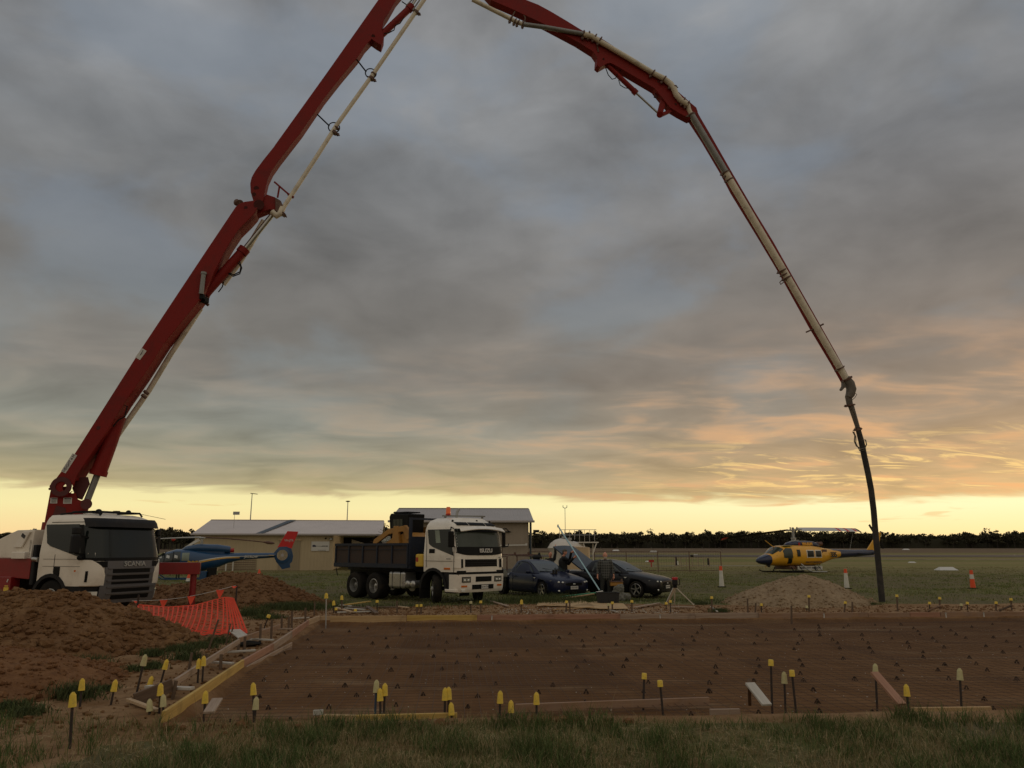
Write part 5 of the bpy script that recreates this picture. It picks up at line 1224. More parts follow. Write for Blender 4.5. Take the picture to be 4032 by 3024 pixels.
# nose: navy lower and upper tip
m_=M(); m_.loft([sring(a,b,c+.012,d+.012,e) for a,b,c,d,e in ((3.96,.95,.08,.12,2.2),(3.7,.97,.24,.36,2.2),(3.2,1.02,.38,.62,2.3),(2.95,1.045,.44,.73,2.35))]); m_.build('nose_cone',MAT['helinavy'],hy,smooth=True,ang=60)
# windscreens
for sg in (-1,1):
    m_=M(); m_.loft([[V((2.85,sg*.05,1.55)),V((2.02,sg*.05,2.10)),V((1.98,sg*.05,2.0)),V((2.75,sg*.05,1.45))],[V((2.80,sg*.5,1.50)),V((2.0,sg*.55,2.06)),V((1.95,sg*.52,1.98)),V((2.7,sg*.48,1.42))],[V((2.58,sg*.86,1.34)),V((1.95,sg*.92,1.92)),V((1.9,sg*.86,1.86)),V((2.5,sg*.80,1.3))]]); m_.build('windscreen',MAT['glass_soft'],hy,smooth=True)
    FY.patch(lambda x:1.18+.1*max(0,(x-1.7)),lambda x:1.98-.75*max(0,x-1.72),1.25,2.02,sg,.03).build('cockpit_window',MAT['glass_soft'],hy,smooth=True)
    FY.patch(.72,1.16,1.32,1.66,sg,.03).build('door_window',MAT['glass'],hy,smooth=True)
    FY.patch(1.30,1.86,.50,.80,sg,.03).build('cabin_window',MAT['glass'],hy,smooth=True)
    for x0,x1 in ((-.92,-.18),(-1.78,-1.05)):
        f_=FY.patch(1.20,1.84,x0-.02,x1+.02,sg,.012); wf=f_.build('window_frame',MAT['white'],hy,smooth=True)
        FY.patch(1.27,1.77,x0+.06,x1-.06,sg,.05).build('pane',MAT['glass'],wf,smooth=True)
    m_=M()
    for x in (2.2,1.18,.9,-.02,-1.95): m_.v; 
    for x in (1.18,.0,-1.95):
        m_.add(*(lambda P_:(P_,[(0,1,3,2)] ))([V((x,sg*FY.side(x,.62,.016),.62)),V((x,sg*FY.side(x,2.0,.016),2.0)),V((x-.02,sg*FY.side(x,.62,.016),.62)),V((x-.02,sg*FY.side(x,2.0,.016),2.0))]))
    m_.build('door_seam',MAT['clamp'],hy)
yv=FY.side(-3.5,1.35)+.02
L_=text('335',.62,MAT['ink'],hy,(-3.42,FY.side(-3.45,1.42,.13),1.42),(-1,-.30,0),(0,-.12,1),ext=.03,bold=.004,sx=1.0)
text('KING CITY WATERBOMB',.14,MAT['clamp'],hy,(-.9,FY.side(-.9,.85,.0)+.02,.84),(-1,0,0),(0,0.15,1),ext=.01,bold=.004,sx=1.05)
m_=M(); m_.box((-2.25,FY.side(-2.25,1.72)+.005,1.72),(.75,.02,.30),MX.Rotation(math.radians(18),3,'Z')); m_.build('notice_patch',MAT['clamp'],hy)
# engine cowl
FE=Fus([(1.0,2.22,.08,.15,2),(.7,2.25,.20,.35,2.2),(.2,2.30,.27,.48,2.4),(-1.2,2.30,.29,.50,2.4),(-1.9,2.26,.28,.46,2.3),(-2.35,2.20,.24,.40,2.1),(-2.5,2.16,.12,.2,2)])
m_=M(); m_.loft([sring(*q) for q in FE.st]); m_.box((-1.0,0,2.08),(2.3,.8,.2)); m_.build('engine_cowl',MAT['helinavy'],hy,smooth=True,ang=60)
m_=M(); m_.cyl((-2.3,.2,2.3),(-2.75,.22,2.36),.15,.17,14); m_.cyl((-2.3,-.2,2.3),(-2.75,-.22,2.36),.15,.17,14); m_.build('exhaust',MAT['clamp'],hy,smooth=True)
text('VH-SUH',.30,MAT['heliyellow'],hy,(-.95,.515,2.32),(-1,0,0),(0,-.1,1),ext=.015,bold=.02)
m_=M(); m_.box((-.12,.50,2.3),(.16,.02,.28)); m_.build('red_tag',MAT['redlamp'],hy)
# mast and rotor
m_=M(); m_.cyl((0,0,2.45),(0,0,3.62),.07,.06,12); m_.cyl((.14,0,2.7),(.12,0,3.45),.02,.02,6); m_.cyl((-.14,0,2.7),(-.12,0,3.45),.02,.02,6); m_.cyl((0,0,2.55),(0,0,2.75),.22,.17,14); m_.ell((0,0,3.62),(.12,.12,.10)); m_.build('mast',MAT['galv'],hy,smooth=True)
m_=M(); m_.box((.25,.2,2.55),(.5,.06,.05)); m_.box((-.1,.3,2.62),(.06,.4,.06)); m_.box((.1,.1,2.8),(.35,.3,.08)); m_.build('swashplate',MAT['silver'],hy,bevel=.01)
m_=M(); m_.cyl((-.9,0,3.52),(.9,0,3.44),.07,.07,10); m_.box((.6,0,3.46),(.5,.26,.12)); m_.box((-.6,0,3.52),(.5,.26,.12)); m_.box((.35,.1,3.62),(.08,.08,.2)); m_.box((-.35,.1,3.64),(.08,.08,.2)); m_.build('rotor_hub',MAT['galv'],hy,smooth=True)
def blade(x0,x1,z0,z1,ch,pitch,parent,mats,droop=.1,nseg=16,stripes=()):
    m_=M(); sgn=1 if x1>x0 else -1; n=nseg
    for i in range(n):
        a=i/n; b_=(i+1)/n; m_.k=0
        for lo,hi,k in stripes:
            if lo<=(a+b_)/2<hi: m_.k=k
        R_=[]
        for u_ in (a,b_):
            x=x0+(x1-x0)*u_; z=z0+(z1-z0)*u_-droop*4*(u_-.5)**2*0-droop*u_*u_; c,s_=math.cos(pitch)*ch/2,math.sin(pitch)*ch/2; th=.035
            R_.append([V((x,c,z+s_)),V((x,0,z+th)),V((x,-c,z-s_)),V((x,0,z-th))])
        m_.loft(R_,cap=True)
    return m_.build('rotor_blade',mats,parent)
st_=((.62,.66,1),(.77,.81,1),(.90,.94,1),(.96,1,2))
blade(-.75,-7.2,3.55,3.66,.72,-.46,hy,[MAT['signwhite'],MAT['helired'],MAT['black']],.12,50,st_)
blade(.75,7.2,3.44,2.78,.6,.35,hy,[MAT['clamp'],MAT['helired'],MAT['black']],.08,50,((.0,.93,2),(.93,1,1)))
m_=M(); m_.cyl((-6.6,0,3.55),(-5.9,.1,1.75),.012,.012,5); m_.build('tie_down',MAT['galv'],hy)
# tail fin, stabiliser, tail rotor
m_=M(); m_.prism([(-7.9,.06,1.80),(-8.9,.06,2.85),(-9.35,.06,3.35),(-9.75,.06,3.35),(-9.45,.06,2.5),(-9.3,.06,1.65),(-8.9,.06,1.42),(-8.3,.06,1.42)],(0,-.12,0)); m_.build('tail_fin',MAT['heliyellow'],hy,bevel=.03)
m_=M(); m_.box((-6.9,0,1.55),(.6,2.4,.05)); m_.build('stabiliser',MAT['helinavy'],hy,bevel=.02)
m_=M(); m_.box((-9.45,-.25,3.0),(.2,.05,2.5),MX.Rotation(.6,3,'Y')); m_.cyl((-9.45,0,3.0),(-9.45,-.3,3.0),.05,.05,8); m_.build('tail_rotor',MAT['black'],hy)
# wire cutters / roof fin
m_=M(); m_.prism([(2.15,.02,2.10),(2.95,.02,2.62),(2.98,.02,2.58),(2.0,.02,1.95),(1.6,.02,2.12)],(0,-.05,0)); m_.prism([(2.9,.02,.62),(3.1,.02,.40),(3.14,.02,.43),(2.7,.02,.9)],(0,-.05,0)); m_.build('wire_cutter',MAT['heliyellow'],hy)
m_=M(); m_.box((1.4,.7,2.16),(.7,.5,.03)); m_.build('roof_window',MAT['pipegreen'],hy,bevel=.01)
# skids
for sg in (-1,1):
    y=sg*1.25
    m_=M(); m_.tube([(2.75,y,.18),(2.5,y,.08),(2.0,y,.05),(-1.6,y,.05),(-1.95,y,.07)],.05,8); m_.build('skid',MAT['black'],hy,smooth=True)
for x in (1.3,-1.05):
    m_=M(); m_.tube([(x,-1.25,.06),(x,-1.1,.35),(x,-.6,.56),(x,0,.58),(x,.6,.56),(x,1.1,.35),(x,1.25,.06)],.045,8); m_.build('skid_strut',MAT['black'],hy,smooth=True)
# belly tank with banner, snorkel hose
m_=M(); m_.box((-.1,0,.40),(3.0,1.9,.30)); m_.build('belly_tank',MAT['clamp'],hy,bevel=.06)
m_=M(); m_.box((-.65,.97,.37),(2.6,.02,.32)); bn_=m_.build('banner',MAT['signwhite'],hy)
text('McDERMOTT AVIATION',.20,MAT['ink'],bn_,(-.65,.985,.37),(-1,0,0),(0,0,1),ext=.006,bold=.004)
m_=M(); m_.tube([(.35,1.0,.75),(.15,1.2,.5),(-.1,1.35,.22),(-.5,1.4,.08),(-2.0,1.4,.05)],.055,10); m_.build('snorkel_hose',MAT['galv'],hy,smooth=True)
m_=M()
for x in (.9,.5,-1.1,-1.5): m_.tube([(x,.9,.62),(x-.1,1.1,.35),(x-.12,1.25,.12)],.022,6)
m_.cyl((-2.5,.0,.85),(-2.55,.1,.35),.04,.02,8); m_.build('cargo_hook',MAT['black'],hy)
m_=M(); m_.ell((3.0,.3,.55),(.14,.12,.12)); m_.cyl((2.9,-.1,.6),(3.1,.4,.5),.03,.03,6); m_.cyl((2.6,.5,.5),(2.55,.6,.25),.03,.03,6); m_.build('search_light',MAT['plastic'],hy,smooth=True)

# ---- blue one
hb=thing('blue_helicopter','blue helicopter with a red tail fin and ducted tail rotor, behind the pump truck','helicopter',(0,0,0),math.radians(180+18))
pb=atY(786,2276,51.0); hb.location=(pb.x,pb.y,0); hb.scale=(.94,.94,.94)
FB=Fus([(3.35,.85,.06,.10,2),(3.2,.90,.28,.38,2),(2.8,1.02,.48,.62,2.1),(2.3,1.18,.62,.74,2.2),(1.6,1.30,.72,.78,2.4),(.8,1.28,.72,.78,2.4),(-.2,1.20,.66,.72,2.3),(-1.0,1.25,.52,.58,2.2),(-1.8,1.42,.34,.38,2.1),(-2.6,1.52,.24,.25,2),(-4.9,1.60,.16,.15,2)])
m_=M(); m_.loft([sring(*q) for q in FB.st]); m_.build('fuselage',MAT['heliblue'],hb,smooth=True,ang=60)
FC=Fus([(1.3,1.95,.06,.2,2),(1.0,2.02,.20,.34,2.2),(.3,2.10,.27,.40,2.3),(-1.0,2.06,.28,.40,2.3),(-1.75,1.98,.25,.34,2.2),(-1.85,1.96,.22,.3,2)])
m_=M(); m_.loft([sring(*q) for q in FC.st]); m_.box((-.4,0,1.8),(2.2,.6,.3)); m_.build('engine_cowl',MAT['heliblue'],hb,smooth=True,ang=60)
m_=M(); m_.cyl((-1.75,0,1.92),(-2.1,0,1.94),.15,.15,14); m_.build('exhaust_plug',MAT['redlamp'],hb,smooth=True)
for sg in (-1,1):
    FB.patch(lambda x:1.10-.12*max(0,(x-1.9)),lambda x:1.86-.55*max(0,x-2.1),1.28,2.95,sg,.012,14).build('cabin_glass',MAT['carglass'],hb,smooth=True)
    FB.patch(1.25,1.78,.72,1.18,sg,.014).build('rear_window',MAT['glass_pale'],hb,smooth=True)
    for x in (1.7,2.25):
        FB.patch(1.05,1.85,x,x+.05,sg,.022,2).build('door_frame',MAT['black'],hb,smooth=True)
    for x0 in (1.45,1.95,2.45): FB.patch(lambda x:1.40+.25*(x-x0),lambda x:1.58+.35*(x-x0),x0,x0+.2,sg,.02,3).build('window_glint',MAT['silver'],hb,smooth=True)  # silver patches over the cabin glass, painted highlights of the windows
m_=M(); m_.loft([[V((3.05,s*.42,1.28)),V((2.35,s*.55,1.80)),V((2.3,s*.5,1.74)),V((2.95,s*.4,1.22))] for s in (-1,-.4,.4,1)]); m_.build('windscreen',MAT['glass_soft'],hb,smooth=True)
# stripes
for sg in (-1,1):
    FB.patch(lambda x:1.475+.028*(-x-1.8) if x<-1.8 else 1.475-.30*((x+1.8)/1.9)**1.6,lambda x:1.525+.028*(-x-1.8) if x<-1.8 else 1.525-.27*((x+1.8)/1.9)**1.6,.10,-4.8,sg,.012,30,2).build('white_stripe',MAT['silver'],hb,smooth=True)
    FB.patch(lambda x:1.40-.32*((x+1.8)/1.9)**1.4 if x>-1.8 else 1.40,lambda x:1.475-.30*((x+1.8)/1.9)**1.6 if x>-1.8 else 1.475,.10,-2.5,sg,.014,20,2).build('gold_stripe',MAT['gold'],hb,smooth=True)
text('JAYROW',.22,MAT['silver'],hb,(-3.25,.27,1.50),(-1,-.03,0),(0,0,1),ext=.03,bold=.012,shear=.25)
text('295',.46,MAT['gold'],hb,(.45,.80,1.05),(-1,-.05,0),(0,0.1,1),ext=.03,bold=.02)
# ducted tail
m_=M(); m_.lathe([(.37,-.13),(.56,-.11),(.56,.11),(.37,.13)],(-5.35,0,1.60),(0,1,0),32,close=True)
m_.build('tail_duct',MAT['heliblue'],hb,smooth=True)
m_=M(); m_.prism([(-4.75,.06,1.75),(-4.85,.06,1.45),(-4.95,.06,1.15),(-5.40,.06,.62),(-5.95,.06,.75),(-5.90,.06,1.0),(-6.05,.06,1.15),(-6.10,.06,1.55),(-5.95,.06,2.05),(-5.6,.06,2.20),(-5.1,.06,2.18)],(0,-.12,0)); td=m_.build('tail_plate',MAT['heliblue'],hb,bevel=.02)
cc=M(); cc.cyl((0,0,0),(0,0,0.1),.1,.1,8)
hm=M(); hm.cyl((-5.35,.5,1.60),(-5.35,-.5,1.60),.40,.40,28); cut(td,[hm]); td.data.materials.clear(); td.data.materials.append(MAT['heliblue'])
m_=M(); m_.cyl((-5.35,.08,1.6),(-5.35,-.08,1.6),.11,.11,14)
for k in range(8): a=2*PI*k/8; m_.beam((-5.35,0,1.6),(-5.35+.37*math.cos(a),0,1.6+.37*math.sin(a)),.02,.05,(0,1,0))
m_.build('tail_rotor',MAT['roofgrey'],hb,smooth=False)
m_=M(); m_.prism([(-4.98,.05,2.14),(-5.60,.05,3.28),(-6.36,.05,3.25),(-5.96,.05,2.06)],(0,-.10,0)); tf=m_.build('tail_fin',MAT['helired'],hb,bevel=.02)
text('VH-JTR',.20,MAT['silver'],tf,(-5.74,.055,2.62),(-1,0,0),(0,0,1),ext=.006,bold=.005)
m_=M(); m_.box((-4.6,0,1.60),(.35,1.7,.04)); m_.build('stabiliser',MAT['tanktan'],hb,bevel=.01)
m_=M(); m_.lathe([(.05,0),(.10,.1),(.08,.45),(.24,.50),(.24,.56),(.001,.60)],(0.05,0,2.25),(0,0,1),16); m_.build('mast',MAT['silver'],hb,smooth=True)
m_=M(); m_.prism([(.3,.03,2.75),(1.0,.03,2.25),(1.25,.03,2.05),(1.0,.03,2.12),(.15,.03,2.6)],(0,-.06,0)); m_.build('rotor_cover_strap',MAT['lamp'],hb)
for k,(dx,dy,dz,mt) in enumerate(((1,.25,-.30,'silver'),(-.93,-.30,-.38,'clamp'),(.1,-1,-.05,'clamp'))):
    d=V((dx,dy,0)).normalized(); m_=M()
    m_.tube([V((.05,0,2.82))+d*r+V((0,0,dz*(r/5)**1.5)) for r in (0.1,1.2,2.4,3.6,4.6)],[.06,.05,.045,.045,.04],6)
    if k==1: m_.tube([V((.05,0,2.82))+d*r+V((0,0,dz*(r/5)**1.5)) for r in (4.3,4.6,4.9,5.1)],[.05,.11,.10,.03],8)
    m_.build('rotor_blade',MAT[mt],hb,smooth=True)
for sg in (-1,1):
    m_=M(); m_.tube([(2.6,sg*.95,.28),(2.3,sg*.95,.08),(1.8,sg*.95,.05),(-1.3,sg*.95,.05),(-1.5,sg*.95,.06)],.04,8); m_.build('skid',MAT['heliblue'],hb,smooth=True)
for x in (1.4,-.6):
    m_=M(); m_.tube([(x,-.95,.06),(x,-.75,.35),(x,-.3,.58),(x,.3,.58),(x,.75,.35),(x,.95,.06)],.04,8); m_.build('skid_strut',MAT['black'],hb,smooth=True)
# drum and crate standing by the skids
dr=M(); dr.cyl((0,0,0),(0,0,.72),.30,.30,18); dr.cyl((0,0,.68),(0,0,.73),.31,.31,18); dr=dr.build('tyre_stack',MAT['rubber'],smooth=True); dp=atY(832,2276,50.2); dr.location=(dp.x,dp.y,0); tag(dr,'black upright drum beside the blue helicopter skid','drum')
bx_=M(); bx_.box((0,0,.25),(.42,.42,.50)); bx_.box((0,0,.52),(.5,.3,.04)); bx_=bx_.build('blue_box',MAT['heliblue'],bevel=.02); dp=atY(802,2276,50.0); bx_.location=(dp.x,dp.y,0); tag(bx_,'blue box on the ground in front of the black drum','box')
# ================================================================== hangars and the airfield buildings
def hangar(name,label,cat,p0,ang_,L,D,eave,ridge,wall_len,wallkey,roofkey,hip=0):
    """p0: near left corner; local x runs along the eave, y goes back"""
    t=thing(name,label,cat,(p0[0],p0[1],Hs(p0[0],p0[1])-.05),ang_)
    m_=M(); m_.box((wall_len/2,D/2,eave/2),(wall_len,D,eave)); m_.prism([(0,.02,eave),(0,D-.02,eave),(0,D/2,ridge-.08)],(.02,0,0)); m_.prism([(wall_len-.02,.02,eave),(wall_len-.02,D-.02,eave),(wall_len-.02,D/2,ridge-.08)],(.02,0,0)); m_.build('wall',MAT[wallkey],t)
    m_=M(); ov=.35
    rings=[[V((x,-ov,eave-.0)),V((x+hip*(1 if x>1 else 0)*-1,D/2,ridge)),V((x,D+ov,eave-.0)),V((x,D+ov,eave-.10)),V((x+hip*(1 if x>1 else 0)*-1,D/2,ridge-.10)),V((x,-ov,eave-.10))] for x in (-.25,L+.25)]
    m_.loft(rings); m_.build('roof',MAT[roofkey],t)
    m_=M(); m_.box((L/2,-ov-.07,eave-.02),(L+.6,.14,.16)); m_.build('gutter',MAT['tanktan' if wallkey=='beige' else 'roofgrey'],t,bevel=.02)
    m_=M(); m_.box((L/2,D/2,ridge+.02),(L+.4-hip,.3,.05)); m_.build('ridge_cap',MAT[roofkey],t)
    return t
def corr(key,col,per):
    m_=bpy.data.materials.new(key); m_.use_nodes=True; g=NG(m_.node_tree)
    tc=g.n('ShaderNodeTexCoord').outputs['Object']; n=g.noise(tc,.6,4,.6)
    sx=g.n('ShaderNodeSeparateXYZ',i_0=tc).outputs[0]; w=g.m('SINE',g.m('MULTIPLY',sx,2*PI/per).outputs[0]).outputs[0]
    base=g.mix(n,tuple(c*.85 for c in col),tuple(c*1.12 for c in col)); base=g.mix(g.mr(w,.6,1,0,.05),base,tuple(c*.5 for c in col))
    p=g.n('ShaderNodeBsdfPrincipled'); g.put(p.inputs['Base Color'],base); p.inputs['Roughness'].default_value=.5
    b=g.n('ShaderNodeBump'); b.inputs['Strength'].default_value=.25; b.inputs['Distance'].default_value=.03; g.put(b.inputs['Height'],w); g.put(p.inputs['Normal'],b)
    out=g.n('ShaderNodeOutputMaterial'); g.t.links.new(p.outputs[0],out.inputs[0]); MAT[key]=m_
corr('corr_roof',(.62,.55,.52),.19); corr('corr_roof2',(.40,.37,.36),.19); corr('corr_wall',(.50,.40,.25),.3); corr('corr_wall2',(.33,.27,.21),.3); corr('corr_door',(.34,.27,.17),.2)
A1=(-28.75,71.0)
h1=hangar('hangar','long low beige hangar with a pale grey roof behind the blue helicopter','hangar',A1,math.radians(8),16.5,13.0,3.25,4.75,12.3,'corr_wall','corr_roof')
m_=M(); m_.box((8.4,-.02,1.35),(1.9,.06,2.7)); m_.build('roller_door',MAT['corr_door'],h1)
m_=M(); m_.box((8.4,-.05,2.75),(2.1,.1,.12)); m_.build('door_head',MAT['tanktan'],h1)
m_=M(); m_.box((3.9,-.03,.65),(3.3,.05,1.25))
d_=m_.build('louvre_panel',MAT['corr_door'],h1)
m_=M()
for k in range(6): m_.box((3.9,-.075,.15+.2*k),(3.2,.03,.03))
m_.build('louvre_slat',MAT['clamp'],d_)
m_=M()
for x in (3.0,3.6): m_.cyl((x,-.5,0),(x,-.5,1.2),.06,.06,10)
m_.build('bollard_pair',MAT['conewhite'],h1)
# sign with a small dark emblem and two lines of lettering
m_=M(); m_.box((11.15,-.05,2.18),(1.62,.05,.86)); sg_=m_.build('sign_board',MAT['signwhite'],h1)
m_=M(); m_.prism([(10.45,-.085,2.12),(10.75,-.085,2.12),(10.8,-.085,2.2),(10.65,-.085,2.3),(10.45,-.085,2.3)],(0,-.01,0)); m_.build('emblem',MAT['helinavy'],sg_)
text('RURAL',.13,MAT['pipe_grey'],sg_,(11.05,-.085,2.18),(1,0,0),(0,0,1),ext=.006); text('AIRWORK',.13,MAT['plastic'],sg_,(11.55,-.085,2.18),(1,0,0),(0,0,1),ext=.006,bold=.003)
text('Aerial Fire Operations',.08,MAT['plastic'],sg_,(11.3,-.085,1.83),(1,0,0),(0,0,1),ext=.004)
m_=M(); m_.box((12.1,-.15,2.85),(.30,.25,.18)); fl=m_.build('flood_light',MAT['black'],h1,bevel=.02); m_=M(); m_.box((12.1,-.28,2.82),(.24,.02,.06)); m_.build('flood_lens',MAT['lamp'],fl)
m_=M(); m_.ell((11.6,-.1,2.9),(.08,.08,.08)); m_.build('wall_lamp',MAT['black'],h1)
m_=M()
for y in (0.1,12.7): m_=M(); m_.box((16.2,y,1.6),(.2,.2,3.2)); m_.build('carport_post',MAT['plastic'],h1)
m_=M(); m_.box((14.3,12.9,1.6),(4.0,.05,3.2)); m_.build('carport_back_wall',MAT['plastic'],h1)
m_=M(); m_.prism([(5.3,-.345,3.285),(5.9,-.345,3.285),(8.0,6.2,4.79),(7.4,6.2,4.79)],(0,0,.012)); m_.build('roof_light_sheet',MAT['lidblue'],h1)
m_=M(); m_.cyl((2.8,2.5,3.9),(2.8,2.5,5.3),.02,.02,6); m_.box((2.95,2.5,5.25),(.6,.02,.3)); m_.build('roof_aerial',MAT['galv'],h1)
# small items seen under the carport
m_=M(); m_.prism([(0,0,0),(2.6,0,0),(0,0,.75)],(0,.1,0)); tr_=m_.build('trailer_side',MAT['signwhite']); q=atY(1384,2140,80); tr_.location=(q.x,q.y,q.z-.35); tag(tr_,'white wedge shaped panel seen under the hangar carport behind the tipper tray','panel')
m_=M(); m_.box((0,0,0),(5.2,3,.7)); m_.box((0,-1.2,-.6),(5.0,.1,1.0)); wb_=m_.build('white_shed',MAT['roofpale']); q=atY(1520,2122,112); wb_.location=(q.x,q.y,q.z); tag(wb_,'pale blue roofed shed far behind the tipper truck tray','shed')
m_=M(); m_.box((0,0,0),(5.0,.1,.9)); m_.box((0,0,-1.2),(5.0,.12,1.8)); q2=wb_; wl=m_.build('shed_wall',MAT['roofgrey'],wb_); wl.location=(0,-1.3,-.9)

h2=hangar('hangar','taller grey brown hangar with a grey roof behind the white tipper truck','hangar',(-9.3,60.6),math.radians(2.0),10.75,12.5,4.05,5.35,10.6,'corr_wall2','corr_roof2')
m_=M(); m_.cyl((10.75,-.12,0),(10.75,-.12,4.0),.09,.09,10); m_.build('downpipe',MAT['lidblue'],h2,smooth=True)
m_=M(); m_.beam((4.5,-.3,2.15),(10.35,-.3,2.25),.08,.09); m_.box((10.4,-.3,2.28),(.15,.1,.16)); m_.build('white_rail',MAT['signwhite'],h2)
m_=M(); m_.box((11.2,.1,3.3),(.45,.3,.2)); m_.box((8.6,-.1,3.25),(1.2,.1,.08)); m_.build('wall_light',MAT['plastic'],h2)
# light masts
def mast(px,ytop,yb,d,label,arm):
    q=atY(px,ytop,d); t=thing('light_mast',label,'light mast',(q.x,q.y,Hs(q.x,q.y)),0)
    hgt=q.z-Hs(q.x,q.y); m_=M(); m_.tube([(0,0,0),(0,0,hgt)],[.12,.05],8); m_.build('pole',MAT['roofpale'],t,smooth=True)
    m_=M(); 
    if arm: m_.box((.25,0,hgt),(.9,.3,.08),MX.Rotation(.12,3,'Y'))
    else: m_.lathe([(.001,.1),(.32,.05),(.32,-.04),(.1,-.10)],(0,0,hgt),(0,0,1),14)
    m_.build('lamp_head',MAT['plastic'],t,smooth=True)
mast(993,1944,2068,105,'tall thin mast with a flat one sided lamp above the long beige hangar',True); mast(1370,1974,2070,112,'thin mast with a round lamp head above the right end of the beige hangar',False)

# tanks
q=atY(2220,2230,60); tk=thing('water_tank','white domed tank with a railed platform on top, behind the men','tank',(q.x,q.y,0),0)
m_=M(); m_.lathe([(.001,0),(.85,0),(.9,.9),(.98,1.75),(1.12,1.95),(1.14,1.98),(1.10,2.02),(.9,2.35),(.55,2.60),(.2,2.70),(.001,2.71)],(-.1,0,0),(0,0,1),30); m_.build('tank_shell',MAT['tankwhite'],tk,smooth=True)
m_=M(); m_.lathe([(.001,0),(.75,0),(.8,1.7),(.85,2.0),(.6,2.35),(.001,2.5)],(.80,.3,0),(0,0,1),24); m_.build('tank_shell',MAT['tankwhite'],tk,smooth=True)
m_=M(); m_.box((1.9,.2,2.40),(1.5,1.0,.09)); m_.beam((1.5,-.2,2.35),(1.75,-.2,1.5),.08,.08); m_.beam((2.5,-.2,2.35),(2.2,-.2,1.5),.08,.08); m_.beam((1.5,-.2,1.5),(1.5,-.2,0),.1,.1,(1,0,0)); m_.beam((2.3,.5,2.3),(2.3,.5,0),.1,.1,(1,0,0)); m_.build('platform',MAT['tankwhite'],tk)
m_=M()
for x in [-.3+.38*k for k in range(8)]: m_.cyl((x,-.2,2.45 if x>.9 else 2.6),(x,-.2,3.35),.018,.018,5)
for z in (2.95,3.35): m_.cyl((-.3,-.2,z),(2.5,-.2,z),.02,.02,5); m_.cyl((2.5,-.2,z),(2.5,.7,z),.02,.02,5)
m_.cyl((.15,.0,2.7),(.15,0,5.0),.025,.02,6); m_.tube([(.0,0,5.2),(.0,0,5.05),(.15,0,4.98),(.3,0,5.05),(.3,0,5.2)],.03,6); m_.build('guard_rail',MAT['galv'],tk)
m_=M(); m_.cyl((.0,-.2,2.68),(.0,-.2,2.85),.16,.16,12); m_.box((.45,-.3,2.66),(.3,.2,.16)); m_.build('hatch',MAT['galv'],tk)
q=atY(2270,2230,57); tt=thing('round_tank','low tan rainwater tank with a cone roof right of the white tank','tank',(q.x,q.y,0),0)
m_=M(); m_.lathe([(.001,0),(.97,0),(.97,2.0),(.99,2.02),(.001,2.14)],(0,0,0),(0,0,1),30); m_.build('tank_shell',MAT['tanktan'],tt,smooth=True)
# fences, gate and small posts behind the cars
def railf(name,label,x0,x1,y,h,n,key,cat='fence'):
    t=thing(name,label,cat,((x0+x1)/2,y,Hs((x0+x1)/2,y)),0); w=x1-x0
    for k in range(n): m_=M(); m_.cyl((-w/2+w*k/(n-1),0,0),(-w/2+w*k/(n-1),0,h),.035,.035,6); m_.build('post',MAT[key],t)
    m_=M(); m_.beam((-w/2,0,h),(w/2,0,h),.04,.04); m_.beam((-w/2,0,.12),(w/2,0,.12),.03,.03); m_.build('rail',MAT[key],t)
    return t,w
t,w=railf('mesh_fence','wire fence standing behind the white tank and the black ute',-1.0,17.5,66,1.65,8,'clamp')
m_=M()
for k in range(90): m_.cyl((-w/2+w*k/89,0,.1),(-w/2+w*k/89,0,1.75),.006,.006,3)
for k in range(8): m_.cyl((-w/2,0,.1+.22*k),(w/2,0,.1+.22*k),.006,.006,3)
for k in range(14): m_.cyl((-w/2+w*k/13+.2,0,1.7),(-w/2+w*k/13-.15,0,2.05),.012,.012,4)
m_.build('wire_mesh',MAT['pipe_brown'],t)
q=hit(2725,2232); t,w=railf('pipe_gate','grey pipe gate standing in the grass left of the yellow helicopter',q.x-1.8,q.x+1.9,q.y,.95,7,'greywood',cat='gate')
m_=M(); m_.box((-1.75,.05,.6),(.22,.1,.9)); m_.box((1.75,.05,.55),(.2,.1,.7)); m_.ell((0,0,1.15),(.2,.1,.12)); m_.build('gate_sign',MAT['plastic'],t)
q=hit(2668,2224); mk=M(); mk.tube([(0,0,0),(0,0,.45)],[.13,.09],8); mk=mk.build('marker_post',MAT['conewhite']); mk.location=(q.x,q.y,q.z); tag(mk,'short white marker post at the left end of the pipe gate','marker')
q=hit(2565,2232); hd=thing('fire_hydrant','red hydrant with a thin pole in the grass right of the black ute roof','hydrant',(q.x,q.y,q.z),0); m_=M(); m_.cyl((0,0,0),(0,0,.55),.07,.07,8); m_.box((0,0,.62),(.55,.12,.25)); m_.build('valve_body',MAT['redlamp'],hd); m_=M(); m_.cyl((.25,0,0),(.25,0,1.3),.02,.02,6); m_.build('pole',MAT['galv'],hd)
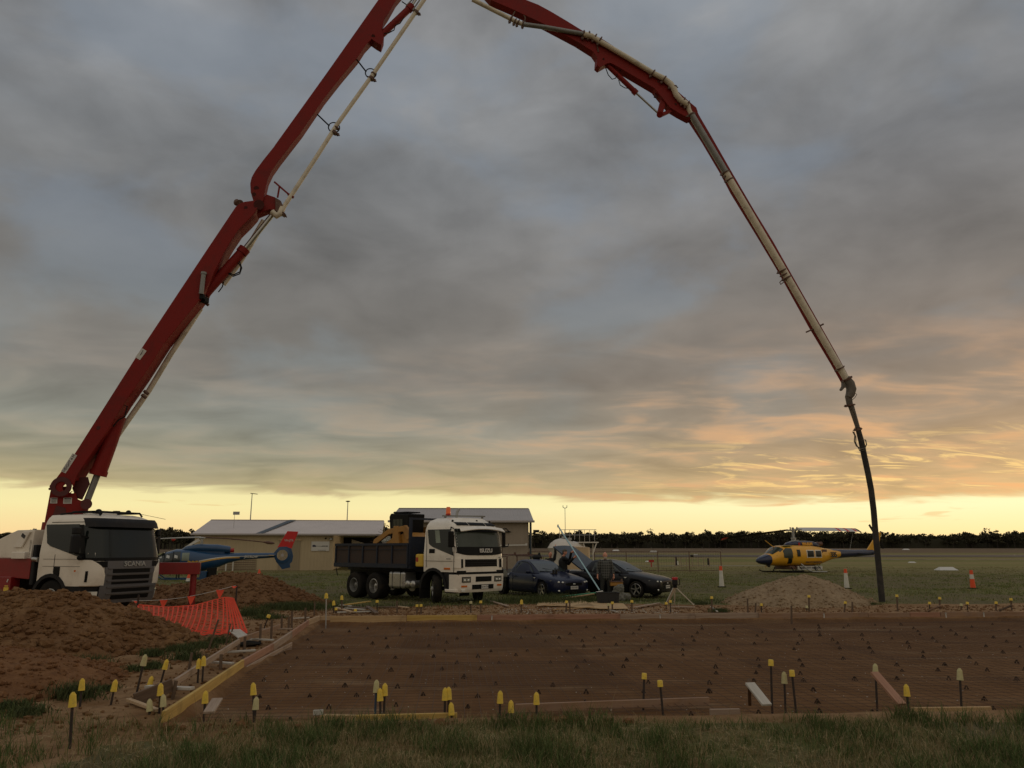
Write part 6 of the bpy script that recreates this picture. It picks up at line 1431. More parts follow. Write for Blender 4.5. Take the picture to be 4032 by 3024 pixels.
# white gable markers on the field
mks=[(2425,2166,26,'white marker slab far off on the field, right above the bearded man'),(2573,2171,30,'larger white marker slab on the brown far field above the black ute'),(2739,2183,18,'white marker slab far off, above the pipe gate'),(2552,2209,22,'white marker slab on the green strip just above the black ute bonnet'),(3567,2162,24,'white marker slab on the ploughed ground right of the hose, farthest off'),(3591,2213,26,'thin flat white marker slab on the dry grass right of the hose'),(3725,2242,70,'big white trapezoid marker slab on the grass at right, nearest one'),(3995,2183,8,'tiny white marker post at the far right edge of the field')]
for (x,y,wpx,lab) in mks:
    q=hit(x,y+3); w=wpx/FPX*q.y; h=w*.17; m_=M()
    m_.loft([[V((-w/2,-.35*w,0)),V((w/2,-.35*w,0)),V((w/2,.35*w,0)),V((-w/2,.35*w,0))],[V((-w*.34,-.05*w,h)),V((w*.36,-.05*w,h)),V((w*.36,.05*w,h)),V((-w*.34,.05*w,h))]])
    o=m_.build('field_marker',MAT['signwhite']); o.location=q; tag(o,lab,'field marker','white airfield markers')
# ================================================================== traffic cones
def cone(kind):
    m_=M()
    if kind=='tall':
        m_.lathe([(.001,.02),(.20,.02),(.19,.06),(.165,.07),(.15,.5),(.13,.72),(.001,.72)],(0,0,0),(0,0,1),18)
    return m_
def mk_cone(name,label,px,py,top,key0,bands,cat='traffic cone',shape='tall'):
    q=hit(px,py); t=thing(name,label,cat,q,0); d=q.y; Hh=(O+ray(px,top)*(d/ray(px,top).y)).z-q.z
    if shape=='tall': prof=lambda u:.125-.055*u
    else: prof=lambda u:.16-.12*u
    m_=M(); m_.box((0,0,.02),(.36,.36,.04)); m_.build('base',MAT['rubber'] ,t,bevel=.01)
    segs=[(0,)+b for b in ()]; 
    for a,b_,key,nm in bands:
        m_=M(); n=5; m_.lathe([(.001,.05+(Hh-.05)*a)]+[(prof(a+(b_-a)*k/n),.05+(Hh-.05)*(a+(b_-a)*k/n)) for k in range(n+1)]+[(.001,.05+(Hh-.05)*b_)],(0,0,0),(0,0,1),18); m_.build(nm,MAT[key],t,smooth=True)
    return t
mk_cone('bollard_cone','tall white bollard cone with an orange tip left of the gravel pile',2842,2312,2229,'conewhite',[(0,.78,'conewhite','sleeve'),(.78,1,'orange','tip')])
mk_cone('bollard_cone','tall white bollard cone with an orange tip behind the right slope of the gravel pile',3335,2318,2240,'conewhite',[(0,.78,'conewhite','sleeve'),(.78,1,'orange','tip')])
mk_cone('bollard_cone','orange bollard cone with a white band standing alone at the far right',3832,2318,2245,'orange',[(0,.50,'orange','lower_sleeve'),(.50,.76,'conewhite','reflective_band'),(.76,1,'orange','tip')])
mk_cone('traffic_cone','small orange and white cone on the grass in front of the beige hangar',1020,2266,2241,'orange',[(0,.25,'conewhite','reflective_band'),(.25,1,'orange','sleeve')],shape='s')
mk_cone('traffic_cone','orange cone with a white foot under the red outrigger beam',742,2292,2254,'orange',[(0,.35,'conewhite','reflective_band'),(.35,1,'orange','sleeve')],shape='s')
hl_=M(); hl_.ell((0,0,0),.14,10,8); hl_=hl_.build('marker_ball',MAT['redlamp'],smooth=True); q=atY(683,2124,58); hl_.location=q; 
hl_['label']='small red ball marker on a thin pole behind the blue helicopter nose'; hl_['category']='marker'
m_=M(); m_.cyl((0,0,0),(0,0,-(q.z)),.02,.02,6); m_.build('pole',MAT['plastic'],hl_)

# ================================================================== steel pegs with caps
def cap_mesh(kind,key):
    m_=M()
    if kind=='bell': pr=[(.001,.120),(.013,.118),(.015,.108),(.022,.106),(.0235,.096),(.0295,.093),(.0315,.07),(.037,.0),(.0385,-.022),(.001,-.022)]
    else: pr=[(.001,.055),(.028,.055),(.032,.048),(.034,-.02),(.001,-.02)]
    m_.lathe(pr,(0,0,0),(0,0,1),14); o=m_.build('safety_cap',MAT[key],None,smooth=True); me=o.data; bpy.data.objects.remove(o); return me
CAPS={(k,c):cap_mesh(k,c) for k in ('bell','short') for c in ('capyellow','cappale')}
def peg(bx,by,tx,ty,kind,key,label,group,stem='pegsteel',r=.014,z0=0.0,base=None):
    B=G(bx,by,z0) if base is None else base
    T=atY(tx,ty,B.y+.02)
    ax=(T-B); L=ax.length; 
    t=thing('steel_peg',label,'peg',B,0,group); t.rotation_euler=ax.to_track_quat('Z','Y').to_euler()
    caph={'bell':.115,'short':.055,None:0}[kind]
    m_=M()
    if stem=='stake':
        m_.box((0,0,(L-.2)/2),(.042,.03,L+.2)); 
    else: m_.cyl((0,0,-.25),(0,0,L-caph),r,r,8)
    m_.build('stem',MAT[stem],t)
    if kind:
        c=bpy.data.objects.new('safety_cap',CAPS[(kind,key)]); COL.objects.link(c); c.parent=t; c.location=(0,0,L-caph)
        sc_=max(.85,min(1.35,B.y/11)) if B.y>15 else 1.0; c.scale=(sc_,sc_,1)
    return t
Y='capyellow';P='cappale'
GL='capped pegs along the left bank'; GF='capped pegs along the near slab edge'; GB='capped pegs along the far slab edge'
left=[(275,2945,288,2726,'bell',Y,'dark peg with a yellow cap, nearest the camera at lower left'),
(314,2789,325,2672,'bell',Y,'peg with a yellow cap just behind and right of the nearest left peg'),
(437,2773,456,2677,'bell',Y,'rusty peg with a yellow cap at the left end of the short batten'),
(532,2754,573,2578,'bell',P,'leaning grey peg with a pale yellow cap at the foot of the earth slope'),
(633,2690,658,2597,'bell',Y,'slanting peg with a yellow cap right of the pale capped leaning peg'),
(585,2716,598,2663,'bell',Y,'short tilted peg with a yellow cap over the white cross batten'),
(627,2808,633,2691,'bell',Y,'black peg with a large yellow cap at the near corner of the left slab edge'),
(642,2810,643,2735,'bell',P,'yellow capped peg half hidden behind the corner peg'),
(589,2812,589,2753,'bell',P,'low pale yellow capped peg left of the corner of the slab edge'),
(778,2690,784,2594,'bell',Y,'dark peg with a yellow cap, left one of the pair behind the long yellow board'),
(796,2690,803,2583,'bell',Y,'brown peg with a yellow cap, right one of the pair behind the long yellow board'),
(1038,2479,1060,2420,'short',Y,'tilted rusty peg with a short yellow cap near the end of the safety net')]
front=[(804,2812,810,2721,'bell',Y,'yellow capped peg inside the slab edge beside the short white prop board'),
(999,2800,997,2689,'bell',Y,'upper yellow capped peg of the pair over the near left mesh'),
(1004,2815,1010,2745,'bell',P,'lower tilted capped peg of the pair over the near left mesh'),
(1477,2812,1483,2678,'bell',P,'blue grey peg with a worn pale cap, leftmost of the cluster of three'),
(1512,2812,1516,2691,'bell',Y,'yellow capped peg at the right of the cluster of three'),
(1498,2815,1496,2711,'bell',Y,'lowest yellow capped peg in the cluster of three'),
(1751,2812,1753,2709,'bell',Y,'left one of two yellow caps touching each other at the near edge'),
(1766,2811,1767,2706,'bell',Y,'right one of two yellow caps touching each other at the near edge'),
(1778,2815,1776,2767,'bell',Y,'low yellow capped peg just below the two touching caps'),
(1968,2810,1970,2721,'bell',Y,'slim yellow capped peg left of the long grey board'),
(2012,2808,2012,2758,'bell',Y,'lowest yellow cap, poking from the grass at the left end of the grey board'),
(2113,2806,2112,2726,'bell',Y,'yellow capped peg in front of the long grey board'),
(2534,2755,2537,2650,'short',Y,'black peg with a round tilted yellow cap behind the grey board'),
(2609,2795,2598,2678,'short',Y,'black leaning peg with a square yellow cap in front of the grey board'),
(3040,2772,3035,2597,'short',Y,'tallest slim peg with a short yellow cap above the white prop board'),
(3092,2772,3087,2646,'bell',P,'dark peg with a tall pale cap between two short capped pegs'),
(3132,2778,3117,2638,'short',Y,'black leaning peg with a short yellow cap right of the tall pale cap'),
(3453,2768,3446,2614,'bell',P,'dark peg with a pale cap behind the top of the pink prop board'),
(3577,2786,3567,2695,'bell',Y,'peg with a yellow cap at the lower end of the pink prop board'),
(3786,2784,3778,2632,'bell',P,'rusty peg with a whitish cap, last one at right of the near edge')]
back_=[(1283,2455,1285,2335,'bell',Y,'tall pale rod with a yellow cap standing inside the far left slab corner','galv'),
(1346,2410,1346,2344,'bell',Y,'yellow capped peg in front of the tipper rear wheels','stake'),
(1314,2416,1314,2365,'bell',Y,'stout yellow capped peg at the left end of the timber scraps','pegsteel'),
(1323,2416,1323,2393,'short',Y,'low yellow cap in front of the left end of the timber scraps','pegsteel'),
(1399,2416,1399,2398,'short',Y,'low yellow cap in the middle of the timber scraps','pegsteel'),
(1485,2416,1485,2363,'short',Y,'dark peg with a yellow cap at the right end of the timber scraps','pegsteel'),
(1642,2411,1642,2380,'short',Y,'left one of two low yellow caps below the tipper fuel tank','stake'),
(1658,2411,1658,2379,'short',Y,'right one of two low yellow caps below the tipper fuel tank','stake'),
(1854,2412,1854,2367,'short',P,'forked dark peg with a pale cap below the tipper bumper','pegsteel'),
(1893,2412,1893,2365,'short',Y,'rusty peg with a yellow cap below the tipper number plate','stake'),
(2052,2412,2054,2361,'bell',Y,'peg with a bright yellow cap below the blue ute bonnet','stake'),
(2229,2411,2231,2365,'short',Y,'peg with a yellow cap standing beside a bare stake, left of the tub','stake'),
(2411,2411,2411,2369,'short',Y,'peg with a yellow cap below the right end of the black tub','stake'),
(2396,2411,2396,2376,'short',P,'short peg just left of the yellow capped one below the tub','stake'),
(2488,2411,2488,2363,'short',Y,'pale peg with a yellow cap below the grey sack heap','greywood'),
(2623,2400,2623,2371,'short',Y,'low yellow cap at the foot of the white tripod leg','pegsteel'),
(2640,2411,2640,2363,'short',Y,'dark peg with a yellow cap right of the tripod leg foot','pegsteel'),
(2803,2410,2802,2348,'short',Y,'rusty peg with a yellow cap between the tripod and the gravel pile','stake'),
(2998,2409,2998,2376,'short',Y,'black peg with a yellow cap at the left foot of the gravel pile','pegsteel'),
(3186,2408,3185,2343,'short',Y,'tall peg with a yellow cap in front of the gravel pile top','stake'),
(3177,2408,3177,2385,'short',P,'low pale cap beside the tall peg in front of the gravel pile','pegsteel'),
(3325,2407,3329,2368,'short',Y,'tilted rusty peg with a pale yellow cap at the right foot of the gravel pile','stake'),
(3535,2406,3531,2341,'short',Y,'tall rusty peg with a yellow cap just right of the concrete hose','stake'),
(3660,2406,3660,2370,'short',Y,'dark peg with a yellow cap left of the propped stake','pegsteel'),
(3700,2400,3700,2351,'short',Y,'pale topped peg with a yellow cap behind the propped stake','greywood'),
(3785,2405,3785,2377,'short',P,'low capped peg, left one of a close pair at right','stake'),
(3809,2405,3809,2370,'short',Y,'dark capped peg, right one of a close pair at right','pegsteel'),
(3922,2405,3922,2369,'short',Y,'yellow capped peg below the far field, second from the right edge','stake'),
(3984,2404,3980,2355,'short',Y,'tall yellow capped peg nearest the right edge of the photo','greywood')]
for a in left: peg(*a[:6],a[6],GL)
for i,a in enumerate(front): peg(*a[:6],a[6],GF,stem='pegblue' if i==3 else 'pegsteel')
for a in back_: peg(*a[:6],a[6],GB,stem=a[7] if a[7] in ('pegsteel','galv','stake') else 'stake',r=.016)
# bare stakes
GS='bare stakes near the formwork'
bare=[(2244,2412,2243,2367,'bare dark stake right of the capped peg, left of the tub'),(2945,2410,2943,2356,'bare rusty stake left of the gravel pile'),(2974,2409,2976,2374,'short bare stake between the rusty stake and the black peg'),(1564,2412,1564,2366,'bare stake behind the stamped yellow board'),(3117,2440,3116,2385,'bare stake nailed to the far slab edge below the gravel pile'),(3356,2408,3356,2370,'bare pale stake at the right foot of the gravel pile'),
(1237,2425,1240,2371,'bare dark stake at the far left corner of the slab'),(1202,2455,1203,2393,'bare dark stake left of the far left corner'),(1148,2480,1150,2407,'tall bare stake along the far part of the left bank'),(1136,2485,1138,2428,'short bare stake left of the tall one on the left bank'),(1108,2480,1110,2425,'thin grey stake above the cross battens on the left bank'),
(1067,2520,1071,2441,'grey brown stake beside the left slab edge middle'),(1023,2535,1027,2456,'dark stake where the two cross battens meet'),(962,2570,965,2506,'black stake by the white cut board'),(955,2595,958,2586,'stub stake behind the yellow board end'),(938,2555,942,2522,'short stake below the white cut board'),
(740,2655,756,2570,'dark stake leaning right below the earth slope'),(820,2560,860,2440,'long grey stake leaning right in front of the safety net'),(890,2535,908,2455,'second leaning stake in front of the safety net'),(905,2510,918,2470,'short leaning stake beside the white cut board'),(868,2640,871,2576,'grey stake behind the long yellow board'),(680,2750,694,2680,'thick brown stake at the end of the wide brown plank'),(813,2600,812,2575,'dark stub stake above the pair of capped pegs')]
for a in bare: peg(a[0],a[1],a[2],a[3],None,None,a[4],GS,stem='stake')
# ---- braces and loose boards on the left bank
GBR='battens bracing the left slab edge'
def zp(zx,zy): return (500+zx*.4221,2250+zy*.4221)     # reading of an enlargement of the photo
def bat(a,b,za,zb,w,h,mat,label,group=GBR,name='batten'):
    p=G(*zp(*a),za); q=G(*zp(*b),zb); return plank(name,label,p,q,w,h,mat,'batten',group)
bat((70,1200),(425,1058),.03,.16,.045,.16,'darkwood','wide brown plank on edge left of the corner of the slab')
bat((440,1040),(1045,650),.14,.16,.045,.09,'greywood','long grey batten running beside the left slab edge')
bat((1050,640),(1425,512),.16,.16,.045,.09,'brownwood','brown batten continuing the grey one towards the far end')
bat((185,1075),(610,1092),.10,.12,.09,.035,'whitewood','white cross batten behind the corner peg')
bat((740,842),(985,858),.08,.10,.07,.03,'whitewood','white cross batten behind the yellow board middle')
bat((935,752),(1200,736),.08,.10,.07,.03,'whitewood','white cross batten under the black stake')
bat((1175,632),(1362,640),.08,.10,.07,.03,'whitewood','white cross batten by the grey brown stake')
bat((1250,540),(1540,536),.08,.10,.06,.03,'greywood','thin grey cross batten near the far corner')
bat((1545,438),(1700,430),.08,.10,.05,.03,'whitewood','thin pale cross batten at the far left corner')
bat((12,1195),(285,1297),.03,.03,.06,.035,'pine','pale batten lying in front of the wide brown plank')
bat((1200,430),(1520,420),.03,.03,.05,.03,'greywood','thin grey batten lying on the soil by the far corner')
p=G(*zp(1000,545),.13); q=G(*zp(1120,640),.03); plank('loose_board','short white cut board lying tilted below the safety net',p,q,.26,.025,'whitewood','board')
m_=M(); m_.ell((0,0,0),(.28,.18,.05),14,6); o=jit(m_,.012,8).build('black_scrap',MAT['rubber'],smooth=True); q=G(*zp(1130,672),.03); o.location=q; tag(o,'flat black scrap under the white cut board','rubbish')
m_=M(); m_.ell((0,0,0),(.16,.08,.03),14,6); o=jit(m_,.01,9).build('black_scrap',MAT['rubber'],smooth=True); q=G(478,2634,.02); o.location=q; tag(o,'small dark scrap on the soil left of the leaning pegs','rubbish')
# props near the slab's near edge
def gp(px,py,z): return G(px,py,z)
plank('prop_board','short greyish board propped in the grass by the first near peg',atY(856,2752,9.55),atY(822,2806,9.0),.12,.025,'greywood','prop board',None)
plank('prop_board','white painted board propped at a slant in the grass right of centre',atY(2952,2690,9.6),atY(3020,2776,9.25),.12,.025,'whitewood','prop board',None)
plank('prop_board','long pink board propped at a slant near the right end',atY(3442,2648,9.65),atY(3552,2774,9.25),.11,.03,'pinkwood','prop board',None)
plank('prop_stake','dark stake behind the white propped board',G(2952,2772,0),atY(2950,2680,9.75),.04,.05,'darkwood','stake',None)
plank('cut_block','small pale block standing at the left end of the near slab edge',atY(1253,2795,9.15),atY(1253,2815,9.15),.11,.03,'whitewood','block',None,up=(0,1,0))
plank('brace_stake','brown stake propped against the far slab edge at right',G(3655,2404,.02),atY(3705,2385,22.3),.05,.05,'brownwood','stake',None)
plank('brace_stake','dark stake slanting up at the far right of the slab edge',G(3935,2404,.02),atY(3983,2384,22.3),.04,.05,'darkwood','stake',None)
# white chalk marks on the far form
for i,px in enumerate((1937,2598,3242,3721,3870)):
    f=G(px,2425+(2408-2425)*(px-1258)/(4032-1258),.12); m_=M(); m_.box((0,0,0),(.03,.006,.15),MX.Rotation(.05*(-1)**i,3,'Y')); m_.prism([(-.03,-.003,.05),(0,-.003,.09),(.03,-.003,.05)],(0,.006,0))
    o=m_.build('chalk_mark',MAT['signwhite']); o.location=(f.x,f.y-.032,.03); tag(o,['white arrow mark on the pink board below the tipper front','white arrow mark on the grey board below the tripod','white mark on the long brown board below the gravel pile','white mark on the reddish board right of the hose','white mark on the last brown board at right'][i],'paint mark')
# ---- timber scraps behind the far form
GT_='timber scraps behind the far slab edge'
tz=lambda zx,zy:(1100+zx*.4069,2280+zy*.4069)
tb_=[((590,250),(690,262),.10,'whitewood','short white board on top of the scraps'),((640,248),(875,216),.14,'lvl','yellow board lying over the scraps'),((545,275),(700,318),.08,'pine','pale board slanting through the left scraps'),((640,282),(820,295),.09,'whitewood','white board across the middle of the scraps'),((560,322),(920,312),.05,'whitewood','long pale board at the front of the scraps'),((700,268),(860,285),.07,'darkwood','dark board among the scraps'),((850,262),(945,330),.10,'darkwood','dark curved board end at the right of the scraps'),((950,270),(1140,272),.04,'darkwood','dark board right of the scraps'),((1145,264),(1242,276),.05,'pine','small pale board below the fuel tank'),((2050,214),(2210,262),.06,'greywood','grey board lying below the blue ute front')]
for a,b,z,mt,lab in tb_:
    p=G(*tz(*a),z); q=G(*tz(*b),z); plank('scrap_board',lab,p,q,.12,.03,mt,'board',GT_)
sz=lambda zx,zy:(1950+zx*.4069,2280+zy*.4069)
for a,b,z,mt,lab,w in [((465,300),(545,290),.08,'brownwood','brown block end pointing at the camera below the plywood',.1),((550,296),(950,270),.06,'ply','thin brown board edge in front of the plywood',.05),((1345,275),(1590,232),.06,'greywood','grey board lying left of the tripod leg',.12),((1700,268),(1930,272),.04,'greywood','flat grey board under the right tripod leg',.2),((420,258),(610,236),.07,'pine','pale batten lying on the plywood sheet',.07),((2085,265),(2150,315),.05,'whitewood','short white offcut right of the tripod',.05),((1110,300),(1185,318),.05,'whitewood','short white offcut below the tub',.05)]:
    p=G(*sz(*a),z); q=G(*sz(*b),z); plank('scrap_board',lab,p,q,w,.03,mt,'board',GT_)
# plywood sheets on the ground
for pts,lab in (([(400,262),(430,205),(835,200),(960,262)],'plywood sheet on the ground left of the black tub'),([(700,268),(960,222),(1240,240),(1290,292),(1020,290)],'plywood sheet lying under the black tub')):
    P4=[G(*sz(*p),.035) for p in pts]; m_=M(); m_.prism([p for p in P4],(0,0,.018)); o=m_.build('plywood_sheet',MAT['ply']); tag(o,lab,'plywood','plywood sheets by the tub')
# tub with pipes resting on it
q=G(2394,2372,.06); tub=thing('black_tub','black plastic tub on the plywood below the bearded man','tub',q,math.radians(4))
m_=M(); rr=[]
for z,s in ((0,.92),(.30,1.0),(.335,1.04),(.35,1.04),(.35,.97),(.30,.95),(.03,.87)): rr.append([V((x*s,y*s,z)) for x,y in ((-.36,-.24),(-.38,-.20),(-.38,.20),(-.36,.24),(.36,.24),(.38,.20),(.38,-.20),(.36,-.24))])
m_.loft(rr); m_.build('tub_wall',MAT['tub'],tub)
m_=M(); m_.box((0,0,.30),(.70,.42,.02)); m_.build('tub_fill',MAT['plastic'],tub)
m_=M()
for x in (-.25,0,.25): m_=M(); m_.box((x,-.236,.17),(.02,.012,.26)); m_.build('tub_rib',MAT['tub'],tub)
m_=M(); m_.tube([G(2120,2361,.05),G(2250,2345,.2),atY(2350,2334,29.0)],.028,8); m_.tube([atY(2350,2334,29.0),atY(2375,2331,29.0)],.035,8); o=m_.build('green_pipe',MAT['pipegreen']); tag(o,'long green pipe with its end resting on the black tub','pipe')
m_=M(); m_.tube([G(2180,2362,.05),atY(2340,2338,28.9)],.022,8); o=m_.build('brown_pipe',MAT['pine']); tag(o,'thin brown pole lying just below the green pipe','pole')
m_=M(); m_.tube([atY(2346,2333,28.7),atY(2374,2328,28.7)],.03,8); o=m_.build('white_pipe_end',MAT['signwhite']); tag(o,'short white pipe lying across the tub left corner','pipe')
# mud caked sack heap
m_=M(); rr_=random.Random(5)
for (x,y,z,r) in ((0,0,.42,.20),(-.05,.03,.25,.24),(.12,-.03,.15,.20),(-.16,-.05,.12,.18),(.30,.05,.13,.17),(.02,-.1,.08,.2),(.08,0,.52,.12)): m_.ell((x,y,z),(r,r*.8,r*.85),12,9)
o=m_.build('mortar_sack',MAT['sack'],smooth=True); md=o.modifiers.new('r','REMESH'); md.mode='VOXEL'; md.voxel_size=.025; dp=o.modifiers.new('d','DISPLACE'); tx=bpy.data.textures.new('lumps','CLOUDS'); tx.noise_scale=.12; dp.texture=tx; dp.strength=.10; applied(o); o.data.materials.clear(); o.data.materials.append(MAT['sack'])
for p_ in o.data.polygons: p_.use_smooth=True
q=G(2438,2366,0); o.location=q; o.scale=(1.0,1.0,1.0); tag(o,'lumpy grey mud caked sack heap right of the black tub','sack')
# yellow tool box on a black stand, held level beside the man
q=G(2418,2352,0); yb=thing('tool_stand','yellow tool box on thin black legs beside the bearded man','tool box',(q.x*.97,30.3,0),0)
m_=M(); m_.box((0,0,.60),(.48,.26,.16)); m_.build('box',MAT['caseyellow'],yb,bevel=.03)
m_=M(); m_.box((0,-.02,.69),(.50,.28,.03)); m_.cyl((-.2,0,.70),(-.10,0,.92),.015,.015,6); m_.box((.20,0,.74),(.06,.08,.08)); 
m_.build('box_lid',MAT['clamp'],yb)
for x in (-.20,.20):
    for y in (-.10,.10): m_=M(); m_.cyl((x,y,0),(x,y,.50),.018,.018,6); m_.build('leg',MAT['black'],yb)
# laser level on its tripod
T_=atY(2658,2310,26.9); tri=thing('laser_level','red laser level on a white tripod right of the black ute','laser level',(T_.x,T_.y,0),0)
hz=T_.z+.0
for (px,py,w) in ((2624,2380,.085),(2732,2382,.035)):
    B=G(px,py,0); loc=V((B.x-T_.x,B.y-T_.y,0)); m_=M(); m_.beam((0,0,hz),loc,w,w*.6,(0,1,0)); m_.cyl(loc+V((0,0,.04)),loc+V((0,0,-.03)),.02,.006,6); m_.build('leg',MAT['legwhite'],tri)
m_=M(); m_.beam((0,0,hz),(.1,.75,0),.035,.02); m_.build('leg',MAT['legwhite'],tri)
m_=M(); m_.cyl((0,0,hz-.04),(0,0,hz+.05),.07,.07,12); m_.build('tripod_head',MAT['black'],tri)
m_=M(); m_.box((0,0,hz+.14),(.17,.15,.17)); hb_=m_.build('laser_body',MAT['plastic'],tri,bevel=.02); m_=M(); m_.box((0,0,hz+.27),(.18,.16,.09)); m_.build('laser_cap',MAT['toolred'],hb_,bevel=.02)
m_=M(); m_.tube([(.09,0,hz+.05),(.16,0,hz+.07),(.16,0,hz+.24),(.09,0,hz+.27)],.016,6); m_.build('carry_handle',MAT['black'],hb_)

# ================================================================== orange net and bunting
GN=None
pb=G(928,2472,0); post=thing('net_post','dark steel post holding the right end of the orange net','post',pb,0); m_=M(); tp=atY(926,2304,pb.y); m_.box(((tp.x-pb.x)/2,0,tp.z/2-.1),(.035,.035,tp.z+.2)); m_.build('stem',MAT['pegsteel'],post)
pb2=V((-9.2,19.6,0)); post2=thing('net_post','dark steel post at the left end of the orange net, half buried in the mound','post',pb2,0); m_=M(); m_.box((0,0,.35),(.035,.035,.9)); m_.build('stem',MAT['pegsteel'],post2)
net=thing('safety_net','orange plastic safety net sagging between steel posts beside the brown mound','safety net',(0,0,0),0)
def netP(u,v):
    """u 0..1 along, v 0 top .. 1 bottom"""
    top=[V((-9.2,19.6,.56)),V((-8.3,19.2,.53)),V((-7.5,18.9,.60)),V((-6.72,18.62,.80)),V((-6.50,18.55,.78))]
    bot=[V((-8.9,18.9,.02)),V((-8.0,18.2,.03)),V((-7.3,18.0,.03)),V((-6.5,18.2,.02)),V((-5.98,18.35,.02))]
    def ip(L,u):
        t=u*(len(L)-1); i=min(int(t),len(L)-2); return L[i]+(L[i+1]-L[i])*(t-i)
    a=ip(top,u); b=ip(bot,u); vv=min(1,v*1.02)
    p=a+(b-a)*vv; sag=math.sin(u*7+v*2)*.035+math.sin(u*17)*.02
    p=p+V((.10*math.sin(vv*2.2)*(1-u),-.22*vv*vv+sag,-.16*math.sin(PI*min(1,vv))*.35*(1-vv)))
    if vv>.86: p.z=max(.03,p.z)+.035*math.sin(u*31+vv*9)**2
    return p
m_=M(); NU,NV=70,24
def strip_(pts,w,th=.006,up=V((0,-1,.3))):
    rings=[]
    for i,p in enumerate(pts):
        d=(pts[min(i+1,len(pts)-1)]-pts[max(0,i-1)]).normalized(); s=d.cross(up).normalized()*w/2; n=s.cross(d).normalized()*th/2
        rings.append([p-s-n,p+s-n,p+s+n,p-s+n])
    m_.loft(rings)
for i in range(0,NU,3): strip_([netP(i/(NU-1),v/11) for v in range(12)],.034)
for j in range(0,NV): strip_([netP(u/30,j/(NV-1)) for u in range(31)],.013 if 0<j<NV-4 else .026)
m_.build('net_mesh',MAT['netorange'],net)
bt=thing('bunting','cord with small triangular orange flags strung above the safety net','bunting',(0,0,0),0)
c0=atY(520,2366,20.6); c1=atY(927,2306,18.65); pts=[c0+(c1-c0)*(k/24)+V((0,0,-.10*math.sin(PI*k/24))) for k in range(25)]
m_=M(); m_.tube(pts,.006,5); m_.build('cord',MAT['signwhite'],bt)
for f in (.045,.33,.60,.865,.99):
    p=c0+(c1-c0)*f+V((0,0,-.10*math.sin(PI*f)-.005)); m_=M(); s=.10 if .1<f<.95 else .07; hh=.20 if .1<f<.95 else .05
    m_.prism([p+V((-s,0,0)),p+V((s,0,0)),p+V((s*.35,-.02,-hh*.8)),p+V((.0,-.03,-hh))],(0,.006,0)); m_.build('flag',MAT['netorange'],bt)
m_=M(); m_.ell((0,0,0),(.35,.1,.09),12,6); o=jit(m_,.02,12).build('orange_net_bundle',MAT['netorange'],smooth=True); q=atY(30,2350,20.5); o.location=(q.x,q.y,q.z-.02); tag(o,'crumpled bit of orange net lying on the mound crest at the left edge','net bundle')

# ================================================================== people
def blob(name,segs,ells,mat,par,vox=.012,smooth_it=2):
    m_=M()
    for p0,p1,r0,r1 in segs:
        m_.tube([p0,p1],[r0,r1],12); m_.ell(p0,r0*1.0,12,8); m_.ell(p1,r1*1.0,12,8)
    for e in ells: m_.ell(e[0],e[1],14,10,e[2] if len(e)>2 else None)
    o=m_.build(name,mat,par,smooth=True); par_=o.parent; o.parent=None
    r=o.modifiers.new('r','REMESH'); r.mode='VOXEL'; r.voxel_size=vox; s_=o.modifiers.new('s','SMOOTH'); s_.iterations=smooth_it; s_.factor=.5
    applied(o); o.parent=par_; o.data.materials.clear(); o.data.materials.append(mat)
    for p in o.data.polygons: p.use_smooth=True
    return o
def plaidmat():
    m_=bpy.data.materials.new('plaid'); m_.use_nodes=True; g=NG(m_.node_tree)
    s=g.n('ShaderNodeSeparateXYZ',i_0=g.n('ShaderNodeTexCoord').outputs['Object'])
    def band(o,per,lo): return g.mr(g.m('SINE',g.m('MULTIPLY',o,2*PI/per).outputs[0]).outputs[0],lo,lo+.3)
    c=(.035,.036,.034); bx=band(s.outputs[0],.085,.1); bz=band(s.outputs[2],.10,.1)
    c=g.mix(g.m('MULTIPLY',bx,.5).outputs[0],c,(.14,.14,.13)); c=g.mix(g.m('MULTIPLY',bz,.55).outputs[0],c,(.15,.15,.14))
    c=g.mix(g.m('MULTIPLY',band(s.outputs[0],.0425,.9),.4).outputs[0],c,(.2,.19,.17))
    p=g.n('ShaderNodeBsdfPrincipled'); g.put(p.inputs['Base Color'],c); p.inputs['Roughness'].default_value=.9
    out=g.n('ShaderNodeOutputMaterial'); g.t.links.new(p.outputs[0],out.inputs[0]); MAT['plaid']=m_
plaidmat()
def hand(wr,dirn,side,up,grip=0.0,s=1.0):
    """segments for a palm, four fingers and a thumb"""
    wr=V(wr); d=V(dirn).normalized(); u=V(up); u=(u-d*u.dot(d)).normalized(); n=d.cross(u)
    S_=[]; palm=wr+d*.085*s; S_.append((wr,palm,.026*s,.036*s)); S_.append((palm-u*.02*s,palm+u*.02*s,.026*s,.026*s))
    for k,(o,l) in enumerate(((-.03,.070),(-.010,.080),(.010,.076),(.03,.060))):
        a=palm+u*o*s+d*.01; dd=(d*(1-.25*grip)+n*side*(.25+.5*grip)).normalized(); b=a+dd*l*.5*s; d2=(d*(1-.9*grip)+n*side*(.4+.9*grip)).normalized(); c=b+d2*l*.5*s
        S_+= [(a,b,.011*s,.010*s),(b,c,.010*s,.009*s)]
    a=wr+d*.035*s-u*.03*s; b=a-u*.035*s+d*.03*s; c=b+d*.03*s+n*side*.02; S_+=[(a,b,.013*s,.012*s),(b,c,.012*s,.010*s)]
    return S_
